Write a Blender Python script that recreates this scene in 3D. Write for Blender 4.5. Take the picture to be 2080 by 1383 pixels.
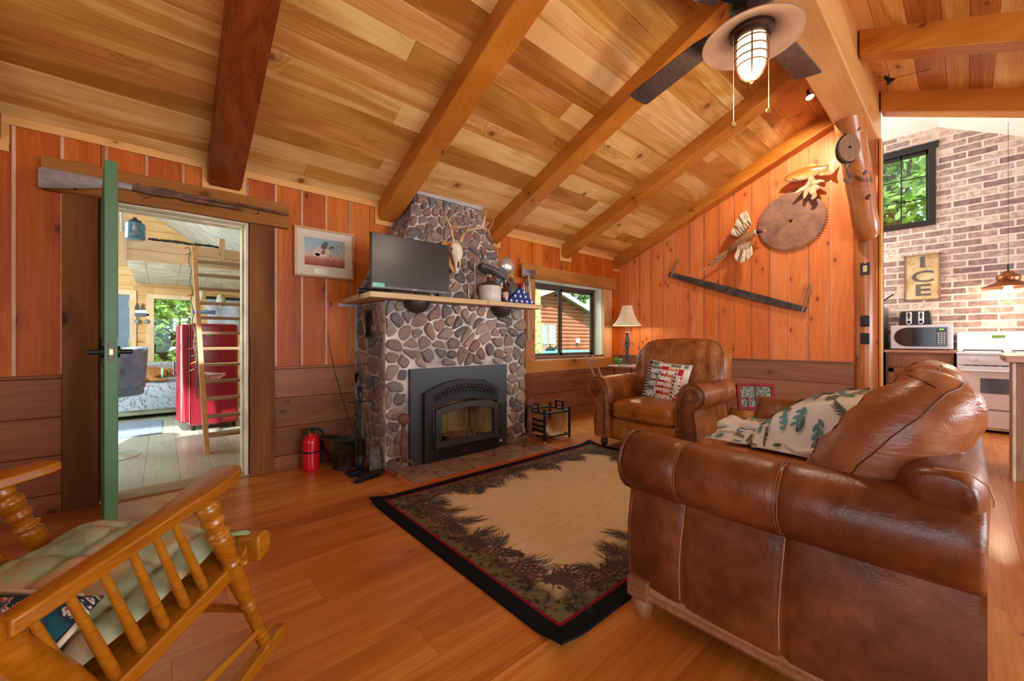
import bpy, bmesh, math, random
from math import sin, cos, pi, radians as R, sqrt, atan2, floor, exp
from mathutils import Vector, Matrix, noise as mnoise
for o in list(bpy.data.objects): bpy.data.objects.remove(o)
scn = bpy.context.scene
COL = scn.collection
# ------------------------------------------------------------------ camera
cd = bpy.data.cameras.new('camera'); cam = bpy.data.objects.new('camera', cd); COL.objects.link(cam)
cam.location = (0, 0, 1.05); cam.rotation_euler = (R(90), 0, -.7195)
cd.sensor_width = 36; cd.lens = 36*810/2080; cd.clip_start = .02; cd.clip_end = 300
scn.camera = cam
# ------------------------------------------------------------------ light
def lin(c):
    return tuple((x/255/12.92 if x/255 <= .04045 else ((x/255+.055)/1.055)**2.4) for x in c)
w = bpy.data.worlds.new('world'); scn.world = w; w.use_nodes = True
bgn = w.node_tree.nodes['Background']; bgn.inputs[0].default_value = (.80, .92, 1.0, 1); bgn.inputs[1].default_value = 1.5
def area(name, loc, tgt, sx, sy, power, col=(1, 1, 1)):
    l = bpy.data.lights.new(name, 'AREA'); l.shape = 'RECTANGLE'; l.size = sx; l.size_y = sy; l.energy = power; l.color = col
    o = bpy.data.objects.new(name, l); COL.objects.link(o); o.location = loc
    o.rotation_euler = (Vector(tgt)-Vector(loc)).to_track_quat('-Z', 'Y').to_euler(); return o
def point(name, loc, power, col=(1, .85, .65), rad=.04):
    l = bpy.data.lights.new(name, 'POINT'); l.energy = power; l.color = col; l.shadow_soft_size = rad
    o = bpy.data.objects.new(name, l); COL.objects.link(o); o.location = loc; return o
def spot(name, loc, tgt, power, ang=80, col=(1, .9, .75), rad=.02, blend=.6):
    l = bpy.data.lights.new(name, 'SPOT'); l.energy = power; l.color = col; l.shadow_soft_size = rad; l.spot_size = R(ang); l.spot_blend = blend
    o = bpy.data.objects.new(name, l); COL.objects.link(o); o.location = loc
    o.rotation_euler = (Vector(tgt)-Vector(loc)).to_track_quat('-Z', 'Y').to_euler(); return o
sl = bpy.data.lights.new('sun', 'SUN'); sl.energy = 7.0; sl.angle = R(2); sl.color = (1, .95, .85)
so = bpy.data.objects.new('sun', sl); COL.objects.link(so); so.rotation_euler = Vector((.25, .75, -1.0)).to_track_quat('-Z', 'Y').to_euler()
# daylight through the windows of the end of the room behind the camera
area('rear_window_light', (2.3, -3.42, 1.6), (2.6, 3, 1.2), 4.0, 1.9, 215, (.84, .93, 1))
area('side_window_light', (-2.52, -.6, 1.5), (3, .8, 1.2), 2.4, 1.5, 20, (.84, .93, 1))  # added soft fill from the left, through an unseen opening
area('kitchen_window_light', (6.9, -3.42, 1.8), (6.6, 2, 1.3), 1.6, 1.6, 140, (.84, .92, 1))
area('kitchen_fill_light', (6.7, 2.45, 2.6), (6.9, -1, 3.2), 1.4, 1.4, 60, (.95, 1, .95))  # added area light to brighten the kitchen ceiling; no window is built here
area('slider_window_skylight', (4.5, 4.45, 2.75), (3.7, 1.6, .2), 2.2, 1.1, 190, (.80, .92, 1))
area('annex_window_light', (-1.92, 6.1, 1.7), (1, 6, 1.0), 1.6, 2.2, 85, (.92, 1, .97))
scn.view_settings.view_transform = 'Standard'; scn.view_settings.look = 'None'
scn.view_settings.exposure = .58; scn.view_settings.gamma = 1; scn.view_settings.use_curve_mapping = False
# ------------------------------------------------------------------ mesh helpers
class MB:
    def __init__(s): s.v = []; s.f = []; s.m = []; s.M = Matrix(); s.mi = 0
    def at(s, M): s.M = M; return s
    def add(s, vs, fs, mi=None):
        n = len(s.v); M = s.M
        s.v += [M @ Vector(p) for p in vs]; s.f += [tuple(n+i for i in f) for f in fs]; s.m += [s.mi if mi is None else mi]*len(fs); return s
    def box(s, x0, x1, y0, y1, z0, z1, mi=None):
        return s.add([(x0,y0,z0),(x1,y0,z0),(x1,y1,z0),(x0,y1,z0),(x0,y0,z1),(x1,y0,z1),(x1,y1,z1),(x0,y1,z1)],
                     [(0,3,2,1),(4,5,6,7),(0,1,5,4),(1,2,6,5),(2,3,7,6),(3,0,4,7)], mi)
    def hexa(s, p8, mi=None):  # bottom ring 4, top ring 4
        return s.add(p8, [(0,3,2,1),(4,5,6,7),(0,1,5,4),(1,2,6,5),(2,3,7,6),(3,0,4,7)], mi)
    def prism(s, poly, a, b, ax='z', mi=None, ca=True):
        def P(u, v, t): return {'z': (u, v, t), 'y': (u, t, v), 'x': (t, u, v)}[ax]
        n = len(poly); vs = [P(u, v, a) for u, v in poly]+[P(u, v, b) for u, v in poly]
        fs = [(i, (i+1) % n, n+(i+1) % n, n+i) for i in range(n)]
        if ca: fs += [tuple(range(n))[::-1], tuple(range(n, 2*n))]
        return s.add(vs, fs, mi)
    def lathe(s, prof, n=20, mi=None, cap=True):
        vs = []; fs = []
        for r, z in prof: vs += [(r*cos(2*pi*i/n), r*sin(2*pi*i/n), z) for i in range(n)]
        for k in range(len(prof)-1):
            for i in range(n): j = (i+1) % n; fs.append((k*n+i, k*n+j, (k+1)*n+j, (k+1)*n+i))
        if cap: fs += [tuple(range(n))[::-1], tuple(range((len(prof)-1)*n, len(prof)*n))]
        return s.add(vs, fs, mi)
    def tube(s, pts, r, n=8, mi=None, cap=True, closed=False, flat=1.0, up=None):
        pts = [Vector(p) for p in pts]; N = len(pts)
        rs = r if isinstance(r, (list, tuple)) else [r]*N
        vs = []; fs = []; X = None
        for k, p in enumerate(pts):
            if closed: t = pts[(k+1) % N]-pts[k-1]
            else: t = pts[min(k+1, N-1)]-pts[max(k-1, 0)]
            if t.length < 1e-9: t = Vector((0, 0, 1))
            t.normalize()
            if up is not None: X = Vector(up)-t*t.dot(Vector(up)); X.normalize()
            elif X is None:
                X = t.orthogonal().normalized()
            else:
                X = X-t*t.dot(X)
                X = X.normalized() if X.length > 1e-6 else t.orthogonal().normalized()
            Y = t.cross(X)
            vs += [tuple(p+X*(rs[k]*cos(2*pi*i/n)*flat)+Y*(rs[k]*sin(2*pi*i/n))) for i in range(n)]
        K = N if closed else N-1
        for k in range(K):
            a = k*n; b = ((k+1) % N)*n
            for i in range(n): j = (i+1) % n; fs.append((a+i, a+j, b+j, b+i))
        if cap and not closed: fs += [tuple(range(n))[::-1], tuple(range((N-1)*n, N*n))]
        return s.add(vs, fs, mi)
    def ell(s, c, rx, ry, rz, n=16, m=10, mi=None, e1=1.0, e2=1.0, fn=None):
        def pw(a, e): return math.copysign(abs(a)**e, a)
        vs = []; fs = []
        for k in range(1, m):
            ph = -pi/2+pi*k/m
            for i in range(n):
                th = 2*pi*i/n
                d = (pw(cos(ph), e1)*pw(cos(th), e2), pw(cos(ph), e1)*pw(sin(th), e2), pw(sin(ph), e1))
                p = (rx*d[0], ry*d[1], rz*d[2])
                if fn: p = fn(p)
                vs.append((c[0]+p[0], c[1]+p[1], c[2]+p[2]))
        b = (0, 0, -rz); t = (0, 0, rz)
        if fn: b = fn(b); t = fn(t)
        vs += [(c[0]+b[0], c[1]+b[1], c[2]+b[2]), (c[0]+t[0], c[1]+t[1], c[2]+t[2])]
        for k in range(m-2):
            for i in range(n): j = (i+1) % n; fs.append((k*n+i, k*n+j, (k+1)*n+j, (k+1)*n+i))
        B = (m-1)*n
        for i in range(n): j = (i+1) % n; fs += [(B, j, i), (B+1, (m-2)*n+i, (m-2)*n+j)]
        return s.add(vs, fs, mi)
    def grid(s, fn, nu, nv, mi=None, cu=False, cv=False):
        U = nu if cu else nu+1; V = nv if cv else nv+1
        vs = [fn(i/nu, j/nv) for j in range(V) for i in range(U)]
        fs = []
        for j in range(nv):
            for i in range(nu):
                a = j*U+i; b = j*U+(i+1) % U; c = ((j+1) % V)*U+(i+1) % U; d = ((j+1) % V)*U+i
                fs.append((a, b, c, d))
        return s.add(vs, fs, mi)
    def loft(s, secs, mi=None, cap=True):  # sections: equal-length point rings
        n = len(secs[0]); vs = [p for q in secs for p in q]; fs = []
        for k in range(len(secs)-1):
            for i in range(n): j = (i+1) % n; fs.append((k*n+i, k*n+j, (k+1)*n+j, (k+1)*n+i))
        if cap: fs += [tuple(range(n))[::-1], tuple(range((len(secs)-1)*n, len(secs)*n))]
        return s.add(vs, fs, mi)
    def build(s, name, mats, parent=None, world=False, smooth=None, bevel=0, seg=2, sub=0, remesh=0, solid=0):
        me = bpy.data.meshes.new(name)
        if parent is not None and world:
            I = Matrix(parent['_M_inv']) if False else INV[parent.name]
            vs = [I @ p for p in s.v]
        else: vs = s.v
        me.from_pydata([tuple(p) for p in vs], [], s.f)
        if not isinstance(mats, (list, tuple)): mats = [mats]
        for m in mats: me.materials.append(m)
        if len(mats) > 1: me.polygons.foreach_set('material_index', s.m)
        bm = bmesh.new(); bm.from_mesh(me); bmesh.ops.recalc_face_normals(bm, faces=bm.faces); bm.to_mesh(me); bm.free()
        if smooth is not None:
            me.polygons.foreach_set('use_smooth', [True]*len(me.polygons))
            if smooth < 179: me.set_sharp_from_angle(angle=R(smooth))
        me.update()
        o = bpy.data.objects.new(name, me); COL.objects.link(o)
        if parent is not None: o.parent = parent
        if solid: m = o.modifiers.new('solidify', 'SOLIDIFY'); m.thickness = solid; m.offset = 0
        if remesh: m = o.modifiers.new('remesh', 'REMESH'); m.mode = 'VOXEL'; m.voxel_size = remesh; m.use_smooth_shade = True; q = o.modifiers.new('smooth', 'SMOOTH'); q.factor = .6; q.iterations = 3
        if bevel: m = o.modifiers.new('bevel', 'BEVEL'); m.width = bevel; m.segments = seg; m.limit_method = 'ANGLE'; m.angle_limit = R(40)
        if sub: m = o.modifiers.new('subdivision', 'SUBSURF'); m.levels = sub; m.render_levels = sub
        return o
INV = {}
def thing(name, label, cat, loc=(0, 0, 0), rz=0, group=None, M=None):
    o = bpy.data.objects.new(name, None); COL.objects.link(o); o.empty_display_size = .1
    o.location = loc; o.rotation_euler = (0, 0, rz)
    W = Matrix.Translation(loc) @ Matrix.Rotation(rz, 4, 'Z')
    if M is not None: W = M; o.matrix_world = M
    INV[o.name] = W.inverted()
    o['label'] = label; o['category'] = cat
    if group: o['group'] = group
    return o
def tag(o, label, cat, group=None, kind=None):
    if label: o['label'] = label
    if cat: o['category'] = cat
    if group: o['group'] = group
    if kind: o['kind'] = kind
    return o
def struct(o, label=None):
    o['kind'] = 'structure'
    if label: o['label'] = label
    return o
def copy_tree(o, parent=None):
    c = o.copy(); COL.objects.link(c)
    if parent: c.parent = parent
    INV[c.name] = INV.get(o.name, Matrix())
    for ch in [x for x in bpy.data.objects if x.parent == o]: copy_tree(ch, c)
    return c
def T(x, y, z): return Matrix.Translation((x, y, z))
def RX(a): return Matrix.Rotation(a, 4, 'X')
def RY(a): return Matrix.Rotation(a, 4, 'Y')
def RZ(a): return Matrix.Rotation(a, 4, 'Z')
def SC(x, y, z): return Matrix.Diagonal((x, y, z, 1))
def frame(o, x, y):  # matrix with given x,y directions
    x = Vector(x).normalized(); z = x.cross(Vector(y)).normalized(); y = z.cross(x)
    return Matrix((( x.x, y.x, z.x, o[0]), (x.y, y.y, z.y, o[1]), (x.z, y.z, z.z, o[2]), (0, 0, 0, 1)))
def text2d(txt, size=1, bold=0, align='CENTER'):
    cu = bpy.data.curves.new('t', 'FONT'); cu.body = txt; cu.size = size; cu.align_x = align; cu.align_y = 'CENTER'; cu.offset = bold; cu.resolution_u = 3
    ob = bpy.data.objects.new('t', cu); COL.objects.link(ob); dg = bpy.context.evaluated_depsgraph_get()
    me = ob.evaluated_get(dg).to_mesh(); vs = [tuple(v.co) for v in me.vertices]; fs = [tuple(p.vertices) for p in me.polygons]
    ob.evaluated_get(dg).to_mesh_clear(); bpy.data.objects.remove(ob); bpy.data.curves.remove(cu)
    return vs, fs
rnd = random.Random(7)
def hn(x, y=0, z=0): return mnoise.noise(Vector((x, y, z)))
# ------------------------------------------------------------------ materials
class NT:
    def __init__(s, name):
        s.m = bpy.data.materials.new(name); s.m.use_nodes = True; s.t = s.m.node_tree
        s.b = s.t.nodes['Principled BSDF']
    def n(s, ty, ins=None, **kw):
        nd = s.t.nodes.new('ShaderNode'+ty)
        for k, v in kw.items(): setattr(nd, k, v)
        if ins:
            for k, v in ins.items():
                i = nd.inputs[k]
                if isinstance(v, bpy.types.NodeSocket): s.t.links.new(v, i)
                else:
                    try: i.default_value = v
                    except Exception: i.default_value = tuple(v)+(1,)
        return nd
    def math(s, op, a, b=0.0, c=0.0, clamp=False): return s.n('Math', {0: a, 1: b, 2: c}, operation=op, use_clamp=clamp).outputs[0]
    def vm(s, op, a, b): return s.n('VectorMath', {0: a, 1: b}, operation=op).outputs[0]
    def ramp(s, f, stops, interp='LINEAR'):
        r = s.n('ValToRGB', {0: f}); cr = r.color_ramp; cr.interpolation = interp
        while len(cr.elements) < len(stops): cr.elements.new(.5)
        for e, (p, c) in zip(cr.elements, stops): e.position = p; e.color = (*lin(c), 1) if not isinstance(c, float) else (c, c, c, 1)
        return r.outputs[0]
    def mix(s, f, a, b, ty='MIX'):
        nd = s.n('Mix', data_type='RGBA', blend_type=ty)
        for i, v in ((0, f), (6, a), (7, b)):
            if isinstance(v, bpy.types.NodeSocket): s.t.links.new(v, nd.inputs[i])
            elif i == 0: nd.inputs[0].default_value = v
            else: nd.inputs[i].default_value = (*lin(v), 1)
        return nd.outputs[2]
    def noise(s, vec, sc, det=3, rough=.5, dist=0, out=0): return s.n('TexNoise', {'Vector': vec, 'Scale': sc, 'Detail': det, 'Roughness': rough, 'Distortion': dist}).outputs[out]
    def voro(s, vec, sc, feat='F1', out='Distance', rand=1.0): return s.n('TexVoronoi', {'Vector': vec, 'Scale': sc, 'Randomness': rand}, feature=feat).outputs[out]
    def obj(s): return s.n('TexCoord').outputs['Object']
    def isl(s): return s.n('NewGeometry').outputs['Random Per Island']
    def sep(s, v): return s.n('SeparateXYZ', {0: v}).outputs
    def comb(s, x, y, z): return s.n('CombineXYZ', {0: x, 1: y, 2: z}).outputs[0]
    def bump(s, h, st=.3, d=.01):
        nd = s.n('Bump', {'Height': h, 'Strength': st, 'Distance': d}); s.t.links.new(nd.outputs[0], s.b.inputs['Normal'])
    def set(s, color=None, rough=None, metal=None, spec=None, **kw):
        for k, v in (('Base Color', color), ('Roughness', rough), ('Metallic', metal), ('Specular IOR Level', spec)):
            if v is None: continue
            if isinstance(v, bpy.types.NodeSocket): s.t.links.new(v, s.b.inputs[k])
            elif k == 'Base Color': s.b.inputs[k].default_value = (*lin(v), 1)
            else: s.b.inputs[k].default_value = v
        for k, v in kw.items(): s.b.inputs[k.replace('_', ' ')].default_value = v
        return s
def plain(name, c, rough=.5, metal=0, spec=.5, var=.12, vs=6, bump=0, bs=40):
    t = NT(name); p = t.obj(); n = t.noise(p, vs, 4)
    d = tuple(x*(1-var) for x in c); l = tuple(min(255, x*(1+var)) for x in c)
    t.set(t.ramp(n, [(.3, d), (.7, l)]), rough, metal, spec)
    if bump: t.bump(t.noise(p, bs, 3), bump, .004)
    return t.m
def wood(name, dark, mid, light, ax='z', sc=1.0, ring=34, knots=.5, kcol=(70, 30, 14), rough=.42, var=.25, spec=.4, hue=.0, bump=.12, kn_sc=2.2, fine=.25, ra=.13, nm=.45):
    t = NT(name); p = t.obj(); r = t.isl()
    off = t.vm('MULTIPLY', t.comb(r, t.math('FRACT', t.math('MULTIPLY', r, 17.3)), t.math('FRACT', t.math('MULTIPLY', r, 51.7))), (9.0, 13.0, 11.0))
    q = t.vm('ADD', p, off)
    a = {'x': (.16, 1, 1), 'y': (1, .16, 1), 'z': (1, 1, .16)}[ax]; b = {'x': (.03, 1, 1), 'y': (1, .03, 1), 'z': (1, 1, .03)}[ax]
    k = {'x': (.42, 1, 1), 'y': (1, .42, 1), 'z': (1, 1, .42)}[ax]
    qa = t.vm('MULTIPLY', q, a); qb = t.vm('MULTIPLY', q, b); qk = t.vm('MULTIPLY', q, k)
    n1 = t.noise(qa, 2.6*sc, 2, .5, .5)
    X_, Y_, Z_ = t.sep(q)[:3]; al, o1, o2 = {'x': (X_, Y_, Z_), 'y': (Y_, X_, Z_), 'z': (Z_, X_, Y_)}[ax]
    wq = t.noise(q, 9, 2, .5); k2 = t.comb(t.math('ADD', t.math('ADD', o1, o2), t.math('MULTIPLY', wq, .02)), t.math('MULTIPLY', al, .55), 0.0)
    kd = t.n('TexVoronoi', {'Vector': k2, 'Scale': kn_sc*sc}, feature='F1', voronoi_dimensions='2D').outputs['Distance']
    kf = t.n('MapRange', {0: kd, 1: .12*knots+.0, 2: .34*knots+.02, 3: 1.0, 4: 0.0}, interpolation_type='SMOOTHSTEP').outputs[0]
    kc = t.n('MapRange', {0: kd, 1: .05*knots, 2: .11*knots+.004, 3: 1.0, 4: 0.0}, interpolation_type='SMOOTHSTEP').outputs[0]
    field = t.math('ADD', t.math('MULTIPLY', n1, 1.0), t.math('MULTIPLY', kf, .22))
    rg = t.math('MULTIPLY_ADD', t.math('SINE', t.math('MULTIPLY', field, ring*sc*2.2)), .5, .5)
    fn = t.noise(qb, 95*sc, 3, .6)
    v = t.math('ADD', t.math('MULTIPLY', rg, ra), t.math('MULTIPLY', fn, fine*2))
    v = t.math('ADD', v, t.math('MULTIPLY', n1, nm))
    v = t.math('ADD', v, t.math('MULTIPLY_ADD', r, var*2, -var+.53-(ra*.5+fine+nm*.5)))
    c = t.ramp(v, [(.18, dark), (.5, mid), (.82, light)])
    c = t.mix(t.math('MULTIPLY', kc, .85), c, kcol)
    c = t.mix(t.math('MULTIPLY', kf, .28), c, dark)
    if hue:
        h = t.n('HueSaturation', {'Hue': t.math('MULTIPLY_ADD', t.math('FRACT', t.math('MULTIPLY', r, 7.7)), hue, .5-hue/2), 'Color': c}); c = h.outputs[0]
    t.set(c, rough, 0, spec)
    if bump: t.bump(t.math('ADD', fn, t.math('MULTIPLY', rg, .3)), bump, .003)
    return t.m
def leather(name, a, b, c, rough=.33, wr=.5, wax=(1, 1, 1)):
    t = NT(name); p = t.obj(); n = t.noise(p, 3.2, 5, .6, .4); m = t.noise(p, 14, 4, .6)
    f = t.math('ADD', t.math('MULTIPLY', n, .75), t.math('MULTIPLY', m, .25))
    col = t.ramp(f, [(.34, a), (.5, b), (.66, c)])
    sp = t.noise(p, 60, 2); col = t.mix(t.math('MULTIPLY', t.math('GREATER_THAN', sp, .73), .35), col, c)
    t.set(col, t.n('MapRange', {0: m, 1: .3, 2: .7, 3: rough-.07, 4: rough+.1}).outputs[0], 0, .5)
    pw = t.vm('MULTIPLY', p, wax); wv = t.noise(pw, 9, 3, .55, 1.2)
    fine = t.voro(p, 260)
    t.bump(t.math('ADD', t.math('MULTIPLY', wv, wr*2), t.math('MULTIPLY', fine, .05)), .45, .012)
    return t.m
def emit(name, c, st):
    t = NT(name); t.set(c, .5); t.b.inputs['Emission Color'].default_value = (*lin(c), 1); t.b.inputs['Emission Strength'].default_value = st; return t.m
def glass(name, c=(235, 245, 245), rough=.02, alpha=.12):
    t = NT(name); t.t.nodes.remove(t.b); out = [x for x in t.t.nodes if x.type == 'OUTPUT_MATERIAL'][0]
    tr = t.n('BsdfTransparent', {0: (*lin(c), 1)}); gl = t.n('BsdfGlossy', {0: (1, 1, 1, 1), 'Roughness': rough}); fr = t.n('LayerWeight', {0: .5})
    mx = t.n('MixShader', {0: t.math('MULTIPLY_ADD', t.math('POWER', fr.outputs[1], 4.0), .7, .04), 1: tr.outputs[0], 2: gl.outputs[0]}); t.t.links.new(mx.outputs[0], out.inputs[0]); return t.m
W_wallA = wood('orange_cedar_boards', (138, 52, 8), (182, 86, 14), (208, 120, 36), 'z', 1, 24, .50, (80, 30, 12), .48, .12, spec=.25, bump=.06, kn_sc=2.9, ra=.10, nm=.8)
W_wallB = wood('orange_cedar_gable', (186, 88, 36), (216, 118, 60), (232, 150, 92), 'z', 1, 24, .60, (104, 44, 40), .44, .12, spec=.3, bump=.06, kn_sc=3.9, ra=.08, nm=.6)
W_battenB = wood('gable_batten', (158, 84, 48), (190, 112, 72), (214, 146, 106), 'z', 2, 24, .1, rough=.5)
W_batten = wood('pale_batten', (140, 92, 66), (186, 134, 104), (215, 172, 142), 'z', 2, 30, .2, (120, 60, 40), .6, .2)
W_wains = wood('brown_wainscot', (92, 48, 22), (128, 72, 36), (156, 98, 56), 'x', 1, 30, .38, (62, 28, 14), .46, .10, ra=.08, spec=.3)
W_wainsY = wood('brown_wainscot_side', (106, 66, 48), (142, 94, 70), (166, 118, 92), 'y', 1, 30, .35, (76, 40, 28), .4, .10, ra=.08)
W_ceil = wood('pine_ceiling', (158, 94, 34), (200, 138, 66), (232, 190, 122), 'x', .9, 26, .38, (96, 56, 34), .42, .20, hue=.015, bump=.04, kn_sc=2.5, ra=.15, nm=1.0)
W_beam = wood('stained_rafter', (144, 76, 14), (186, 110, 34), (208, 140, 62), 'y', 1, 24, .40, (78, 36, 16), .36, .08, kn_sc=2.6, ra=.1, nm=.6)
W_beamdark = wood('dark_rafter', (84, 34, 10), (122, 54, 18), (156, 82, 34), 'y', 1, 24, .4, (50, 20, 10), .38, .08, kn_sc=2.4)
W_trim = wood('pine_trim', (184, 124, 56), (212, 152, 78), (228, 176, 108), 'x', 1, 24, .2, (100, 54, 28), .4, .08, ra=.06)
W_trimz = wood('pine_trim_upright', (184, 124, 56), (212, 152, 78), (228, 176, 108), 'z', 1, 24, .2, (100, 54, 28), .4, .08, ra=.06)
W_big = wood('ridge_pine', (188, 128, 66), (216, 158, 92), (230, 184, 122), 'x', .8, 20, .4, (130, 74, 42), .4, .06, ra=.1, nm=.6)
W_barn = wood('rough_barn_wood', (66, 36, 14), (126, 76, 34), (176, 118, 62), 'z', 1.0, 12, .6, (48, 26, 12), .7, .12, bump=.35, spec=.2, ra=.05, nm=1.0, fine=.12)
W_barnx = wood('rough_barn_wood_level', (118, 68, 22), (172, 110, 46), (206, 146, 76), 'x', 1.0, 12, .5, (80, 46, 22), .65, .12, bump=.35, spec=.2, ra=.05, nm=.9, fine=.14)
W_floor = wood('laminate_floor', (140, 72, 20), (182, 104, 36), (206, 136, 62), 'x', 1.1, 22, .12, (120, 56, 20), .25, .08, bump=.01, kn_sc=1.6, ra=.12, nm=.7)
W_mantel = wood('raw_mantel_wood', (176, 138, 92), (206, 172, 124), (228, 200, 158), 'x', 1, 22, .3, (130, 80, 46), .6, .05)
W_rock = wood('maple_rocker', (110, 56, 4), (152, 88, 12), (184, 120, 30), 'x', 1.5, 26, .05, (90, 44, 14), .26, .06, spec=.5, bump=.02, ra=.08)
W_cream = wood('cream_pine', (196, 168, 124), (224, 200, 160), (240, 222, 190), 'x', 1, 24, .35, (170, 120, 78), .5, .08)
W_creamz = wood('cream_pine_upright', (196, 168, 124), (224, 200, 160), (240, 222, 190), 'z', 1, 24, .35, (170, 120, 78), .5, .08)
W_greyfl = wood('grey_plank_floor', (126, 126, 112), (156, 160, 144), (182, 186, 168), 'y', 1, 30, .1, (90, 76, 66), .30, .12, ra=.06)
W_cab = wood('walnut_cabinet', (104, 72, 52), (138, 98, 72), (160, 120, 92), 'z', 1.4, 30, .2, (80, 52, 36), .5, .05)
W_stump = wood('stump_wood', (150, 92, 42), (190, 128, 66), (214, 160, 98), 'z', 1, 22, .3, (110, 62, 30), .4, .05)
W_log = wood('peeled_log', (126, 66, 30), (178, 108, 60), (210, 146, 94), 'z', 1, 18, .5, (80, 38, 20), .26, .05, spec=.6)
BLK = plain('black_metal', (30, 30, 32), .45, .3)
DKM = plain('dark_iron', (44, 36, 34), .6, .4, var=.3, bump=.3)
RUST = plain('rusted_iron', (104, 72, 56), .75, .3, var=.3, vs=14, bump=.4)
STEEL = plain('grey_steel', (150, 150, 152), .3, .9)
WHITE = plain('white_enamel', (226, 230, 238), .22, 0, var=.02)
# ================================================================== room shell
YA, XB, ZC, SL = 3.68, 5.49, 2.35, .42
def ceilz(y): return ZC+SL*(YA-y) if y > .67 else 3.62-.43*(.67-y)
DOOR = (-.30, .50, 0, 1.965); WIN = (3.58, 5.05, .80, 1.83)
def segs(x, holes, z0, z1):
    iv = [(z0, z1)]
    for h in holes:
        if h[0] < x < h[1]:
            nv = []
            for a, b in iv:
                if h[2] > a: nv.append((a, min(b, h[2])))
                if h[3] < b: nv.append((max(a, h[3]), b))
            iv = [q for q in nv if q[1]-q[0] > .004]
    return iv
def boards(mb, edges, holes, z0, ztop, put, gap=.002):
    cuts = sorted(set([round(e, 4) for e in edges]+[h[i] for h in holes for i in (0, 1) if edges[0] < h[i] < edges[-1]]))
    for a, b in zip(cuts, cuts[1:]):
        if b-a < .006: continue
        for s0, s1 in segs((a+b)/2, holes, z0, 99): put(mb, a+gap, b-gap, s0, s1)
def fr(a, b, w):
    n = max(1, round((b-a)/w)); return [a+(b-a)*i/n for i in range(n+1)]
# --- back wall (fireplace wall)
mb = MB()
def putA(mb, a, b, z0, z1): mb.box(a, b, YA, YA+.02, z0, min(z1, ZC+.02), 0)
eA = [-.655-.19*9+.19*i for i in range(10)]+[-.465+.192*i for i in range(31)]
eA = [x for x in eA if x < 5.48]+[5.49]
boards(mb, eA, [DOOR, WIN], .82, 9, putA)
for e in eA[1:-1]:
    for s0, s1 in segs(e, [(DOOR[0]-.02, DOOR[1]+.02, 0, 1.97), (3.33, 5.3, .6, 2.02), (1.36, 2.84, 0, 2.3)], .84, ZC):
        if e < 3: mb.box(e-.008, e+.008, YA-.006, YA, s0, s1, 1)
mb.box(-2.5, DOOR[0], YA+.02, YA+.165, 0, ZC+.1, 0); mb.box(DOOR[1], WIN[0], YA+.02, YA+.165, 0, ZC+.1, 0); mb.box(WIN[1], XB+.13, YA+.02, YA+.165, 0, ZC+.1, 0); mb.box(XB+.021, XB+.13, YA+.001, YA+.02, 0, ZC+.1, 0)
mb.box(DOOR[0], DOOR[1], YA+.02, YA+.165, DOOR[3], ZC+.1, 0); mb.box(WIN[0], WIN[1], YA+.02, YA+.165, WIN[3], ZC+.1, 0); mb.box(WIN[0], WIN[1], YA+.02, YA+.165, 0, WIN[2], 0)
WGRAVE = wood('weathered_reveal', (150, 140, 118), (196, 188, 164), (222, 214, 192), 'z', 1.4, 30, .2, (120, 100, 80), .7, .05)
struct(mb.build('wall_back', [W_wallA, W_batten, W_cream]))
# wainscot planks on the back wall
mb = MB()
for x0, x1 in ((-2.5, -.465), (.67, 5.49)):
    zs = [.115, .35, .585, .82]
    for i in range(3):
        for s in ([x0, (x0+x1)/2+.4*(i-1), x1] if x1 > 3 else [x0, x1])[:-1]:
            e = [x0, (x0+x1)/2+.4*(i-1), x1] if x1 > 3 else [x0, x1]
            k = e.index(s); top = zs[i+1]-.004
            mb.box(s+.001, e[k+1]-.001, YA-.02, YA, zs[i]+.002, top, 0)
    mb.box(x0, x1, YA-.035, YA, .82, .838, 0)
    mb.box(x0, x1, YA-.034, YA, 0, .115, 0)
struct(mb.build('baseboard_back', W_wains, bevel=.003), 'brown horizontal wainscot planks, cap and baseboard on the back wall')
# --- right wall (gable with saws)
mb = MB()
eB = [.79+.1927*i for i in range(16)]
for a, b in zip(eB, eB[1:]):
    b = min(b, YA); mb.hexa([(XB, a+.002, .8), (XB+.02, a+.002, .8), (XB+.02, b-.002, .8), (XB, b-.002, .8), (XB, a+.002, ceilz(a)), (XB+.02, a+.002, ceilz(a)), (XB+.02, b-.002, ceilz(b)), (XB, b-.002, ceilz(b))], 0)
    if a > .8: mb.box(XB-.005, XB, a-.0065, a+.0065, .83, ceilz(a), 1)
mb.prism([(.60, 0), (YA, 0), (YA, ZC), (.72, ceilz(.72)), (.60, 3.45)], XB+.02, XB+.13, 'x', 0)
struct(mb.build('wall_right', [W_wallB, W_battenB]))
mb = MB()
for i, (z0, z1) in enumerate(((.115, .35), (.35, .585), (.585, .81))):
    e = [.79, 2.1+.35*i, YA]
    for a, b in zip(e, e[1:]): mb.box(XB-.02, XB, a+.001, b-.001, z0+.002, z1-.004)
mb.box(XB-.032, XB, .79, YA, .81, .826); mb.box(XB-.032, XB, .79, YA, 0, .115)
struct(mb.build('baseboard_right', W_wainsY, bevel=.003), 'brown horizontal wainscot planks, cap and baseboard on the gable wall')
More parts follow.
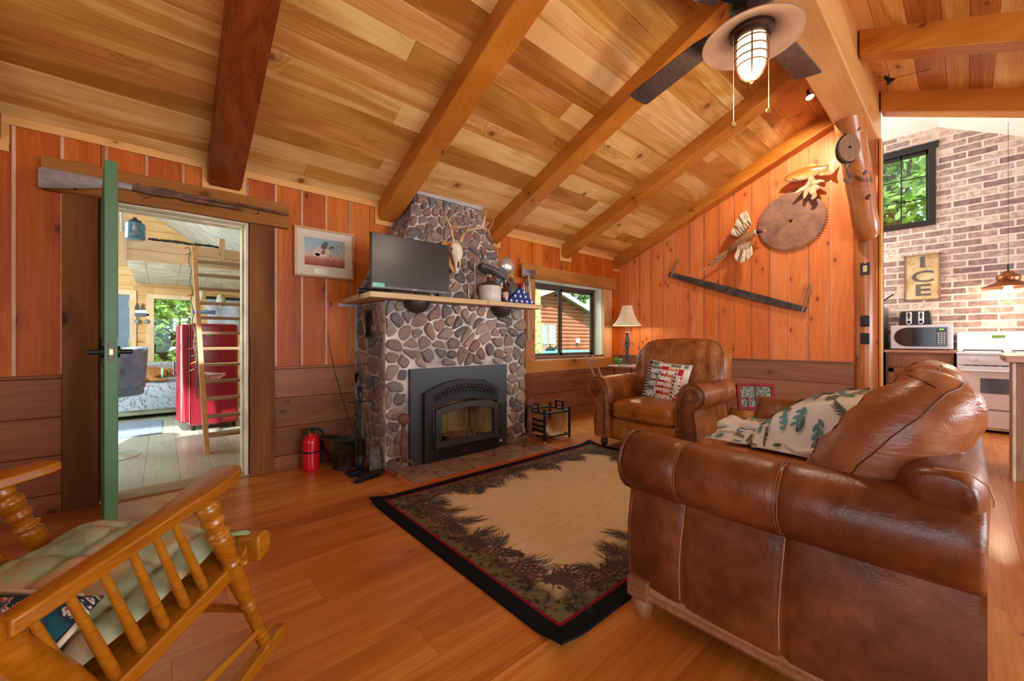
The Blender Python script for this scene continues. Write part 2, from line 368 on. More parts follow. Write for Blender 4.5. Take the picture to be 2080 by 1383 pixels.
# --- unseen walls
mb = MB(); mb.box(-2.6, -2.5, -3.4, -1.9, 0, 3.7); mb.box(-2.6, -2.5, .9, YA+.1, 0, 3.7); mb.box(-2.6, -2.5, -1.9, .9, 0, .7); mb.box(-2.6, -2.5, -1.9, .9, 2.3, 3.7)
struct(mb.build('wall_left', W_wallA))
mb = MB(); mb.box(-2.6, -.6, -3.4, -3.3, 0, 3.7); mb.box(-.6, 3.8, -3.4, -3.3, 0, .6); mb.box(-.6, 3.8, -3.4, -3.3, 2.6, 3.7); mb.box(3.8, 6.0, -3.4, -3.3, 0, 3.7); mb.box(6.0, 7.8, -3.4, -3.3, 0, 1.0); mb.box(6.0, 7.8, -3.4, -3.3, 2.6, 4.4); mb.box(5.5, 6.0, -3.4, -3.3, 3.7, 4.4)
struct(mb.build('wall_front', W_wallA))
# --- ceiling
def ceiling(name, y0, y1, x0, x1, w, mat):
    mb = MB(); r = random.Random(11); ys_ = [y0]; sg_ = 1 if y1 > y0 else -1
    while abs(ys_[-1]-y0) < abs(y1-y0)-.20: ys_.append(ys_[-1]+sg_*r.choice((.133, .133, .155, .18)))
    ys_.append(y1)
    for a, b in zip(ys_, ys_[1:]):
        x = x0-r.random()*2.2
        while x < x1:
            L = 2.4+r.random()*2.4; p, q = max(x, x0)+.001, min(x+L, x1)-.001; x += L
            if q-p < .02: continue
            g = .0012*(1 if b > a else -1); A, B = a+g, b-g; za, zb = ceilz(A), ceilz(B)
            mb.hexa([(p, A, za), (q, A, za), (q, B, zb), (p, B, zb), (p, A, za+.02), (q, A, za+.02), (q, B, zb+.02), (p, B, zb+.02)])
    za, zb = ceilz(y0)+.03, ceilz(y1)+.03
    mb.hexa([(x0, y0, za), (x1, y0, za), (x1, y1, zb), (x0, y1, zb), (x0, y0, za+.03), (x1, y0, za+.03), (x1, y1, zb+.03), (x0, y1, zb+.03)])
    return struct(mb.build(name, mat))
ceiling('ceiling', .70, 3.70, -2.6, 5.62, .119, W_ceil)
o = ceiling('ceiling_front', .66, -3.4, -2.6, 5.62, .119, W_ceil)
# --- floor
mb = MB(); r = random.Random(3); y = -3.4; i = 0
while y < YA:
    x = -2.6-r.random()*1.2; y1 = min(y+.19, YA)
    while x < 7.8:
        p, q = max(x, -2.6), min(x+1.22, 7.8); x += 1.22
        if q-p > .01: mb.box(p+.0005, q-.0005, y+.0005, y1-.0005, -.012, 0)
    y += .19
mb.box(-2.6, 7.8, -3.4, YA, -.06, -.0125)
struct(mb.build('floor', W_floor))
# ------------------------------------------------------------------ timber
def rafter(x0, x1, y0, y1, mat, label, d=.155, slopebot=True):
    mb = MB(); zs = [(y, ceilz(y)) for y in (y0, y1)]
    mb.hexa([(x0, y0, zs[0][1]-d), (x1, y0, zs[0][1]-d), (x1, y1, zs[1][1]-d), (x0, y1, zs[1][1]-d), (x0, y0, zs[0][1]+.01), (x1, y0, zs[0][1]+.01), (x1, y1, zs[1][1]+.01), (x0, y1, zs[1][1]+.01)])
    o = mb.build('rafter', mat, bevel=.008); return struct(tag(o, label, None))
RL = 'exposed stained rafter'
for k, (a, b, m) in enumerate(((-.92, -.70, W_beamdark), (.245, .455, W_beamdark), (1.53, 1.72, W_beam), (2.815, 3.0, W_beam), (4.11, 4.285, W_beam), (5.34, 5.49, W_beam))):
    o = rafter(a, b, .86, YA, m, ['dark rafter at the far left', 'dark rafter above the doorway', 'rafter left of the chimney top', 'rafter right of the chimney', 'rafter above the slider window', 'rafter lying along the gable wall'][k])
for a, b, l in ((4.27, 4.42, 'rafter over the kitchen side, nearer the fan'), (5.49, 5.66, 'rafter heading the kitchen opening'), (2.9, 3.05, 'front slope rafter above the fan'), (1.4, 1.55, 'front slope rafter near the middle'), (0, .15, 'front slope rafter over the left')):
    rafter(a, b, -3.3, .58, W_beam, l, .2)
mb = MB(); mb.box(-2.5, 5.66, .593, .845, 3.11, 3.60); mb.hexa([(-2.5, .60, 3.56), (5.66, .60, 3.56), (5.66, .84, 3.53), (-2.5, .84, 3.53), (-2.5, .66, 3.62), (5.66, .66, 3.62), (5.66, .68, 3.62), (-2.5, .68, 3.62)])
o = mb.build('ridge_beam', W_big, bevel=.012); struct(tag(o, 'pale boxed ridge beam', None))
# stepped bearing blocks under beam end
mb = MB(); mb.box(4.55, 5.66, .50, .592, 3.20, 3.30); mb.box(4.95, 5.66, .50, .592, 3.11, 3.199)
# ceiling trims
mb = MB(); bx = [-.92, -.70, .245, .455, 1.53, 1.72, 2.815, 3.0, 4.11, 4.285, 5.34]
sp = [(-2.5, -.92), (-.70, .245), (.455, 1.53), (1.72, 1.78), (2.62, 2.815), (3.0, 4.11), (4.285, 5.34)]
for a, b in sp: mb.box(a, b, YA-.018, YA, ZC-.045, ZC+.006)
for i in range(0, 10, 2):
    a, b = bx[i], bx[i+1]
    if a == 1.47 or True:
        mb.box(a-.03, a+.012, YA-.017, YA, ZC-.19, ZC-.01); mb.box(b-.012, b+.03, YA-.017, YA, ZC-.19, ZC-.01)
        mb.box(a-.03, b+.03, YA-.019, YA-.001, ZC-.205, ZC-.16)
mb.box(5.31, 5.335, YA-.017, YA, .84, ZC-.02) if False else None
mb.box(5.33, 5.49, YA-.019, YA-.001, ZC-.205, ZC-.165)
struct(mb.build('trim_1', W_trim, bevel=.002), 'pine trim where the ceiling meets the back wall')
mb = MB(); mb.hexa([(5.47, .86, ceilz(.86)-.215), (5.49, .86, ceilz(.86)-.215), (5.49, YA, ZC-.215), (5.47, YA, ZC-.215), (5.47, .86, ceilz(.86)-.15), (5.49, .86, ceilz(.86)-.15), (5.49, YA, ZC-.15), (5.47, YA, ZC-.15)])
# ------------------------------------------------------------------ post, brace
mb = MB(); mb.at(T(5.56, .70, 0))
mb.lathe([(.098, 0), (.102, .5), (.097, 1.2), (.10, 1.9), (.096, 2.6), (.098, 3.11)], 20)
o = mb.build('log_post', W_log, smooth=60); struct(tag(o, 'peeled log post at the end of the gable wall', None))
mb = MB(); mb.box(5.50, 5.66, .575, .592, 0, 3.11); mb.box(5.62, 5.655, .575, .80, 0, 3.11)
struct(mb.build('trim_2', W_trimz), 'pine edge strip behind the log post')
def bent(a, b, r0, r1, n=14, wob=.008, seed=1):
    a, b = Vector(a), Vector(b); pts = []; rs = []
    for i in range(n+1):
        t = i/n; p = a.lerp(b, t)+Vector((hn(t*4, seed), hn(t*4, seed+9), hn(t*4, seed+5)))*wob*2; pts.append(p); rs.append(r0+(r1-r0)*t+hn(t*6, seed+3)*wob)
    return pts, rs
p, rr = bent((4.84, .735, 3.16), (5.40, .675, 2.16), .112, .100)
mb = MB(); mb.tube([p[0]-Vector((.03, 0, -.05))]+p+[p[-1]+Vector((.03, 0, -.045)), p[-1]+Vector((.05, 0, -.07))], [.112]+rr+[.085, .03], 22)
mb.mi = 1
for t, r in ((.15, .03), (.5, .022), (.75, .034)):
    q = p[int(t*14)]; mb.at(Matrix()); mb.ell((q.x-.085, q.y-.05, q.z), .02, .03, .03, 10, 6)
o = mb.build('log_brace', [W_log, plain('log_knot', (96, 46, 22), .4)], smooth=60); struct(tag(o, 'peeled log brace slanting from ridge beam to post', None))
# ------------------------------------------------------------------ door casing and door
mb = MB()
def rough(mb, x0, x1, y0, y1, z0, z1, ax, n=14, a=.004, mi=None, seed=0):
    def P(u, v): pass
    L = []
    for i in range(n+1):
        t = i/n; j = lambda k: hn(t*5+seed, k*3.1+seed)*a
        if ax == 'z': z = z0+(z1-z0)*t; L.append([(x0+j(1), y0+j(2), z), (x1+j(3), y0+j(2), z), (x1+j(3), y1, z), (x0+j(1), y1, z)])
        else: x = x0+(x1-x0)*t; L.append([(x, y0+j(1), z0+j(2)), (x, y0+j(1), z1+j(3)), (x, y1, z1+j(3)), (x, y1, z0+j(2))])
    mb.loft(L, mi)
rough(mb, -.462, -.305, YA-.045, YA, 0, 1.955, 'z', seed=1); rough(mb, .508, .672, YA-.045, YA, 0, 1.955, 'z', seed=2)
struct(mb.build('trim_3', W_barn, bevel=.004), 'rough barn wood side casings of the doorway')
mb = MB(); rough(mb, -.546, .770, YA-.055, YA, 1.957, 2.155, 'x', 18, .006, seed=3)
struct(mb.build('trim_4', W_barnx, bevel=.005), 'rough barn wood head board above the doorway')
mb = MB(); c = plain('jamb_paint', (226, 214, 184), .5)
mb.box(-.30, -.282, YA-.01, YA+.17, 0, 1.965); mb.box(.482, .50, YA-.01, YA+.17, 0, 1.965); mb.box(-.282, .482, YA-.01, YA+.17, 1.947, 1.965)
mb.box(-.282, -.268, YA+.08, YA+.17, 0, 1.935); mb.box(.468, .482, YA+.08, YA+.17, 0, 1.935); mb.box(-.282, .482, YA+.08, YA+.17, 1.935, 1.947)
struct(mb.build('trim_5', c, bevel=.002), 'cream door jamb')
mb = MB(); mb.box(-.30, .50, YA-.03, YA+.17, 0, .014); struct(mb.build('trim_6', wood('threshold', (110, 86, 56), (160, 132, 92), (190, 164, 120), 'x', 2, 60, .1), bevel=.003), 'worn threshold')
# open green door: hinge side at the left jamb, seen edge on
DG = plain('green_door_paint', (78, 116, 76), .45, 0, .4, var=.06, bump=.1)
ang = atan2(2.83-3.655, -.197+.275)
dt = thing('door_1', None, None, (-.272, 3.655, .012), ang); dt['kind'] = 'structure'; dt['label'] = 'green door standing open into the room'
for k in ('category',):
    if k in dt: del dt[k]
mb = MB(); L = .815
mb.box(0, L, -.024, .024, 0, 1.945)
for (a, b, c0, d) in ((.10, .38, .25, .9), (.45, .72, .25, .9), (.10, .72, 1.05, 1.8)):
    for s in (-1, 1): mb.box(a, b, s*.024, s*.029, c0, d)
mb.build('door_panel', DG, dt, bevel=.003)
mb = MB(); mb.box(L-.004, L+.0015, -.012, .012, .93, 1.03); mb.mi = 1; mb.box(L, L+.006, -.007, .007, .965, .995); mb.build('latch_plate', [plain('bronze_plate', (70, 60, 52), .35, .7), plain('brass_latch', (190, 160, 100), .3, .9)], dt, bevel=.001)
mb = MB()
for s in (-1, 1):
    mb.at(T(L-.06, s*.024, .98) @ RX(-s*pi/2)); mb.lathe([(.030, 0), (.030, .01), (.012, .012), (.011, .05), (.011, .055)], 16)
    mb.at(Matrix()); mb.tube([(L-.06, s*.072, .98), (L-.10, s*.078, .981), (L-.17, s*.078, .98), (L-.18, s*.077, .98)], [.011, .0105, .010, .007], 10)
    mb.tube([(L-.06, s*.024, .98), (L-.06, s*.082, .98)], .013, 10)
mb.build('door_handle', BLK, dt, smooth=40)
for z in (.28, 1.02, 1.72):
    mb = MB(); mb.at(T(-.012, -.018, z)); mb.lathe([(.008, -.05), (.008, .05)], 10); mb.at(Matrix()); mb.box(-.014, .012, -.02, -.0241, z-.05, z+.05); mb.build('hinge', BLK, dt)
# ------------------------------------------------------------------ window in the back wall
wt = thing('window_1', None, None, (4.315, YA+.15, .8)); wt['kind'] = 'structure'; wt['label'] = 'brown framed slider window'
BR = plain('bronze_frame', (72, 60, 50), .45, .2)
y0, y1 = YA+.135, YA+.175; x0, x1, z0, z1 = WIN
mb = MB(); mb.box(x0, x1, y0, y1, z0, z0+.035); mb.box(x0, x1, y0, y1, z1-.045, z1); mb.box(x0, x0+.035, y0, y1, z0, z1); mb.box(x1-.035, x1, y0, y1, z0, z1)
mb.build('window_frame', BR, wt, world=True, bevel=.003)
for nm, a, b, yy in (('sash', x0+.035, 4.30, y0+.004), ('sash', 4.24, x1-.035, y0+.02)):
    mb = MB(); w_ = .045; mb.box(a, a+w_, yy, yy+.018, z0+.035, z1-.045); mb.box(b-w_, b, yy, yy+.018, z0+.035, z1-.045); mb.box(a, b, yy, yy+.018, z0+.035, z0+.075); mb.box(a, b, yy, yy+.018, z1-.085, z1-.045)
    s = mb.build('sash', BR, wt, world=True, bevel=.002)
    mb = MB(); mb.box(a+w_, b-w_, yy+.006, yy+.010, z0+.07, z1-.08); g = mb.build('pane', glass('window_glass'), s); g.matrix_parent_inverse = Matrix()
    for v in g.data.vertices: v.co = INV[wt.name] @ v.co
mb = MB(); mb.box(x1-.004, x1+.02, YA-.002, y0, z0, z1); mb.box(x0-.02, x0+.004, YA-.002, y0, z0, z1); mb.box(x0, x1, YA-.002, y0, z1-.004, z1+.02); mb.box(x0, x1, YA-.04, y0, z0-.02, z0+.004)
mb.build('reveal', WGRAVE, wt, world=True)
mb = MB(); rough(mb, 3.33, 5.335, YA-.07, YA, 1.835, 2.005, 'x', 16, .005, seed=7)
struct(mb.build('trim_7', W_barnx, bevel=.005), 'rough head board above the slider window')
mb = MB(); rough(mb, 3.40, 5.25, YA-.05, YA, .64, .79, 'x', 16, .004, seed=8); struct(mb.build('trim_8', W_barnx, bevel=.004), 'rough board below the slider window')
mb = MB(); rough(mb, 3.41, 3.58, YA-.045, YA, .79, 1.835, 'z', 12, .004, seed=9); rough(mb, 5.05, 5.25, YA-.045, YA, .79, 1.835, 'z', 12, .004, seed=10)
W_barnl = wood('light_barn_wood', (140, 84, 44), (186, 124, 76), (214, 164, 116), 'z', 1.3, 40, .5, (80, 46, 24), .65, .12, bump=.4)
struct(mb.build('trim_9', W_barnl, bevel=.004), 'rough side casings of the slider window')
# ================================================================== fireplace
def clip(poly, a, b, c):  # keep a*x+b*y<=c
    out = []
    for i in range(len(poly)):
        p, q = poly[i], poly[(i+1) % len(poly)]; dp = a*p[0]+b*p[1]-c; dq = a*q[0]+b*q[1]-c
        if dp <= 0: out.append(p)
        if (dp < 0) != (dq < 0) and abs(dp-dq) > 1e-12: t = dp/(dp-dq); out.append((p[0]+(q[0]-p[0])*t, p[1]+(q[1]-p[1])*t))
    return out
def cells(w, h, s, seed, jit=.62, ok=None, asp=.82):
    r = random.Random(seed); pts = []; ny = max(1, round(h/(s*asp)));
    for j in range(ny):
        nx = max(1, round(w/s*(.8+.4*r.random())))
        for i in range(nx): pts.append(((i+.5+(j % 2)*.5*(1 if nx > 2 else 0)+r.uniform(-jit, jit)*.7)*w/nx, (j+.5+r.uniform(-jit, jit)*.8)*h/ny))
    pts = [(x % w, y) for x, y in pts]; out = []
    for i, (x, y) in enumerate(pts):
        if ok and not ok(x, y): continue
        P = [(max(0, x-2*s), max(0, y-2*s)), (min(w, x+2*s), max(0, y-2*s)), (min(w, x+2*s), min(h, y+2*s)), (max(0, x-2*s), min(h, y+2*s))]
        for k, (u, v) in enumerate(pts):
            if k == i or abs(u-x)+abs(v-y) > 5*s: continue
            dx, dy = u-x, v-y; d = sqrt(dx*dx+dy*dy)
            if d < 1e-6: continue
            m = .0045+.005*r.random(); P = clip(P, dx/d, dy/d, ((u*u+v*v)-(x*x+y*y))/(2*d)-m)
            if len(P) < 3: break
        if len(P) >= 3: out.append(P)
    return out
def rounded(P, it=2):
    for _ in range(it):
        Q = []
        for i in range(len(P)):
            a, b = P[i], P[(i+1) % len(P)]; Q += [(a[0]*.75+b[0]*.25, a[1]*.75+b[1]*.25), (a[0]*.25+b[0]*.75, a[1]*.25+b[1]*.75)]
        P = Q
    return P
def stones(mb, polys, F, H, seed, mi=0, flat=False):
    r = random.Random(seed)
    for P in polys:
        ar = abs(sum(P[i][0]*P[(i+1) % len(P)][1]-P[(i+1) % len(P)][0]*P[i][1] for i in range(len(P))))/2
        if ar < 4e-4: continue
        P = rounded(P, 1); P = [(x+hn(x*30, y*30, seed)*.012, y+hn(x*30, y*30, seed+5)*.012) for x, y in P]
        cx = sum(p[0] for p in P)/len(P); cy = sum(p[1] for p in P)/len(P); h = H*(.6+.7*r.random()); tx, ty = r.uniform(-.25, .25), r.uniform(-.25, .25); n = len(P); vs = []; fs = []
        rings = [(1.0, -.3), (.97, .45), (.86, .82), (.6, .97), (.28, 1.0)] if not flat else [(1.0, -.3), (.985, .8), (.93, 1.0), (.5, 1.0)]
        for s_, hh in rings:
            for x, y in P:
                X, Y = cx+(x-cx)*s_, cy+(y-cy)*s_; z = h*hh+((X-cx)*tx+(Y-cy)*ty)*(hh > 0)*(0 if flat else 1)+(hn(X*40, Y*40, seed)*.004 if hh > .4 and not flat else 0)
                vs.append(F(X, Y, z))
        vs.append(F(cx, cy, h))
        for k in range(len(rings)-1):
            for i in range(n): j = (i+1) % n; fs.append((k*n+i, k*n+j, (k+1)*n+j, (k+1)*n+i))
        b = (len(rings)-1)*n
        for i in range(n): fs.append((b+i, b+(i+1) % n, len(vs)-1))
        mb.add(vs, fs, mi)
def stone_mat(name, cols, bump=.5):
    t = NT(name); p = t.obj(); r = t.isl(); n = t.noise(p, 26, 5, .65); n2 = t.noise(t.vm('ADD', p, t.comb(r, r, r)), 7, 3)
    c = t.ramp(r, [(i/(len(cols)), q) for i, q in enumerate(cols)], 'CONSTANT')
    c = t.mix(t.math('MULTIPLY', n2, .55), c, (118, 92, 78)); c = t.mix(t.n('MapRange', {0: n, 1: .52, 2: .72, 3: 0.0, 4: .5}).outputs[0], c, (70, 62, 58)); c = t.mix(t.n('MapRange', {0: n, 1: .42, 2: .28, 3: 0.0, 4: .45}).outputs[0], c, (196, 176, 156))
    t.set(c, .75, 0, .3); t.bump(t.noise(p, 45, 5, .75), bump*1.6, .008); return t.m
M_stone = stone_mat('cobble_stones', [(150, 130, 112), (142, 124, 114), (106, 104, 106), (164, 134, 112), (126, 116, 112), (150, 112, 100), (130, 126, 126), (176, 154, 132), (108, 106, 110), (140, 118, 106), (160, 142, 130)])
M_flag = stone_mat('hearth_flagstones', [(168, 140, 116), (154, 130, 110), (176, 146, 112), (160, 138, 120)], .2)
M_mortar = plain('pale_mortar', (188, 178, 168), .9, 0, .1, var=.26, vs=5, bump=.6, bs=30)
M_plaster = plain('grey_plaster_edge', (172, 168, 170), .9, 0, .1, var=.06)
fp = thing('fireplace_chimney', 'tapering cobblestone chimney and fireplace against the orange wall', 'fireplace', (2.1, 3.4, 0))
mb = MB(); mb.mi = 1
# lower core (around the insert)
FX0, FX1, FY = 1.345, 2.862, 3.075
mb.box(FX0, 1.56, FY, YA-.001, 0, 1.372); mb.box(2.575, FX1, FY, YA-.001, 0, 1.372); mb.box(1.56, 2.575, FY, YA-.001, .80, 1.372); mb.box(1.56, 2.575, 3.5, YA-.001, 0, .8)
UP = dict(b0=(1.40, 3.155), b1=(2.79, 3.155), t0=(1.83, 3.45), t1=(2.545, 3.44))
zt = 2.45
def upf(u, v, h=0):   # upper front face; u 0..1, v 0..1
    x = (1.40+(1.83-1.40)*v)*(1-u)+(2.79+(2.545-2.79)*v)*u; y = 3.155+(3.435-3.155)*v; z = 1.415+(ceilz(3.435)-1.415)*v
    return (x, y-h*.95, z+h*.3)
def ups(u, v, h=0):   # left slanted side; u 0 back..1 front
    bx, fx = 1.335+(1.79-1.335)*v, 1.40+(1.83-1.40)*v; by, fy = YA-.002, 3.155+(3.435-3.155)*v
    zb, zf = 1.415+(ceilz(YA)-1.415)*v, 1.415+(ceilz(3.435)-1.415)*v
    return (bx+(fx-bx)*u-h*.9, by+(fy-by)*u-h*.2, zb+(zf-zb)*u+h*.3)
f00, f10, f11, f01 = upf(0, 0), upf(1, 0), upf(1, 1), upf(0, 1)
bl, bt = ups(0, 0), ups(0, 1); br, brt = (2.82, YA-.002, 1.415), (2.58, YA-.002, ceilz(YA))
mb.hexa([f00, f10, br, bl, f01, f11, brt, bt])
def wavy(a, b, w, t, mi, seed, dn=(1, 0, 0)):
    a, b = Vector(a), Vector(b); N = 16; L = []
    for i in range(N+1):
        s_ = i/N; p = a.lerp(b, s_)+Vector(dn)*hn(s_*7, seed)*.012; d = (b-a).normalized(); side = Vector(dn); L.append([tuple(p-side*w), tuple(p+side*w), tuple(p+side*w-Vector((0, t, 0))), tuple(p-side*w-Vector((0, t, 0)))])
    mb.loft(L, mi)
wavy((1.335, YA, .02), (1.335, YA, 1.40), .022, .02, 2, 1); wavy((1.325, YA, 1.40), (1.78, YA, 2.33), .026, .02, 2, 2)
wavy((1.80, 3.44, 2.452), (2.56, 3.425, 2.452), .02, .03, 2, 4, (0, 0, 1))
wavy((1.17, YA, 1.368), (1.35, YA, 1.368), .016, .012, 2, 6, (0, 0, 1))
fpm = mb.mi
polys = cells(FX1-FX0, 1.372,   .122, 5, ok=lambda x, y: not (1.50 < x+FX0 < 2.63 and y < .84))
def lowf(u, v, h): return (FX0+u, FY-h, v)
cl = []
for P in polys:
    xs = [p[0]+FX0 for p in P]; ys = [p[1] for p in P]
    if min(ys) < .815 and max(xs) > 1.538 and min(xs) < 2.595:
        cx = sum(xs)/len(xs)
        if sum(ys)/len(ys) > .815: P = clip(P, 0, -1, -.82)
        elif cx < 2: P = clip(P, 1, 0, 1.536-FX0)
        else: P = clip(P, -1, 0, -(2.597-FX0))
        if len(P) < 3: continue
    cl.append(P)
stones(mb, cl, lowf, .028, 1, 0)
stones(mb, cells(YA-FY, 1.36, .15, 9), lambda u, v, h: (FX0-h*.8, FY+u, v), .026, 2, 0)
stones(mb, cells(YA-FY, 1.36, .12, 19), lambda u, v, h: (FX1+h*.8, FY+u, v), .026, 3, 0)
Wd, Hd = 1.05, 1.10
stones(mb, cells(Wd, Hd, .122, 21), lambda u, v, h: upf(u/Wd, v/Hd*.975, h), .028, 4, 0)
stones(mb, cells(.45, Hd, .12, 23), lambda u, v, h: ups(u/.45, v/Hd*.97, h), .02, 5, 0)
mb.build('stone_chimney', [M_stone, M_mortar, M_plaster], fp, world=True, smooth=50)
mb = MB()
for i in range(9): mb.box(FX0-.032, FX0-.026, 3.30+.014*i, 3.304+.014*i, 1.08, 1.30)
for z in (1.075, 1.19, 1.30): mb.box(FX0-.033, FX0-.022, 3.29, 3.43, z, z+.012)
mb.build('side_vent', BLK, fp, world=True)
# insert
ins = thing('fireplace_insert', 'black steel fireplace insert with arched door set in the stonework', 'stove', (2.066, 3.04, 0))
M_ins = plain('satin_black_steel', (66, 70, 74), .42, .35, var=.05); M_ins2 = plain('cast_black', (38, 40, 43), .45, .3, var=.08)
mb = MB(); yb = 3.045
mb.prism([(1.542, .004), (1.66, .004), (1.66, .60), (1.80, .665), (2.05, .70), (2.30, .675), (2.44, .61), (2.44, .004), (2.591, .004), (2.591, .811), (1.542, .811)], yb-.012, yb+.04, 'y')
mb.build('surround', M_ins, ins, world=True, bevel=.003)
def arch(x0, x1, z0, z1, rise, n=12):
    return [(x0, z0), (x1, z0)]+[(x1+(x0-x1)*i/n, z1+rise*(1-(2*i/n-1)**2)) for i in range(n+1)]
def ring(mb, o, i, y0, y1, mi=None):  # o,i same count
    n = len(o); vs = [(p[0], y, p[1]) for y in (y0, y1) for p in o]+[(p[0], y, p[1]) for y in (y0, y1) for p in i]
    fs = []
    for k in range(n): j = (k+1) % n; fs += [(k, j, n+j, n+k), (2*n+k, 3*n+k, 3*n+j, 2*n+j), (k, 2*n+k, 2*n+j, j), (n+k, n+j, 3*n+j, 3*n+k)]
    mb.add(vs, fs, mi)
mb = MB(); ring(mb, arch(1.652, 2.448, .02, .603, .10), arch(1.738, 2.430, .125, .47, .05), yb-.05, yb+.02); mb.build('face_frame', M_ins2, ins, world=True, bevel=.003)
mb = MB()
for i in range(34):
    t = (i+.5)/34; x = 1.745+.66*t; zc = .55+.075*(1-(2*t-1)**2); s = 1 if i % 2 else -1
    mb.tube([(x-.012*s, yb-.053, zc-.024), (x, yb-.056, zc), (x+.012*s, yb-.053, zc+.024)], .0028, 5)
mb.tube([(1.735+.68*i/20, yb-.054, .52+.075*(1-(2*i/20-1)**2)) for i in range(21)], .004, 5); mb.tube([(1.735+.68*i/20, yb-.054, .578+.078*(1-(2*i/20-1)**2)) for i in range(21)], .004, 5)
mb.build('scroll_grille', plain('grille_iron', (24, 26, 28), .5, .4), ins, world=True); mb = MB()
for i in range(30): x = 1.75+.655*i/29; mb.tube([(x-.008, yb-.053, .045), (x+.008, yb-.053, .10)], .0026, 5)
mb.box(1.74, 2.42, yb-.0535, yb-.049, .036, .108)
mb.build('lower_grille', plain('grille_iron_low', (24, 26, 28), .5, .4), ins, world=True)
dr = MB(); ring(dr, arch(1.742, 2.428, .13, .455, .05), arch(1.80, 2.372, .185, .405, .045), yb-.085, yb-.045); D = dr.build('firebox_door', M_ins, ins, world=True, bevel=.004)
def sub(mb, name, mat, parent, root, **k):
    o = mb.build(name, mat, None, **k); o.parent = parent
    I = INV[root.name]
    for v in o.data.vertices: v.co = I @ v.co
    return o
mb = MB(); mb.tube([(1.762, yb-.12, .19), (1.757, yb-.128, .25), (1.755, yb-.12, .305)], [.009, .010, .008], 10); mb.tube([(1.755, yb-.12, .30), (1.757, yb-.085, .30)], .006, 8)
sub(mb, 'door_handle', plain('steel_handle', (88, 96, 108), .25, .9), D, ins, smooth=50)
t_ = NT('smoked_glass'); t_.set((60, 50, 42), .04, 0, .6); t_.b.inputs['Alpha'].default_value = .10; mb = MB(); mb.prism(arch(1.79, 2.382, .175, .41, .046), yb-.068, yb-.064, 'y'); sub(mb, 'glass_pane', t_.m, D, ins)
for z_ in (.16, .40): mb = MB(); mb.box(2.432, 2.446, yb-.09, yb-.06, z_, z_+.04); sub(mb, 'hinge', M_ins2, D, ins)
mb = MB(); M_fb = plain('firebrick', (214, 178, 120), .85, 0, .1, var=.25, vs=5, bump=.2)
for i in range(5): mb.box(1.76+.13*i+.002, 1.76+.13*(i+1)-.002, 3.44, 3.46, .12, .52)
for i in range(3):
    mb.box(1.745, 1.76, 3.06+.125*i, 3.18+.125*i, .12, .52); mb.box(2.415, 2.43, 3.06+.125*i, 3.18+.125*i, .12, .52)
mb.box(1.74, 2.44, 3.03, 3.46, .10, .125); mb.box(1.66, 2.46, 3.03, 3.49, .56, .60)
mb.build('firebox', M_fb, ins, world=True)
mb = MB()
for i in range(70): x, y = rnd.uniform(1.79, 2.38), rnd.uniform(3.10, 3.36); mb.at(T(x, y, .135) @ RZ(rnd.random()*6) @ RX(rnd.random())); mb.box(-.018, .018, -.01, .01, -.008, .012)
o = mb.build('embers', plain('ash_and_coals', (150, 120, 84), .9, var=.4, vs=30), ins, world=True); o['kind'] = 'stuff'
mb = MB(); mb.box(1.86, 1.895, yb-.04, yb+.03, .126, .20); mb.build('andiron_stub', DKM, ins, world=True)
mb = MB(); mb.box(2.497, 2.525, yb-.0135, yb-.0125, .055, .075); mb.build('badge', WHITE, ins, world=True)
for z_ in (.645, .065): mb = MB(); mb.tube([(2.02, yb-.055, z_), (2.06, yb-.075, z_), (2.09, yb-.055, z_)], .005, 6); mb.build('damper_pull', RUST, ins, world=True)
# hearth
mb = MB(); ht = thing('hearth', 'flat flagstone hearth edged with wood in front of the fireplace', 'hearth', (2.1, 2.8, 0))
mb.mi = 1; mb.box(1.375, 2.845, 2.632, 3.30, -.005, .004); stones(mb, cells(1.47, .43, .24, 33, asp=.7), lambda u, v, h: (1.375+u, 2.632+v, .003+h), .0035, 6, 0, flat=True)
mb.build('flagstones', [M_flag, plain('hearth_grout', (120, 94, 76), .9)], ht, world=True, smooth=40)
W_edge = wood('hearth_edging', (150, 70, 22), (186, 98, 40), (206, 124, 62), 'x', 1, 20, .1, rough=.3)
mb = MB(); mb.box(1.342, 2.878, 2.60, 2.632, 0, .014); mb.box(1.342, 1.374, 2.632, 3.06, 0, .014); mb.box(2.846, 2.878, 2.632, 3.06, 0, .014); mb.build('wood_edging', W_edge, ht, world=True, bevel=.003)
# mantel
mt = thing('mantel_shelf', 'thick raw wood mantel shelf across the stone chimney', 'shelf', (2.1, 3.1, 1.37))
MZ = 1.42
mb = MB(); pts = [(1.20, YA-.002), (1.165, 2.93), (2.20, 2.915), (2.985, 2.92), (2.985, YA-.002)]
mb.prism(pts, 1.377, MZ, 'z'); mb.build('board', W_mantel, mt, world=True, bevel=.004)
mb = MB(); mb.box(2.258, 2.262, 2.914, 2.93, 1.378, 1.4195); mb.build('crack', DKM, mt, world=True)
for x in (1.60, 2.51):
    mb = MB(); mb.at(T(x, 3.03, 1.376)); mb.lathe([(.11, 0), (.105, -.03), (.085, -.065), (.05, -.09), (.012, -.10)][::-1], 20); mb.at(Matrix()); mb.build('corbel', plain('iron_bowl_corbel', (66, 54, 50), .45, .5, var=.3), mt, world=True, smooth=60)
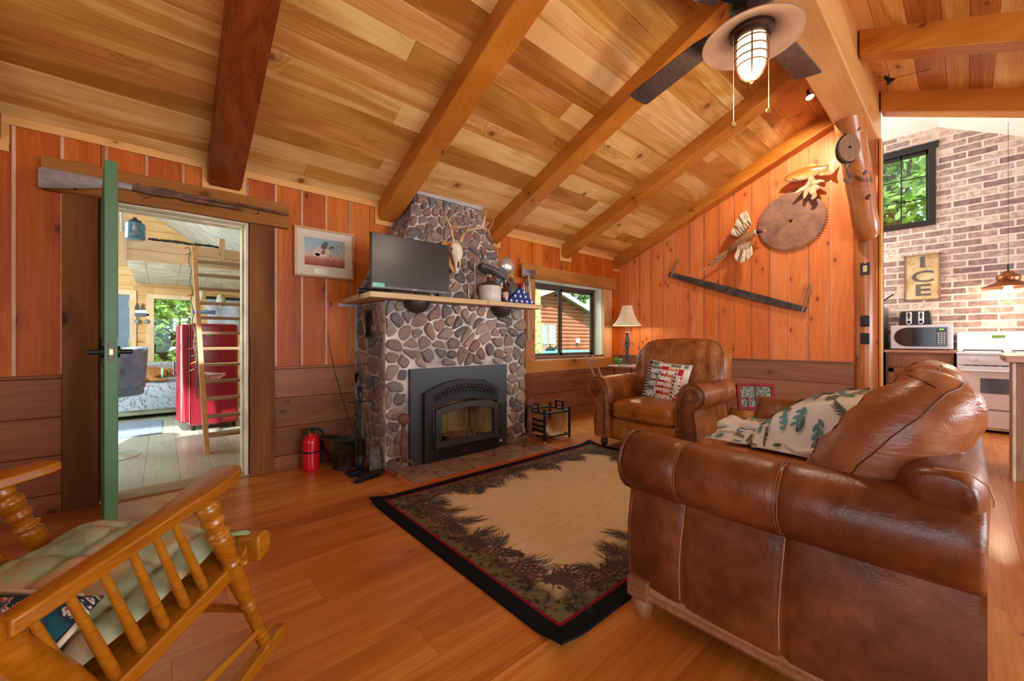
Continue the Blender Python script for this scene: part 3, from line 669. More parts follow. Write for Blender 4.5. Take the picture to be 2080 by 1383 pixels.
# ================================================================== leather seating
L_dark = leather('saddle_leather', (76, 36, 14), (112, 58, 26), (148, 84, 42), .34, .3)
L_warm = leather('worn_tan_leather', (134, 74, 22), (176, 106, 38), (200, 136, 62), .32, .3)
L_pil = leather('creased_leather', (98, 52, 28), (138, 80, 46), (168, 108, 68), .30, .32, (1, 1, 3.5))
L_trim = plain('pale_stitching', (172, 118, 78), .6)
NAIL = plain('antique_nails', (92, 72, 54), .35, .9)
FOOT = wood('turned_oak_foot', (112, 68, 40), (152, 102, 64), (182, 134, 94), 'z', 2, 20, .1)
RAILW = wood('carved_oak_rail', (104, 60, 34), (144, 92, 56), (178, 126, 86), 'x', 2, 20, .1)
ARMP = [(0, .10), (0, .30), (.0, .50), (.012, .60)]+[(.135+.108*cos(R(a)), .585+.108*sin(R(a))) for a in (165, 145, 125, 105, 90, 70, 50, 30, 10, -10, -30, -50, -70)]+[(.150, .47), (.158, .42), (.172, .34), (.176, .24), (.165, .10)]
def arm(par, s, yin, x0, x1, mat, seams=(), nails=True, wide=1.0, topmat=None, bulge=.012):
    # s=+1 left arm; yin inner face; local y = s*(yin+u)
    mb = MB(); N = 22
    def P(u, z, x):
        t = (x-x0)/(x1-x0); k = 0
        for q in seams: k += -.007*exp(-((x-q)/.012)**2)
        cz = .34; d = bulge*(1-abs(2*t-1)**2.5)
        uu = u*wide+(d+k)*(1 if u > .05 else 0); zz = z+(k+.0*d)*(1 if z > .55 else 0)
        e = min(t, 1-t)*(x1-x0); rn = .014*max(0, 1-e/.02)**2
        uc, zc = .135*wide, .585
        if z > .48: uu += (uc-uu)*rn/.108*1.0; zz += (zc-zz)*rn/.108
        return (x, s*(yin+uu), zz)
    xs = sorted(set([x0+(x1-x0)*i/N for i in range(N+1)]+[x0+.006, x0+.014, x1-.006, x1-.014]+[q+d for q in seams for d in (-.016, -.008, 0, .008, .016)]))
    mb.loft([[P(u, z, x) for u, z in ARMP] for x in xs])
    o = mb.build('arm', mat, par, smooth=55)
    # seams (pale stitching, double)
    for q in seams:
        mb = MB()
        for d in (-.004, .004):
            mb.tube([Vector(P(u, z, q+d))+Vector((0, s*.002 if u > .1 else -s*.002, .0015 if z > .6 else 0)) for u, z in ARMP[3:17]], .0016 if d < 0 else .0011, 5)
        mb.build('stitching', L_trim, o)
    # front scroll panel with welt and nail heads
    C = [(.018, .12), (.016, .42), (.022, .54)]+[(.135+.088*cos(R(a)), .585+.088*sin(R(a))) for a in range(170, -160, -20)]+[(.075, .53), (.085, .56)]
    prof = [(u*wide, z) for u, z in ARMP[:17]]+[(.150*wide, .47), (.158*wide, .42), (.172*wide, .34), (.176*wide, .24), (.165*wide, .12)]
    mb = MB(); mb.tube([(x1-.002, s*(yin+u), z) for u, z in prof[1:]], .007, 8)
    mb.build('welt', mat, o, smooth=80)
    if nails:
        inner = [(.045, .12), (.043, .30), (.040, .45), (.044, .55)]+[(.135+.07*cos(R(a)), .585+.07*sin(R(a))) for a in range(160, -190, -15)]
        spiral = [(.135+(.066-.0009*i)*cos(R(160-i*13)), .585+(.066-.0009*i)*sin(R(160-i*13))) for i in range(30)]
        mb = MB(); mb.tube([(x1+.001, s*(yin+u*wide), z) for u, z in [(.045, .12), (.043, .30), (.040, .45), (.046, .54)]+spiral[2:]], .006, 8)
        mb.prism([((yin+u*wide)*s, z) for u, z in [(.05, .12), (.055, .30), (.052, .44), (.07, .52), (.11, .52), (.135, .47), (.145, .40), (.155, .30), (.158, .22), (.15, .12)]], x1-.006, x1+.010, 'x') if False else None
        mb.build('scroll_roll', L_dark, o, smooth=80)
        mb = MB()
        def run(pts, st=.0135):
            acc = 0; last = None
            for a, b in zip(pts, pts[1:]):
                a, b = Vector((0, *a)), Vector((0, *b)); L = (b-a).length; t = acc
                while t < L: p = a.lerp(b, t/L); mb.at(T(x1+.004, s*(yin+p.y*wide), p.z) @ RY(pi/2)); mb.lathe([(.0042, -.004), (.0040, .001), (.002, .0032)], 6); t += st
                acc = t-L
        run([(.058, .13), (.057, .30), (.054, .44), (.066, .53), (.10, .555), (.14, .555), (.155, .585), (.14, .62), (.11, .62)]); run([(.150, .13), (.160, .24), (.158, .33), (.146, .41), (.138, .462)])
        mb.build('nail_heads', NAIL, o)['kind'] = 'stuff'
    return o
def cushion(par, name, mat, c, r, e=.35, e2=.35, rot=None, n=36, m=20, crown=.0, wob=.006, seed=0, seam=True, world=False, M=None):
    mb = MB(); mb.at(M if M is not None else T(*c) @ (rot if rot is not None else Matrix()))
    def fn(p):
        u, v, w_ = p[0]/r[0], p[1]/r[1], p[2]/r[2]
        k = crown*(1-min(1, u*u))*(1-min(1, v*v))*(1 if w_ > 0 else .2)
        wn = hn(p[0]*9+seed, p[1]*9, p[2]*9)*wob
        return (p[0]+wn, p[1]+wn, p[2]*(1+k)+wn)
    mb.ell((0, 0, 0), r[0], r[1], r[2], n, m, None, e, e2, fn)
    o = mb.build(name, mat, par, smooth=80)
    if seam:
        mb2 = MB(); mb2.at(mb.M)
        def pw(a, q): return math.copysign(abs(a)**q, a)
        mb2.tube([fn((r[0]*1.006*pw(cos(2*pi*i/64), e2), r[1]*1.006*pw(sin(2*pi*i/64), e2), r[2]*.02)) for i in range(64)], .0028, 6, closed=True)
        mb2.build('piping', mat, o, smooth=80)
    return o
def foot(mb, x, y, h=.10, r=.04): mb.at(T(x, y, 0)); mb.lathe([(r*.62, 0), (r*.75, .012), (r*.95, .04), (r*1.0, .06), (r*.8, .075), (r*.85, .085), (r*.85, h)], 18); mb.at(Matrix())
# ---- loveseat: faces +Y (the fireplace); local x forward, local y to the near (left) arm
ls = thing('leather_loveseat', 'large brown leather loveseat with a rolled arm turned to the camera', 'sofa', (2.145, -.03, 0), pi/2)
AW = .845
for s in (1, -1): arm(ls, s, AW-.243, .0, .90, L_dark, seams=(.385, .685), bulge=.016)
# panel seams on the outside of the arms are in the sides
for s in (1, -1):
    for q in (.385, .685):
        mb = MB(); mb.tube([(q+.004+.006*sin(z*9), s*(AW-.243+u+.016*(1-abs(2*q/.90-1)**2.5)-.0015), z) for u, z in [(.150, .47), (.159, .42), (.171, .34), (.175, .24), (.166, .14)]], .0022, 5); mb.build('panel_seam', L_trim, ls)
mb = MB(); mb.box(.02, .85, -.60, .60, .10, .30); mb.build('base', L_dark, ls, bevel=.02, smooth=50)
for i, (a, b, c) in enumerate(((.0, .95, .782),)):
    for s in (1, -1):
        mb = MB(); mb.loft([[(x, s*(AW-.086+w_), z) for w_, z in ((0, .075), (.028, .078), (.034, .09), (.026, .10), (.030, .112), (.022, .122), (.012, .135), (0, .138))] for x in (0, .81)]); mb.build('side_rail', wood('carved_oak_rail_long', (104, 60, 34), (144, 92, 56), (178, 126, 86), 'y', 2, 20, .1), ls, smooth=30)
        mb = MB(); mb.box(.81, .895, s*(AW-.10) if s > 0 else -(AW-.045), (AW-.045) if s > 0 else -(AW-.10), .075, .15); mb.build('corner_block', RAILW, ls, bevel=.005)
        mb = MB(); foot(mb, .85, s*(AW-.09), .08, .044); mb.build('foot', FOOT, ls, smooth=40)
        mb = MB(); foot(mb, .06, s*(AW-.10), .08, .035); mb.build('foot', FOOT, ls, smooth=40)
mb = MB()  # back frame: loft along y
def backsec(y):
    e = max(0, abs(y)-(AW-.10))/.09; k = .03*e*e; yl = max(-(AW-.13), min(AW-.13, y))
    return [(.20-k, yl, .12), (.22-k, yl, .45), (.17-k, yl, .66-k), (.145-k, y, .735-k), (.115, y, .762-k), (.06, y, .770-k), (.02, y, .757-k), (-.006+k, y, .72-k), (-.008+k, y, .68), (-.004, yl, .63), (0, yl, .46), (.005, yl, .12)]
ys = [-AW+.02, -AW+.026, -AW+.05, -AW+.10]+[-.6+.1*i for i in range(13)]+[AW-.10, AW-.05, AW-.026, AW-.02]
mb.loft([backsec(y) for y in ys]); bk = mb.build('back', L_dark, ls, smooth=70, sub=1)
for y in (AW-.028, -AW+.028): mb = MB(); mb.tube([(-.008, y, z) for z in (.695, .71)]+[(.0, y, .738), (.03, y, .760), (.08, y, .758)], .002, 5); mb.build('back_stitching', L_trim, bk)
for y in (-.30, .30): mb = MB(); mb.tube([(-.006, y, .60), (-.002, y, .715), (.022, y, .752), (.06, y, .766), (.11, y, .758)], .0012, 5); mb.build('back_seam', L_trim, bk)
for s in (1, -1): cushion(ls, 'seat_cushion', L_warm, (.50, s*.302, .435), (.378, .302, .105), .25, .20, crown=.16, seed=s)
def pillow_loft(par, name, M, w, h, t, seed):
    """loose back pillow: width w (y), height h (z), thickness t (x) with boxed gusset and stitched seams"""
    mb = MB(); mb.at(M)
    def fn(p):
        u, v = p[1]/w, p[2]/h
        k = 1-.10*v if v > 0 else 1+.05*v
        x = p[0]*k; z = p[2]; y = p[1]*(1-.05*max(0, v))
        r_ = hn(p[1]*3+seed, p[2]*16, p[0]*6)*.009+hn(p[1]*5+seed, p[2]*40, 3)*.004
        fold = .006*sin(p[2]*70+hn(p[1]*4, seed)*8)*max(0, 1-abs(abs(u)-.62)/.25)
        x += (r_+fold)*(1 if p[0] > 0 else -1); return (x, y, z+.03*(abs(u)**2)*v)
    mb.ell((0, 0, 0), t, w, h, 52, 34, None, .62, .50, fn) if False else None
    def S(a, b):   # a around (y-x ring), b vertical
        ph = -pi/2+pi*b; th = 2*pi*a
        def pw(q, e): return math.copysign(abs(q)**e, q)
        return fn((t*pw(cos(ph), .55)*pw(cos(th), .75), w*pw(cos(ph), .38)*pw(sin(th), .6), h*pw(sin(ph), .8)))
    mb.grid(S, 64, 40, cu=True); o = mb.build(name, L_pil, par, smooth=80)
    mb = MB(); mb.at(M)
    for y in (.50, -.50):
        for d in (-.008, .008):
            pts = []
            for i in range(41):
                b = .10+.80*i/40; 
                for sgn in (1,):
                    ph = -pi/2+pi*b; th = math.asin(min(1, max(-1, math.copysign(min(1, abs(y)+.0)**(1/.6), y)/max(.2, cos(ph)**.0))))
                    pts.append(Vector(S((th/(2*pi)) % 1+d*.3, b))*1.004)
            mb.tube(pts, .0018, 5)
    mb.tube([Vector(S((.25+.5*0), .03+.94*i/40))*1.003 for i in range(41)], .002, 5); mb.tube([Vector(S(.75, .03+.94*i/40))*1.003 for i in range(41)], .002, 5)
    for zz in (.30, .74): mb.tube([Vector(S((-.23+.46*i/40) % 1, zz))*1.004 for i in range(41)], .0016, 5)
    mb.build('seam', plain('leather_seam', (92, 46, 24), .5), o)
    return o
pillow_loft(ls, 'back_pillow', T(.175, .40, .742) @ RX(.10) @ RY(-.66), .355, .225, .125, 1)
pillow_loft(ls, 'back_pillow', T(.19, -.33, .735) @ RY(-.42), .315, .23, .12, 5)
# ---- armchair: faces -X
ac = thing('leather_armchair', 'tan leather rolled-arm armchair with a lettered cushion by the corner', 'armchair', (4.115, 1.955, 0), pi)
for s in (1, -1): arm(ac, s, .335, .16, .86, leather('armchair_arm_leather', (96, 48, 20), (140, 80, 36), (176, 112, 58), .32, .3), seams=(.40,), wide=1.0, bulge=.012)
mb = MB(); mb.box(.10, .80, -.335, .335, .10, .27); mb.build('base', L_dark, ac, bevel=.02, smooth=50)
mb = MB(); mb.grid(lambda u, v: (.825+.018*(1-(2*u-1)**2)*(1-(2*v-1)**4), -.33+.66*u, .10+.20*v), 16, 8); mb.build('front_panel', L_warm, ac, smooth=80, solid=.01)
cushion(ac, 'seat_cushion', L_warm, (.50, 0, .385), (.37, .328, .095), .35, .22, crown=.16, seed=4)
mb = MB()
def acb(a, b):
    ph = -pi/2+pi*b; th = 2*pi*a
    def pw(q, e): return math.copysign(abs(q)**e, q)
    x, y, z = .15*pw(cos(ph), .5)*pw(cos(th), .6), .475*pw(cos(ph), .30)*pw(sin(th), .45), .36*pw(sin(ph), .55)
    f = .010*sin(y*55+z*6)*max(0, min(1, (z+.05)/.25))+hn(y*9, z*4, 2)*.014
    z += .05*(1-(y/.475)**2)*max(0, z/.36); x += f*(1 if x > 0 else -.4); y *= 1-.10*max(0, -z/.36)**2
    return (x+(-.20)*z*.9, y, z)
mb.at(T(.10, 0, .665)); mb.grid(acb, 72, 36, cu=True); o = mb.build('back', leather('armchair_back_leather', (104, 52, 22), (150, 88, 38), (182, 118, 60), .3, .8, (3, 3, .8)), ac, smooth=80)
for a in (.185, .815): mb = MB(); mb.at(T(.10, 0, .665)); mb.tube([Vector(acb(a, .04+.92*i/40))*1.003 for i in range(41)], .0022, 5); mb.build('back_seam', plain('leather_seam_dark', (84, 42, 22), .5), o)
for s in (1, -1):
    for x in (.80, .12): mb = MB(); foot(mb, x, s*.43, .10, .036); mb.build('foot', plain('dark_foot', (60, 34, 22), .4), ac, smooth=40)
# ---- cushion with lettering on the armchair
def soft(u, v, W, H, t):   # surface height of a square pillow
    return t*max(0, (1-abs(u)**2.6))**.55*max(0, (1-abs(v)**2.6))**.55
pl = thing('lettered_cushion', 'small square cushion printed with camping words on the armchair', 'cushion', M=T(3.69, 1.935, .635) @ RZ(-pi/2+.10) @ RX(R(72)) @ RZ(R(-6)))
def pillow2(par, name, mats, W, H, t, seed=0, n=22):
    mb = MB()
    for s in (1, -1):
        def f(a, b):
            u, v = 2*a-1, 2*b-1; x = W*u*(1-.07*(1-abs(u))*0-.05*(1-v*v)*abs(u)*1.2); y = H*v*(1-.06*(1-u*u)*abs(v)*1.2)
            return (x, y, s*(soft(u, v, W, H, t)+.001)+hn(x*12+seed, y*12, s)*.006*(1-u*u)*(1-v*v))
        mb.grid(f, n, n)
    return mb.build(name, mats, par, smooth=80)
PW, PH, PT = .215, .215, .07
body = pillow2(pl, 'cover', plain('cushion_cream', (206, 190, 170), .8, 0, .1), PW, PH, PT)
def onp(x, y, W, H, t, lift=.002):
    u, v = x/W, y/H; X = x*(1-.06*(1-v*v)*abs(u)); Y = y*(1-.072*(1-u*u)*abs(v)); return (X, Y, soft(u, v, W, H, t)+lift+hn(X*12, Y*12, 1)*.006*(1-u*u)*(1-v*v)+.0012)
def patch(mb, x0, x1, y0, y1, mi, S, n=8, lift=.002): mb.grid(lambda a, b: S(x0+(x1-x0)*a, y0+(y1-y0)*b, lift), n, n, mi)
def words(mb, txt, x, y, size, mi, S, rot=0, sx=1, lift=.004, bold=.004):
    vs, fs = text2d(txt, size, bold); c, s_ = cos(rot), sin(rot); out = []
    for vx, vy, _ in vs: vx *= sx; X, Y = x+vx*c-vy*s_, y+vx*s_+vy*c; out.append(S(X, Y, lift))
    mb.add(out, fs, mi)
S1 = lambda x, y, l: onp(max(-PW*.99, min(PW*.99, x)), max(-PH*.99, min(PH*.99, y)), PW, PH, PT, l)
pmats = [plain('print_grey_green', (106, 122, 108), .8, 0, .1), plain('print_red', (176, 44, 44), .8, 0, .1), plain('print_orange', (206, 110, 64), .8, 0, .1), plain('print_cream', (236, 226, 214), .8, 0, .1), plain('print_slate', (52, 50, 66), .8, 0, .1)]
mb = MB()
patch(mb, -.205, -.165, -.20, .20, 4, S1); patch(mb, -.155, -.06, -.20, .15, 0, S1); patch(mb, -.055, .02, -.20, .17, 1, S1); patch(mb, .025, .085, -.19, .14, 2, S1); patch(mb, .118, .165, -.19, .15, 1, S1); patch(mb, -.15, .19, .165, .20, 0, S1)
for i in range(12): patch(mb, -.204, -.17, -.19+.031*i, -.178+.031*i, 3, S1, 3, .004)
for i in range(9): patch(mb, .092, .108, -.18+.038*i, -.162+.038*i, 4, S1, 2, .004)
words(mb, 'ENJOY THE VIEW', -.03, .095, .052, 3, S1, 0, .62); words(mb, 'Go Fishing', -.035, .035, .062, 3, S1, 0, .8); words(mb, 'HIKE', -.108, -.035, .06, 3, S1, 0, .6); words(mb, 'EXPLORE', .015, -.028, .042, 3, S1, 0, .75)
words(mb, 'HAVE FUN', .0, -.085, .042, 3, S1, 0, .75); words(mb, 'NAP', -.108, -.135, .092, 3, S1, 0, .62, bold=.006); words(mb, 'stars', .02, -.15, .085, 3, S1, 0, .85, bold=.006); words(mb, 'CAMPING', .143, -.03, .062, 3, S1, pi/2, .8, bold=.005); words(mb, "sunset", -.03, .182, .05, 3, S1, 0, .9); words(mb, 'S', .14, .175, .06, 3, S1)
mb.build('printed_lettering', pmats, pl)
# ---- throw blanket over the far end of the loveseat
BL = plain('fleece_throw', (214, 208, 198), .9, 0, .1, var=.05, bump=.3, bs=120)
def blk(u, v):   # u: across (world x), v: from seat front over pillow/back
    # path in world y,z
    path = [(.875, .545), (.83, .565), (.74, .570), (.67, .59), (.62, .645), (.565, .705), (.49, .75), (.40, .778), (.31, .79), (.22, .80), (.15, .81), (.10, .82)]
    t = v*(len(path)-1); i = min(int(t), len(path)-2); f = t-i
    f = f*f*(3-2*f) if False else f
    y = path[i][0]*(1-f)+path[i+1][0]*f; z = path[i][1]*(1-f)+path[i+1][1]*f
    x0 = 2.06+.02*sin(v*6); x1 = 2.74-.04*sin(v*5)
    g_ = .12*u/.3 if u < .3 else .12+.88*(u-.3)/.7; x = x0+(x1-x0)*g_; e = .02*hn(x*5, y*5+v*3, 1)+.012*sin(x*26+v*7)*(1-v)**.5+.008*sin(x*60+v*3)*(1-v)**2
    sk_ = min(1, max(0, u/.34)); sk_ = sk_*sk_*(3-2*sk_); s2_ = min(1, max(0, (1-u)/.1)); s2_ = .35+.65*s2_*(2-s2_)
    zb_ = .545; x -= .05*(1-sk_)*(z > .6)
    return (x, y+.5*e*(v > .4), zb_+(z-zb_)*sk_*s2_+abs(e)*.9+.010)
bt = thing('throw_blanket', 'white fleece throw printed with teal pine sprigs draped over the loveseat', 'blanket', (2.4, .4, .5))
mb = MB(); mb.grid(blk, 44, 60); mb.build('cloth', BL, bt, world=True, smooth=80, solid=.006, sub=1)
mb = MB(); rr_ = random.Random(4)   # folded front roll of the blanket
for k in range(3):
    pts = [(2.27-.30*i/16+.045*k+.012*sin(i*.9+k), .88-.50*i/16-.03*k, .590+.022*(k % 2)+.012*sin(i*1.3+k*2)) for i in range(17)]
    mb.tube(pts, [.014+.026*sin(pi*min(1, (i+1)/6))*(1-.3*i/16) for i in range(17)], 10)
mb.build('folds', BL, bt, world=True, smooth=80)
mb = MB(); PR = [plain('print_teal', (84, 132, 138), .9), plain('print_dark_green', (72, 88, 68), .9), plain('print_berry', (150, 44, 40), .9), plain('print_twig', (120, 78, 52), .9)]
def nrm(u, v, l=.011):
    e = .004; a = Vector(blk(u, v)); b = Vector(blk(min(1, u+e), v))-Vector(blk(max(0, u-e), v)); c = Vector(blk(u, min(1, v+e)))-Vector(blk(u, max(0, v-e))); n = b.cross(c)
    n = n.normalized() if n.length > 1e-9 else Vector((0, 0, 1))
    if n.dot(Vector((-.4, .3, .8))) < 0: n = -n
    return tuple(a+n*(l if l > 0 else .011))
def strip(mb, pts, wd, mi, S):   # tapered strip in uv
    L = []
    for i, (a, b) in enumerate(pts):
        p, q = pts[max(0, i-1)], pts[min(len(pts)-1, i+1)]; dx, dy = q[0]-p[0], q[1]-p[1]; d = sqrt(dx*dx+dy*dy) or 1; t = i/(len(pts)-1); w_ = wd*max(.12, sin(pi*min(1, max(0, .1+.8*t))))
        L.append((a-dy/d*w_, b+dx/d*w_)); L.append((a+dy/d*w_, b-dx/d*w_))
    vs = [S(*p) for p in L]; mb.add(vs, [(2*i, 2*i+1, 2*i+3, 2*i+2) for i in range(len(pts)-1)], mi)
AS = 1.9
def leafp(mb, u, v, a, L, wd, mi): strip(mb, [(u+cos(a)*L*t/4, v+sin(a)*L*t/4/AS) for t in range(5)], wd, mi, lambda x, y: nrm(min(1, max(0, x)), min(1, max(0, y))))
cells_ = [(.05+.125*(i+.5*(j % 2)), .04+.074*j) for j in range(13) for i in range(8)]
for k, (u, v) in enumerate(cells_):
    u += rr_.uniform(-.03, .03); v += rr_.uniform(-.02, .02); a = rr_.uniform(0, 6.28); ty = (k*7+k//6) % 3
    if ty == 0:
        for i in range(6): leafp(mb, u+cos(a)*.018*(i-3), v+sin(a)*.015*(i-3)/AS, a+(.75 if i % 2 else -.75), .045, .009, 0)
        leafp(mb, u-cos(a)*.05, v-sin(a)*.05/AS, a, .10, .003, 3)
    elif ty == 1:
        for i in range(12): leafp(mb, u+cos(a)*.012*(i-6), v+sin(a)*.012*(i-6)/AS, a+(.5 if i % 2 else -.5), .05, .0035, 1)
        leafp(mb, u-cos(a)*.08, v-sin(a)*.08/AS, a, .17, .005, 3)
    else:
        leafp(mb, u, v, a, .075, .014, 0 if k % 2 else 1)
        if k % 4 == 2: leafp(mb, u+.03, v, 0, .016, .008, 2)
mb.build('sprig_print', PR, bt, world=True)['kind'] = 'stuff'
# ================================================================== rug
RX0, RX1, RY0, RY1 = 1.01, 3.29, .90, 2.555
t = NT('woven_rug'); p = t.obj(); sx, sy_, sz = t.sep(p)[:3]
dx = t.math('SUBTRACT', 1.14, t.math('ABSOLUTE', t.math('SUBTRACT', sx, 0.0))); dy = t.math('SUBTRACT', .8275, t.math('ABSOLUTE', t.math('SUBTRACT', sy_, 0.0)))
d = t.math('MINIMUM', dx, dy); nz = t.noise(p, 4.5, 4, .6); nf = t.noise(p, 90, 3, .7); nm = t.noise(p, 28, 4, .7)
cen = t.mix(t.math('MULTIPLY', t.noise(t.vm('MULTIPLY', p, (3, 14, 1)), 2.2, 3), .9), (226, 202, 162), (196, 160, 112)); cen = t.mix(t.n('MapRange', {0: nf, 1: .55, 2: .75, 3: 0.0, 4: .35}).outputs[0], cen, (130, 96, 58))
olive = t.mix(t.n('MapRange', {0: nm, 1: .46, 2: .6, 3: 0.0, 4: 1.0}).outputs[0], (112, 98, 66), (52, 46, 36))
din = t.math('ADD', d, t.math('MULTIPLY_ADD', nz, .34, -.17)); f1 = t.n('MapRange', {0: din, 1: .20, 2: .30, 3: 0.0, 4: 1.0}).outputs[0]
c = t.mix(f1, olive, cen); c = t.mix(t.math('LESS_THAN', d, .084), c, (128, 22, 34)); c = t.mix(t.math('LESS_THAN', d, .070), c, (26, 25, 28))
t.set(c, .95, 0, .05); t.bump(t.noise(p, 240, 2), .5, .004); M_rug = t.m
rg = thing('area_rug', 'beige rug with black border, red line and pinecone design on the floor', 'rug', ((RX0+RX1)/2, (RY0+RY1)/2, 0))
mb = MB()
def rf(a, b):
    x, y = -1.14+2.28*a, -.8275+1.655*b; lift = 0
    for cx, cy in ((-1.14, .8275), (-1.14, -.8275), (1.14, .8275)): lift += .022*exp(-((x-cx)**2+(y-cy)**2)/.006)
    return (x, y, .012+lift+.001*hn(x*5, y*5))
mb.grid(rf, 60, 44); vs_top = mb
def rfb(a, b): q = rf(a, b); return (q[0], q[1], q[2]-.011)
mb.grid(rfb, 60, 44)
for side in range(4):
    def ed(a, b):
        u, v = [(a, 0), (a, 1), (0, a), (1, a)][side]; q = rf(u, v); return (q[0], q[1], q[2]-.011*b)
    mb.grid(ed, 60, 1)
mb.build('pile', M_rug, rg, smooth=60)
mb = MB(); r = random.Random(12); RS = lambda x, y: (x, y, rf((x+1.14)/2.28, (y+.8275)/1.655)[2]+.0016)
def rleaf(x, y, a, L, wd, mi): strip(mb, [(x+cos(a+.03*t)*L*t/4, y+sin(a+.03*t)*L*t/4) for t in range(5)], wd, mi, RS)
def spray(x, y, a, n=22, L=.125):
    for i in range(n):
        s_ = i/n; rleaf(x+cos(a)*.07*s_, y+sin(a)*.07*s_, a+(1 if i % 2 else -1)*(.12+.85*(1-s_))+r.uniform(-.08, .08), L*(.6+.4*s_)*r.uniform(.8, 1.1), .0023, 0 if i % 3 else 2)
    rleaf(x-cos(a)*.08, y-sin(a)*.08, a, .16, .005, 1)
def cone(x, y, a, L=.13, wd=.04):
    rleaf(x-cos(a)*.01, y-sin(a)*.01, a, L*1.12, wd*.9, 0); n = 7
    for i in range(n):
        t_ = i/(n-1); w_ = wd*sin(pi*(.14+.72*t_))
        for j in (-1.5, -.5, .5, 1.5):
            jj = j+(.25 if i % 2 else -.25); cx, cy = x+cos(a)*L*t_-sin(a)*jj*w_*.6, y+sin(a)*L*t_+cos(a)*jj*w_*.6
            rleaf(cx, cy, a+jj*.45, .024, .0085, 1); rleaf(cx+cos(a)*.006, cy+sin(a)*.006, a+jj*.45, .016, .0055, 3)
def along(s_):  # perimeter param
    per = [(-1, .62), (-1, -.62), (1, -.62), (1, .62)]
    segsL = [((-.93, .60), (-.93, -.62)), ((-.93, -.62), (.95, -.62)), ((.95, -.62), (.95, .62)), ((.95, .62), (-.93, .62))]
    k = int(s_) % 4; f = s_-int(s_); a, b = segsL[k]; return (a[0]+(b[0]-a[0])*f, a[1]+(b[1]-a[1])*f, atan2(b[1]-a[1], b[0]-a[0]))
for k, n in ((0, 7), (1, 10), (2, 7), (3, 10)):
    for i in range(n):
        x, y, a = along(k+(i+.4)/n); inn = a+pi/2; off = r.uniform(-.05, .05); x += cos(inn)*off; y += sin(inn)*off
        cone(x, y, a+r.uniform(-.7, .9), r.uniform(.12, .17), .045); spray(x+cos(inn)*.03, y+sin(inn)*.03, inn+r.uniform(-.9, .9)); spray(x-cos(inn)*.02, y-sin(inn)*.02, a+r.uniform(1.9, 4.0), 11, .10)
        x2, y2, _ = along(k+min(.999, (i+.85)/n)); strip(mb, [(x, y), ((x+x2)/2+cos(inn)*.03, (y+y2)/2+sin(inn)*.03), (x2, y2)], .005, 1, RS)
        if i % 2: spray(x2, y2, a+r.uniform(.4, 1.4), 13, .13)
mb.build('pinecone_motif', [plain('motif_needle', (62, 46, 32), .95), plain('motif_brown', (78, 48, 32), .95), plain('motif_blue_green', (44, 50, 50), .95), plain('motif_tan', (150, 112, 78), .95)], rg)['kind'] = 'stuff'
# ================================================================== rocking chair (foreground left)
dvec = Vector((.71, .704, 0)); nvec = Vector((-.704, .71, 0))
rk = thing('rocking_chair', 'honey maple rocking chair with turned posts and green tufted seat pad', 'rocking chair', (.243, 1.504, 0), atan2(.704, .71))
TURN = [(0, .017), (.03, .019), (.055, .027), (.075, .021), (.10, .024), (.125, .020), (.14, .025), (.155, .021), (.30, .023), (.34, .026), (.345, .020), (.36, .028), (.375, .022), (.42, .027), (.50, .030), (.56, .029), (.60, .026), (.615, .031), (.63, .024), (.70, .030), (.76, .032), (.775, .024), (.79, .036), (.805, .024), (.83, .026), (.85, .035), (.875, .026), (.89, .032), (.92, .037), (.945, .025), (.965, .032), (.985, .028), (1, .018)]
def turned(mb, a, b, prof, sc=1, n=16):
    a, b = Vector(a), Vector(b)
    if len(prof) > 8:
        q = []
        for i in range(len(prof)-1):
            for k in range(4): f = k/4; g = f*f*(3-2*f); q.append((prof[i][0]+(prof[i+1][0]-prof[i][0])*f, prof[i][1]+(prof[i+1][1]-prof[i][1])*g))
        prof = q+[prof[-1]]
    mb.tube([a.lerp(b, t) for t, r_ in prof], [r_*sc for t, r_ in prof], n)
Wd = .50
def armtop(x): # local z of arm centre
    return .60+(x+.655)/.485*.085+.012*sin((x+.655)/.485*pi)
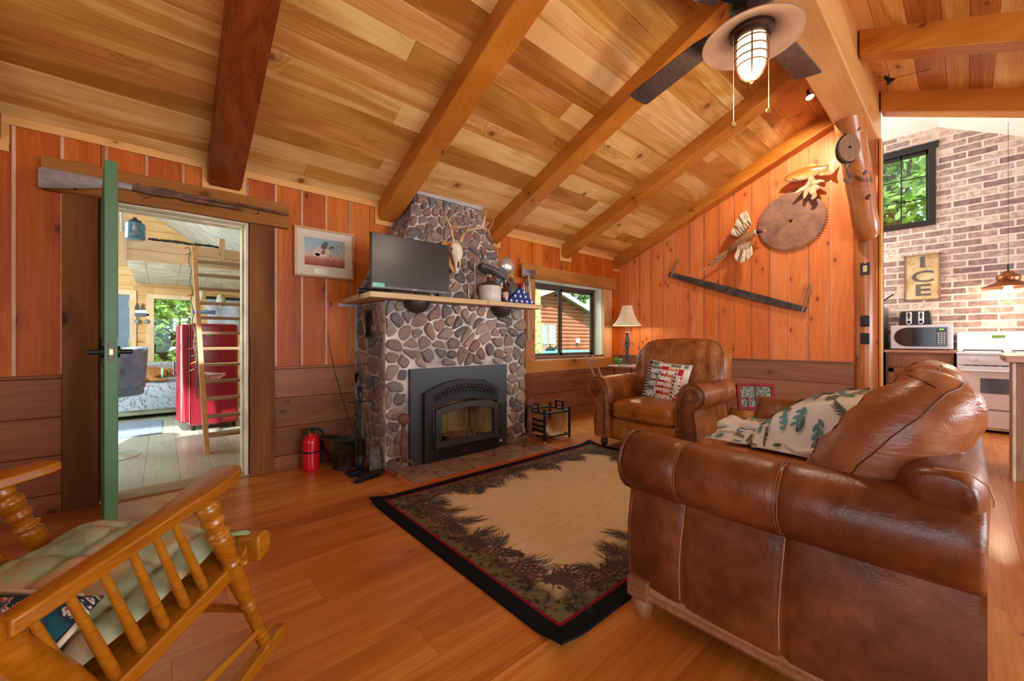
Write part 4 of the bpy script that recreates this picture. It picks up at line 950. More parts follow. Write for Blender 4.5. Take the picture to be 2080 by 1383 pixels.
for s, y0 in (('near', 0), ('far', Wd)):
    o_ = -1 if s == 'near' else 1
    mb = MB(); pts = []
    N = 16; L = []
    for i in range(N+1):
        t = i/N; x = -.665+.500*t; zc = armtop(x)+(.0 if t < .8 else .010*(t-.8)); w_ = .022+.022*t**1.4+(.010*sin(pi*(t-.6)/.4) if t > .6 else 0)
        if t > .96: w_ *= .80
        if t < .04: w_ *= .85
        yy = y0+o_*(.055+.03*sin(pi*t)-.03*t); th = .017-.003*t
        L.append([(x, yy-w_, zc-th*.7), (x, yy-w_*.9, zc+th*.8), (x, yy-w_*.4, zc+th), (x, yy+w_*.4, zc+th), (x, yy+w_*.9, zc+th*.8), (x, yy+w_, zc-th*.7), (x, yy+w_*.6, zc-th), (x, yy-w_*.6, zc-th)])
    mb.loft(L); mb.build('arm', W_rock, rk, smooth=50, bevel=.003)
    mb = MB(); turned(mb, (.0, y0+o_*.02, .045), (-.275, y0+o_*.035, .665), TURN, .80, 20); mb.build('front_post', W_rock, rk, smooth=75)
    mb = MB(); turned(mb, (-.60, y0+o_*.02, .035), (-.50, y0, .335), [(t_, r_*.9) for t_, r_ in TURN[:22]]+[(1, .02)]); mb.build('rear_leg', W_rock, rk, smooth=40)
    mb = MB(); turned(mb, (-.50, y0+o_*.0, .33), (-.70, y0+o_*.045, .63), [(0, .030), (.3, .034), (.6, .030), (1, .026)]); turned(mb, (-.70, y0+o_*.045, .63), (-1.0, y0+o_*.03, 1.05), [(0, .026), (.1, .03), (.5, .024), (.9, .02), (1, .012)]); mb.build('back_post', W_rock, rk, smooth=50)
    for i in range(6):
        xa, xb = -.375-.050*i, -.235-.055*i
        mb = MB(); a, b = (xa, y0+o_*(.05+.01*sin(i)), armtop(xa)-.008), (xb, y0+o_*.012, .412+(xb+.12)*.2126)
        turned(mb, a, b, [(0, .007), (.2, .008), (.6, .0105), (.9, .0122), (1, .008)], n=12); mb.build('arm_spindle', W_rock, rk, smooth=60)
    mb = MB(); rr = []
    L = []
    for i in range(25):
        t = i/24; x = .075-.90*t; z = .010+.26*(x+.36)**2*1.0; z += .0
        L.append([(x, y0+o_*.02-.017, z), (x, y0+o_*.02+.017, z), (x, y0+o_*.02+.017, z+.042-.015*(t < .02)), (x, y0+o_*.02-.017, z+.042-.015*(t < .02))])
    mb.loft(L); mb.build('rocker_runner', W_rock, rk, smooth=40, bevel=.004)
    mb = MB(); turned(mb, (-.045, y0+o_*.03, .155), (-.545, y0+o_*.02, .155), [(0, .009), (.3, .013), (.5, .014), (.7, .013), (1, .009)], n=12); mb.build('side_stretcher', W_rock, rk, smooth=60)
    mb = MB(); mb.at(T(-.155, y0+o_*.062, .42) @ RX(-o_*pi/2)); mb.lathe([(.010, -.01), (.010, .0), (.006, .006)], 10); mb.build('dowel_plug', W_rock, rk, smooth=60)
tilt = R(-12)
mb = MB(); mb.loft([[(x, y, z) for x, z in ((-.075, .440), (-.07, .405), (-.12, .385), (-.56, .285), (-.585, .30), (-.57, .325), (-.13, .425), (-.11, .450))] for y in (-.035, -.03, .53, .535)]); mb.build('seat', W_rock, rk, smooth=40, bevel=.006)
mb = MB()
for yy in (-.035, .50):
    mb.loft([[(x, yy+k*.035, zz) for x, zz in ((-.115, .462), (-.105, .475), (-.08, .478), (-.06, .465), (-.055, .435), (-.065, .405), (-.11, .395))] for k in (-1.0, 1.0)])
mb.loft([[(x, y, z) for x, z in ((-.112, .455), (-.10, .468), (-.075, .468), (-.06, .45), (-.06, .42), (-.075, .405), (-.11, .40))] for y in (-.05, .55)])
mb.build('seat_front_roll', W_rock, rk, smooth=50, bevel=.006)
mb = MB(); turned(mb, (-.045, 0, .21), (-.045, Wd, .21), [(0, .009), (.3, .014), (.5, .016), (.7, .014), (1, .009)], n=12); mb.build('front_stretcher', W_rock, rk, smooth=60)
mb = MB(); turned(mb, (-.56, 0, .19), (-.56, Wd, .19), [(0, .009), (.5, .014), (1, .009)], n=12); mb.build('rear_stretcher', W_rock, rk, smooth=60)
mb = MB(); mb.loft([[(-1.0-.03*sin(pi*t), y, 1.0), (-1.02-.03*sin(pi*t), y, 1.0), (-1.06-.03*sin(pi*t), y, 1.14), (-1.04-.03*sin(pi*t), y, 1.14)] for t in [i/10 for i in range(11)] for y in [Wd*t]]); mb.build('crest_rail', W_rock, rk, smooth=40, bevel=.004)
for i in range(6): mb = MB(); y = .07+.072*i; turned(mb, (-.55, y, .31), (-1.01, y, 1.02), [(0, .010), (.4, .014), (1, .009)], n=10); mb.build('back_spindle', W_rock, rk, smooth=60)
# seat pad
t = NT('green_peach_pad'); p = t.obj(); n = t.noise(p, 6, 3, .5, .5); c = t.ramp(n, [(.36, (134, 146, 112)), (.49, (166, 172, 134)), (.57, (196, 162, 122)), (.68, (204, 170, 128))]); t.set(c, .85, 0, .15); t.bump(t.noise(p, 160, 2), .25, .003)
pad = thing('seat_pad', 'green and peach tufted seat pad on the rocking chair', 'cushion', (.243, 1.504, 0), atan2(.704, .71))
mb = MB()
def padf(s):
    def f(a, b):
        u, v = 2*a-1, 2*b-1; e = max(0, (1-abs(u)**5))**.5*max(0, (1-abs(v)**5))**.5
        tf = abs(sin(2.5*pi*a))**.7*abs(sin(2.5*pi*b))**.7 if False else 1
        gx, gy = (a*4) % 1-.5, (b*4) % 1-.5; k = 1-.62*exp(-(min(abs(gx), 9)**2+gy**2)/.018) if .1 < a < .9 and .1 < b < .9 else 1
        ridge = 1-.22*exp(-(min(abs(gx), abs(gy)))**2/.006)
        x = -.325+.240*u*(1-.04*v*v); y = .265+.252*v*(1-.05*u*u); h = .050*e*k*ridge
        base = .462+(x+.11)*tan12+.012; d = .02*max(0, abs(v)-.9)*10*.3
        return (x, y, base+(h if s > 0 else -.4*h*.6)+.012*hn(x*12, y*12)-.02*(max(0, v-.8))-.0)
    return f
tan12 = math.tan(R(12))
mb.grid(padf(1), 52, 56); mb.grid(padf(-1), 52, 56); mb.build('tufted_pad', t.m, pad, smooth=80)
mb = MB(); mb.tube([(-.12, .01, .48), (-.10, -.03, .475), (-.085, -.05, .45), (-.08, -.055, .41)], .005, 6); mb.tube([(-.12, .02, .48), (-.095, -.02, .478), (-.075, -.05, .44)], .005, 6); mb.build('tie', t.m, pad, smooth=80)
# small pillow at the back of the seat
t = NT('floral_tapestry'); p = t.obj(); n = t.noise(p, 11, 4, .6, 1.5); c = t.ramp(n, [(.34, (34, 70, 78)), (.45, (48, 52, 62)), (.52, (196, 184, 168)), (.57, (140, 90, 84)), (.62, (44, 92, 96)), (.75, (206, 196, 180))], 'CONSTANT'); t.set(c, .9, 0, .1)
sp_ = thing('small_tapestry_pillow', 'small teal and cream floral pillow at the back of the rocking chair seat', 'cushion', M=T(-.315, 1.215, .450) @ RZ(atan2(.704, .71)-pi/2) @ RX(R(30)))
pillow2(sp_, 'pillow_cover', t.m, .19, .15, .065, 3)
mb = MB(); mb.tube([(.19*max(-1, min(1, 1.25*cos(2*pi*i/48)))*.985, .15*max(-1, min(1, 1.25*sin(2*pi*i/48)))*.985, 0) for i in range(48)], .006, 6, closed=True); mb.build('cord_edge', plain('cream_cord', (206, 190, 160), .9), sp_, smooth=80)
# ================================================================== on and around the mantel
tv = thing('television', 'flat screen television standing on the left of the mantel shelf', 'television', (1.53, 2.99, MZ))
mb = MB(); mb.box(1.185, 1.878, 2.972, 3.0, 1.452, 1.877); mb.box(1.30, 1.76, 3.0, 3.035, 1.48, 1.78); mb.build('casing', plain('tv_black_plastic', (22, 22, 24), .3), tv, world=True, bevel=.004)
mb = MB(); mb.box(1.193, 1.870, 2.969, 2.9725, 1.477, 1.870); t = NT('tv_screen'); t.set((46, 42, 40), .28, 0, .45); mb.build('screen', t.m, tv, world=True)
mb = MB(); mb.box(1.186, 1.877, 2.968, 2.972, 1.452, 1.472); mb.build('lower_bezel', plain('tv_grey_bezel', (92, 84, 84), .3), tv, world=True)
mb = MB(); mb.box(1.195, 1.29, 2.9655, 2.968, 1.462, 1.492); mb.build('green_sticker', plain('mint_sticker', (120, 206, 176), .5), tv, world=True)
mb = MB(); mb.box(1.525, 1.565, 2.9665, 2.968, 1.458, 1.466); mb.build('badge', STEEL, tv, world=True)
for x in (1.28, 1.78): mb = MB(); mb.tube([(x-.03, 2.945, MZ+.005), (x, 2.985, 1.458), (x+.01, 3.05, MZ+.005)], .006, 6); mb.build('stand_foot', BLK, tv, world=True)
sbr = thing('soundbar', 'black cylinder sound bar poking out behind the television on the mantel', 'speaker', (1.3, 3.13, MZ))
mb = MB(); mb.tube([(1.16, 3.16, MZ+.022), (1.165, 3.16, MZ+.022), (1.395, 3.085, MZ+.022)], [.018, .022, .022], 14); mb.build('body', BLK, sbr, world=True, smooth=50)
mb = MB(); mb.tube([(1.158, 3.163, MZ+.022), (1.164, 3.161, MZ+.022)], .014, 12); mb.build('end_cap', STEEL, sbr, world=True)
mb = MB(); mb.tube([(1.175, 3.15, MZ+.01), (1.16, 3.14, MZ-.002), (1.158, 3.12, MZ-.04)], .003, 5); mb.build('cord', BLK, sbr, world=True)
# deer skull on plaque
BONE = plain('old_bone', (218, 204, 180), .55, 0, .3, var=.12, vs=18, bump=.2)
ANT = plain('antler', (196, 156, 116), .5, 0, .3, var=.25, vs=12, bump=.3)
dk = thing('deer_skull_mount', 'deer skull with antlers on a pale wooden plaque on the chimney', 'skull mount', (2.03, 3.15, 1.8))
Mp = T(2.030, 3.155, 1.838) @ RX(R(-14)) @ RZ(R(-4))
mb = MB(); mb.at(Mp); mb.prism([(-.105, .10), (-.08, .145), (-.04, .13), (0, .15), (.04, .13), (.08, .145), (.105, .10), (.085, .02), (.075, -.08), (.03, -.16), (0, -.185), (-.03, -.16), (-.075, -.08), (-.085, .02)], -.012, .012, 'y'); mb.build('plaque', wood('plaque_wood', (176, 116, 66), (212, 154, 98), (230, 180, 126), 'z', 2, 20, .1), dk, world=True, bevel=.004)
mb = MB(); mb.at(Mp @ T(.010, -.035, 0) @ RX(R(10)))
def sk(t): # cranium (top) to muzzle tip
    z = .115-.30*t; w_ = [.034, .056, .066, .070, .055, .043, .036, .028, .021, .009][min(9, int(t*9.99))]; dpt = [.02, .038, .045, .046, .040, .034, .028, .022, .016, .007][min(9, int(t*9.99))]
    return z, w_, dpt
mb.loft([[(sk(t/9)[1]*cos(a)*(1-.18*(sin(a) < -.3)), -sk(t/9)[2]*sin(a)*(1.0 if sin(a) > 0 else .5)-.01-(.012*sin(pi*t/9)), sk(t/9)[0]) for a in [2*pi*i/18 for i in range(18)]] for t in range(10)])
for s in (1, -1): mb.ell((s*.060, -.018, .035), .017, .02, .022, 12, 8); mb.tube([(s*.048, -.015, .02), (s*.045, -.02, -.03), (s*.028, -.018, -.08)], [.008, .009, .004], 8)
mb.build('skull', BONE, dk, world=True, smooth=70, sub=1)
mb = MB(); mb.at(Mp @ T(.010, -.035, 0) @ RX(R(10)))
for s in (1, -1): mb.ell((s*.057, -.036, .034), .015, .012, .018, 12, 8)
mb.ell((0, -.045, -.105), .010, .012, .035, 12, 8); mb.build('eye_sockets', plain('socket_shadow_brown', (96, 76, 44), .8), dk, world=True, smooth=70)
def antler(paths, name):
    mb = MB()
    for pts, r0, r1 in paths:
        P = [Vector(p) for p in pts]; Q = []
        for i in range(len(P)-1):
            for k in range(4):
                t = k/4; a, b, c, d = P[max(0, i-1)], P[i], P[i+1], P[min(len(P)-1, i+2)]
                Q.append(.5*((2*b)+(c-a)*t+(2*a-5*b+4*c-d)*t*t+(3*b-a-3*c+d)*t**3))
        Q.append(P[-1]); n = len(Q); r0 *= 1.25; mb.tube(Q, [r0+(r1-r0)*i/(n-1) for i in range(n)], 9)
    mb.build(name, ANT, dk, world=True, smooth=80)
antler([([(1.985, 3.07, 1.94), (1.93, 3.02, 2.01), (1.885, 2.97, 2.045), (1.845, 2.95, 2.08), (1.83, 2.95, 2.13), (1.838, 2.97, 2.175), (1.876, 2.99, 2.228)], .013, .003), ([(1.848, 2.95, 2.075), (1.86, 2.91, 2.11), (1.905, 2.86, 2.145), (1.975, 2.82, 2.165)], .009, .002), ([(1.885, 2.97, 2.043), (1.93, 2.90, 2.03), (1.99, 2.84, 2.04), (2.02, 2.82, 2.05)], .008, .002)], 'antler')
antler([([(2.06, 3.07, 1.955), (2.07, 3.02, 2.03), (2.11, 2.98, 2.06), (2.17, 2.95, 2.075), (2.22, 2.94, 2.085), (2.27, 2.93, 2.07), (2.29, 2.92, 2.03)], .014, .005), ([(2.205, 2.94, 2.08), (2.225, 2.93, 2.15), (2.24, 2.93, 2.20), (2.248, 2.93, 2.26)], .009, .002), ([(2.275, 2.93, 2.075), (2.29, 2.91, 2.11), (2.32, 2.90, 2.175)], .007, .002), ([(2.065, 3.02, 2.02), (2.07, 2.98, 2.05), (2.075, 2.96, 2.08)], .006, .002)], 'antler')
# small figurines
def lathe_thing(name, label, cat, x, y, z, parts, group=None):
    t = thing(name, label, cat, (x, y, z), 0, group)
    for nm, prof, mat, n in parts: mb = MB(); mb.lathe(prof, n); mb.build(nm, mat, t, smooth=45)
    return t
PEW = plain('pewter', (140, 128, 112), .35, .8, var=.2)
fg = thing('pewter_figurine', 'thin silver standing figurine in front of the stonework, right of the television', 'figurine', (2.085, 2.985, MZ))
mb = MB(); mb.tube([(0, 0, 0), (0, 0, .012), (.002, 0, .05), (.004, 0, .085), (.002, 0, .115), (.004, 0, .13), (.006, 0, .138), (.006, 0, .160)], [.018, .014, .012, .014, .011, .005, .011, .006], 12); mb.tube([(.01, 0, .12), (.025, -.005, .135), (.045, -.005, .130)], .004, 8); mb.tube([(-.006, 0, .12), (-.016, -.004, .10), (-.006, -.012, .08)], .004, 8); mb.build('figure', PEW, fg, smooth=80)
cs = thing('candle_stand', 'tall twisted metal candle stand with star burst beside the stoneware jug', 'candle holder', (2.19, 3.03, MZ))
mb = MB(); mb.lathe([(.045, 0), (.04, .012), (.032, .05), (.016, .075), (.010, .10), (.008, .2), (.008, .33), (.012, .36), (.004, .385)], 14)
for k in range(10): a = k*.63; mb.tube([(0, 0, .245), (.06*cos(a), -.01, .245+.05*sin(a)), (.088*cos(a), -.012, .245+.03*sin(a+.4))], [.004, .003, .0015], 5)
mb.build('stand', PEW, cs, smooth=60)
hn_ = thing('powder_horn', 'dark curved horn leaning against the chimney stones above the jug', 'horn', (2.48, 3.08, 1.70))
mb = MB(); pts = [(2.24, 3.075, 1.80), (2.33, 3.06, 1.785), (2.42, 3.05, 1.76), (2.50, 3.03, 1.715), (2.56, 3.02, 1.66), (2.585, 3.01, 1.62)]; mb.tube([(p[0]+.05, p[1], p[2]-.04) for p in pts], [.045, .044, .040, .032, .020, .006], 14, flat=.8); mb.build('horn_body', plain('dark_horn', (74, 64, 66), .3, 0, .6, var=.3, vs=8), hn_, world=True, smooth=60)
mb = MB(); mb.tube([(2.275, 3.09, 1.76), (2.255, 3.0, 1.83), (2.26, 3.02, 1.90), (2.30, 3.03, 1.80)], .004, 6); mb.build('cord', DKM, hn_, world=True, smooth=60)
STN = plain('stoneware_cream', (206, 198, 184), .28, 0, .5, var=.04); BRG = plain('brown_glaze', (90, 50, 34), .25, 0, .6); CORK = plain('cork', (196, 158, 110), .8)
lathe_thing('stoneware_jug', 'cream stoneware jug with brown shoulder and cork on the mantel', 'jug', 2.372, 3.03, MZ, [('body', [(.10, 0), (.108, .008), (.109, .06), (.108, .14), (.104, .152)], STN, 32), ('shoulder', [(.105, .150), (.095, .165), (.06, .185), (.034, .195), (.028, .21), (.030, .225), (.027, .236)], BRG, 32), ('stopper', [(.016, .230), (.017, .258), (.014, .262)], CORK, 14)])
j2 = lathe_thing('stoneware_jug', 'grey green stoneware jug with cork behind the folded flag', 'jug', 2.665, 3.045, MZ, [('body', [(.070, 0), (.074, .01), (.074, .12), (.066, .17), (.04, .21), (.022, .24), (.022, .265)], plain('grey_green_glaze', (98, 92, 78), .35), 24), ('stopper', [(.014, .26), (.015, .29)], CORK, 12), ('label_band', [(.0748, .04), (.0752, .06), (.0752, .12), (.0748, .13)], plain('blue_band', (66, 80, 104), .5), 24)])
lathe_thing('amber_bottle', 'slim amber bottle with a pink label next to the stoneware jug', 'bottle', 2.515, 2.965, MZ, [('glass_body', [(.026, 0), (.028, .006), (.028, .11), (.022, .13), (.011, .15), (.010, .195)], plain('amber_glass', (72, 28, 14), .1, 0, .8), 20), ('paper_label', [(.0284, .045), (.0286, .05), (.0286, .095), (.0284, .10)], plain('pink_label', (206, 160, 146), .7), 20), ('stopper', [(.009, .19), (.010, .215), (.008, .22)], CORK, 12)])
bb = thing('blue_tin', 'blue box standing behind the stoneware jug', 'box', (2.50, 3.07, MZ)); mb = MB(); mb.box(-.045, .045, -.02, .02, 0, .215); mb.build('box_body', plain('slate_blue_card', (70, 98, 116), .5), bb, bevel=.003); mb = MB(); mb.box(.030, .046, -.022, -.02, .15, .205); mb.build('white_label', WHITE, bb)
# folded flag
fl = thing('folded_flag', 'triangular folded flag, blue with white stars, at the mantel end', 'flag', (2.70, 2.965, MZ))
NAVY = plain('flag_blue', (44, 60, 120), .8, 0, .15); mb = MB(); mb.loft([[(x*k, y, .002+z*k) for x, z in ((-.195, 0), (0, .165), (.195, 0))] for y, k in ((-.028, .93), (-.022, .985), (-.01, 1), (.012, 1), (.024, .985), (.03, .93))]); mb.build('cloth', NAVY, fl, smooth=40)
mb = MB()
for zr, xs in ((.022, (-.135, -.065, .005, .075, .142)), (.070, (-.085, -.015, .055)), (.115, (-.04, .035)), (.066, (.11,))):
    for x in xs:
        if abs(x)/.195+zr/.165 > .93: continue
        vs = [(x+.019*(1 if i % 2 == 0 else .42)*sin(i*pi/5+.1), -.030, zr+.019*(1 if i % 2 == 0 else .42)*cos(i*pi/5+.1)) for i in range(10)]; mb.add(vs+[(x, -.0305, zr)], [(i, (i+1) % 10, 10) for i in range(10)])
mb.build('stars', plain('star_white', (232, 230, 232), .8), fl)
# books at the mantel end
for i, (x, w_, h_, c, lb) in enumerate(((2.775, .022, .20, (176, 36, 40), 'red hardback, leftmost of the books behind the flag'), (2.803, .026, .225, (206, 92, 84), 'pale red book, second from the left behind the flag'), (2.836, .02, .23, (60, 84, 84), 'dark teal book in the middle of the row behind the flag'), (2.862, .018, .235, (80, 66, 60), 'brown book between the teal and cream ones'), (2.885, .022, .24, (206, 196, 172), 'cream book at the right end of the mantel row'))):
    b = thing('book', lb, 'book', (x+.012, 3.058, MZ+.002), 0, 'books on the mantel end'); b.rotation_euler = (0, R(-5), 0)
    mb = MB(); mb.box(-w_/2, w_/2, -.055, .055, .003, h_); mb.build('cover', plain('book_cover_%s' % ['red', 'rose', 'teal', 'brown', 'cream'][i], c, .6), b, bevel=.002)
    mb = MB(); mb.box(-w_/2+.003, w_/2-.003, -.05, .0545, .006, h_+.001); mb.build('pages', plain('book_pages', (220, 208, 184), .8), b)
    mb = MB(); mb.box(-w_/2+.004, w_/2-.004, -.0562, -.0548, h_*.55, h_*.85); mb.build('spine_label', plain('spine_gold', (196, 170, 110), .5), b)
pn = thing('polished_pan', 'round shiny metal pan hung on the right shoulder of the chimney', 'pan', (2.76, 3.235, 1.84))
mb = MB(); mb.at(T(2.76, 3.22, 1.84) @ RX(R(90))); mb.lathe([(.004, .055), (.04, .050), (.075, .034), (.096, .010), (.103, -.008), (.105, -.012), (.099, -.012)], 32, cap=False); mb.build('bowl', plain('polished_tin', (206, 202, 198), .3, .8, var=.12, vs=5), pn, world=True, smooth=60)
mb = MB(); mb.tube([(2.76, 3.22, 1.94), (2.762, 3.23, 1.98), (2.755, 3.24, 1.985)], .004, 6); mb.build('hanging_loop', STEEL, pn, world=True)
# framed pheasant print
pc = thing('framed_print', 'framed print of two game birds on the orange wall beside the doorway', 'picture', (1.057, 3.66, 1.8))
x0, x1, z0, z1 = .815, 1.302, 1.588, 2.004
mb = MB(); fy = YA-.012
for a in ((x0, x1, z0, z0+.016), (x0, x1, z1-.016, z1), (x0, x0+.016, z0+.016, z1-.016), (x1-.016, x1, z0+.016, z1-.016)): mb.box(a[0], a[1], fy-.022, fy, a[2], a[3])
mb.build('frame', wood('oak_frame', (150, 96, 60), (190, 136, 92), (210, 160, 116), 'x', 3, 20, .1), pc, world=True, bevel=.002)
mb = MB(); mb.box(x0+.012, x1-.012, fy-.008, fy-.002, z0+.012, z1-.012); mb.build('mat_board', plain('cream_mat', (214, 200, 176), .8, var=.03), pc, world=True)
t = NT('bird_print'); p = t.obj(); sx, sy_, sz = t.sep(p)[:3]; zz = t.n('MapRange', {0: sz, 1: -.12, 2: .13, 3: 0.0, 4: 1.0}).outputs[0]
n = t.noise(p, 18, 4, .7); c = t.ramp(t.math('ADD', zz, t.math('MULTIPLY_ADD', n, .3, -.15)), [(.05, (150, 84, 66)), (.25, (186, 116, 92)), (.38, (206, 176, 150)), (.6, (170, 186, 190)), (.9, (150, 178, 192))])
m2 = t.math('MULTIPLY', t.math('GREATER_THAN', t.noise(t.vm('MULTIPLY', p, (4, 1, 1)), 30, 4, .8), .55), t.math('GREATER_THAN', sx, t.math('MULTIPLY', zz, .06))); c = t.mix(t.math('MULTIPLY', m2, .6), c, (76, 60, 56)); t.set(c, .7, 0, .2)
ar = MB(); ar.box(.895, 1.222, fy-.0095, fy-.0075, 1.69, 1.925); ar.build('art', t.m, pc, world=True)
mb = MB(); fyb = fy-.0098
def blob(mb, pts, mi): vs = [(x, fyb-.0003*mi, z) for x, z in pts]; cx = sum(p_[0] for p_ in pts)/len(pts); cz = sum(p_[1] for p_ in pts)/len(pts); mb.add(vs+[(cx, fyb-.0003*mi, cz)], [(i, (i+1) % len(vs), len(vs)) for i in range(len(vs))], mi)
blob(mb, [(.96, 1.80), (.99, 1.845), (1.02, 1.86), (1.05, 1.84), (1.09, 1.835), (1.10, 1.81), (1.08, 1.79), (1.04, 1.775), (.99, 1.77)], 0); blob(mb, [(1.02, 1.84), (1.03, 1.88), (1.055, 1.905), (1.085, 1.90), (1.075, 1.86), (1.06, 1.835)], 1); blob(mb, [(1.02, 1.80), (1.04, 1.835), (1.06, 1.83), (1.055, 1.80), (1.04, 1.785)], 2)
blob(mb, [(1.08, 1.85), (1.10, 1.87), (1.14, 1.872), (1.12, 1.855), (1.10, 1.84)], 1); blob(mb, [(.955, 1.775), (.99, 1.80), (1.02, 1.79), (1.0, 1.765)], 0)
mb.build('painted_birds', [plain('bird_white', (214, 204, 190), .8), plain('bird_grey', (112, 100, 100), .8), plain('bird_russet', (176, 96, 66), .8)], pc, world=True)
mb = MB(); mb.box(.97, 1.088, fy-.0095, fy-.0075, 1.622, 1.668); mb.build('caption_plate', plain('caption_card', (226, 222, 200), .8), pc, world=True)
# rusted long gun on the head board
rf = thing('antique_shotgun', 'rusted antique pump shotgun with weathered stock resting on the door head board', 'gun', (.1, 3.6, 2.05))
gy = YA-.085; ang = 0
mb = MB(); GW = wood('weathered_grey_stock', (112, 104, 98), (150, 140, 134), (176, 168, 162), 'x', 2, 30, .1, rough=.75, spec=.2)
mb.loft([[(x, gy-w_, zc), (x, gy-w_*.7, zc+h*.7), (x, gy, zc+h), (x, gy+w_*.7, zc+h*.7), (x, gy+w_, zc), (x, gy+w_*.7, zc-h*.7), (x, gy, zc-h), (x, gy-w_*.7, zc-h*.7)] for x, zc, h, w_ in ((-.548, 2.010, .058, .018), (-.53, 2.012, .062, .020), (-.42, 2.024, .050, .020), (-.33, 2.036, .038, .018), (-.27, 2.046, .026, .016), (-.22, 2.05, .022, .015), (-.14, 2.05, .019, .014))])
mb.build('stock', GW, rf, world=True, smooth=50)
mb = MB(); mb.loft([[(x, gy-.014, z0), (x, gy+.014, z0), (x, gy+.014, z1), (x, gy-.014, z1)] for x, z0, z1 in ((-.15, 2.030, 2.066), (-.10, 2.028, 2.074), (-.07, 2.024, 2.080), (0, 2.022, 2.082), (.06, 2.030, 2.076), (.10, 2.034, 2.070))])
mb.tube([(-.11, gy, 2.028), (-.10, gy, 2.005), (-.08, gy, 1.998), (-.055, gy, 2.006), (-.05, gy, 2.026)], .003, 6); mb.tube([(-.085, gy, 2.026), (-.082, gy, 2.008)], .003, 6); mb.tube([(-.13, gy, 2.07), (-.12, gy, 2.085), (-.112, gy, 2.088)], .004, 6)
mb.build('receiver', RUST, rf, world=True, bevel=.002)
mb = MB(); mb.tube([(.08, gy, 2.062), (.40, gy, 2.082-.012), (.765, gy, 2.060)], [.012, .011, .0095], 12); mb.build('barrel', RUST, rf, world=True, smooth=60)
mb = MB(); mb.tube([(.08, gy, 2.040), (.46, gy, 2.036)], .011, 10); mb.tube([(.10, gy, 2.040), (.12, gy, 2.039), (.28, gy, 2.037), (.30, gy, 2.037)], [.013, .017, .017, .013], 10); mb.tube([(.43, gy, 2.02), (.43, gy, 2.085)], .006, 6); mb.build('magazine_and_pump', RUST, rf, world=True, smooth=60)
mb = MB()
for x in (-.40, .55): mb.tube([(x, YA-.05, 1.985 if x < 0 else 2.03), (x, gy-.015, 1.985-.015 if x < 0 else 2.022), (x, gy-.026, 1.975 if x < 0 else 2.05)], .003, 5)
mb.build('nail_hooks', DKM, rf, world=True)
# double bit axe
ax = thing('double_bit_axe', 'old double bit axe hung head up on the window head board', 'axe', (3.42, 3.58, 1.5))
mb = MB(); ay = YA-.095; mb.loft([[(x, ay-w_, zc-h), (x, ay-w_, zc+h), (x, ay+w_, zc+h), (x, ay+w_, zc-h)] for x, h, w_, zc in ((3.305, .057, .0008, 1.885), (3.325, .052, .004, 1.887), (3.36, .038, .008, 1.888), (3.40, .034, .013, 1.888), (3.44, .034, .013, 1.888), (3.48, .038, .008, 1.888), (3.515, .052, .004, 1.887), (3.535, .057, .0008, 1.885))]); mb.build('head', plain('worn_steel', (112, 104, 106), .4, .7, var=.3, vs=16), ax, world=True, smooth=40)
mb = MB(); mb.tube([(3.42, ay, 1.925), (3.42, ay, 1.85), (3.415, ay, 1.6), (3.41, ay, 1.35), (3.415, ay, 1.12), (3.418, ay, 1.06)], [.011, .016, .014, .013, .015, .019], 12, flat=.65, up=(0, 1, 0)); mb.build('handle', wood('grey_axe_handle', (112, 92, 76), (156, 134, 114), (186, 164, 142), 'z', 2, 20, .1, rough=.7), ax, world=True, smooth=60)
# ================================================================== gable wall decor
cw = thing('circular_saw_blade', 'large rusty circular saw blade on the orange gable wall', 'saw blade', (XB-.03, 1.345, 2.43))
mb = MB(); Rr = .345; prof = []; NTH = 72
mb.at(Matrix.Translation((XB-.03, 1.345, 2.432)) @ RY(-pi/2) )
pts = []
for i in range(NTH):
    a = 2*pi*i/NTH; pts += [(Rr*.94*cos(a), Rr*.94*sin(a)), (Rr*cos(a+.012), Rr*sin(a+.012)), (Rr*1.0*cos(a+.022), Rr*1.0*sin(a+.022)), (Rr*.94*cos(a+.040), Rr*.94*sin(a+.040))]
n = len(pts); inn = [(.018*cos(2*pi*i/n), .018*sin(2*pi*i/n)) for i in range(n)]
vs = [(x, y, z) for z in (-.002, .002) for q in (pts, inn) for x, y in q]; fs = []
for k in range(n):
    j = (k+1) % n; fs += [(k, j, n+j, n+k), (2*n+k, 3*n+k, 3*n+j, 2*n+j), (k, 2*n+k, 2*n+j, j), (n+k, n+j, 3*n+j, 3*n+k)]
mb.add(vs, fs); t = NT('rusted_blade'); p = t.obj(); c = t.ramp(t.noise(p, 7, 6, .7, .6), [(.3, (118, 88, 76)), (.5, (146, 108, 90)), (.62, (166, 122, 92)), (.75, (178, 134, 100))]); t.set(c, .55, .35, .4); t.bump(t.noise(p, 70, 4), .15, .003)
mb.build('toothed_disc', t.m, cw, world=True)
mb = MB()
for a in (0.6, 2.7, 4.8): mb.at(T(XB-.03, 1.345+.028*cos(a), 2.432+.028*sin(a)) @ RY(-pi/2)); mb.lathe([(.005, -.003), (.005, .004)], 8)
mb.at(Matrix()); mb.tube([(XB, 1.345, 2.432), (XB-.045, 1.345, 2.432)], .006, 8); mb.build('hanging_nail', DKM, cw, world=True)
cx = thing('crosscut_saw', 'long two-man crosscut saw with upright handles on the gable wall', 'saw', (XB-.03, 2.0, 1.72))
A_, B_ = Vector((XB-.035, 2.815, 2.005)), Vector((XB-.035, 1.195, 1.40)); dd = (B_-A_).normalized(); up_ = Vector((0, -dd.z, dd.y)); up_ = up_ if up_.z > 0 else -up_
mb = MB(); top = []; bot = []; N = 110
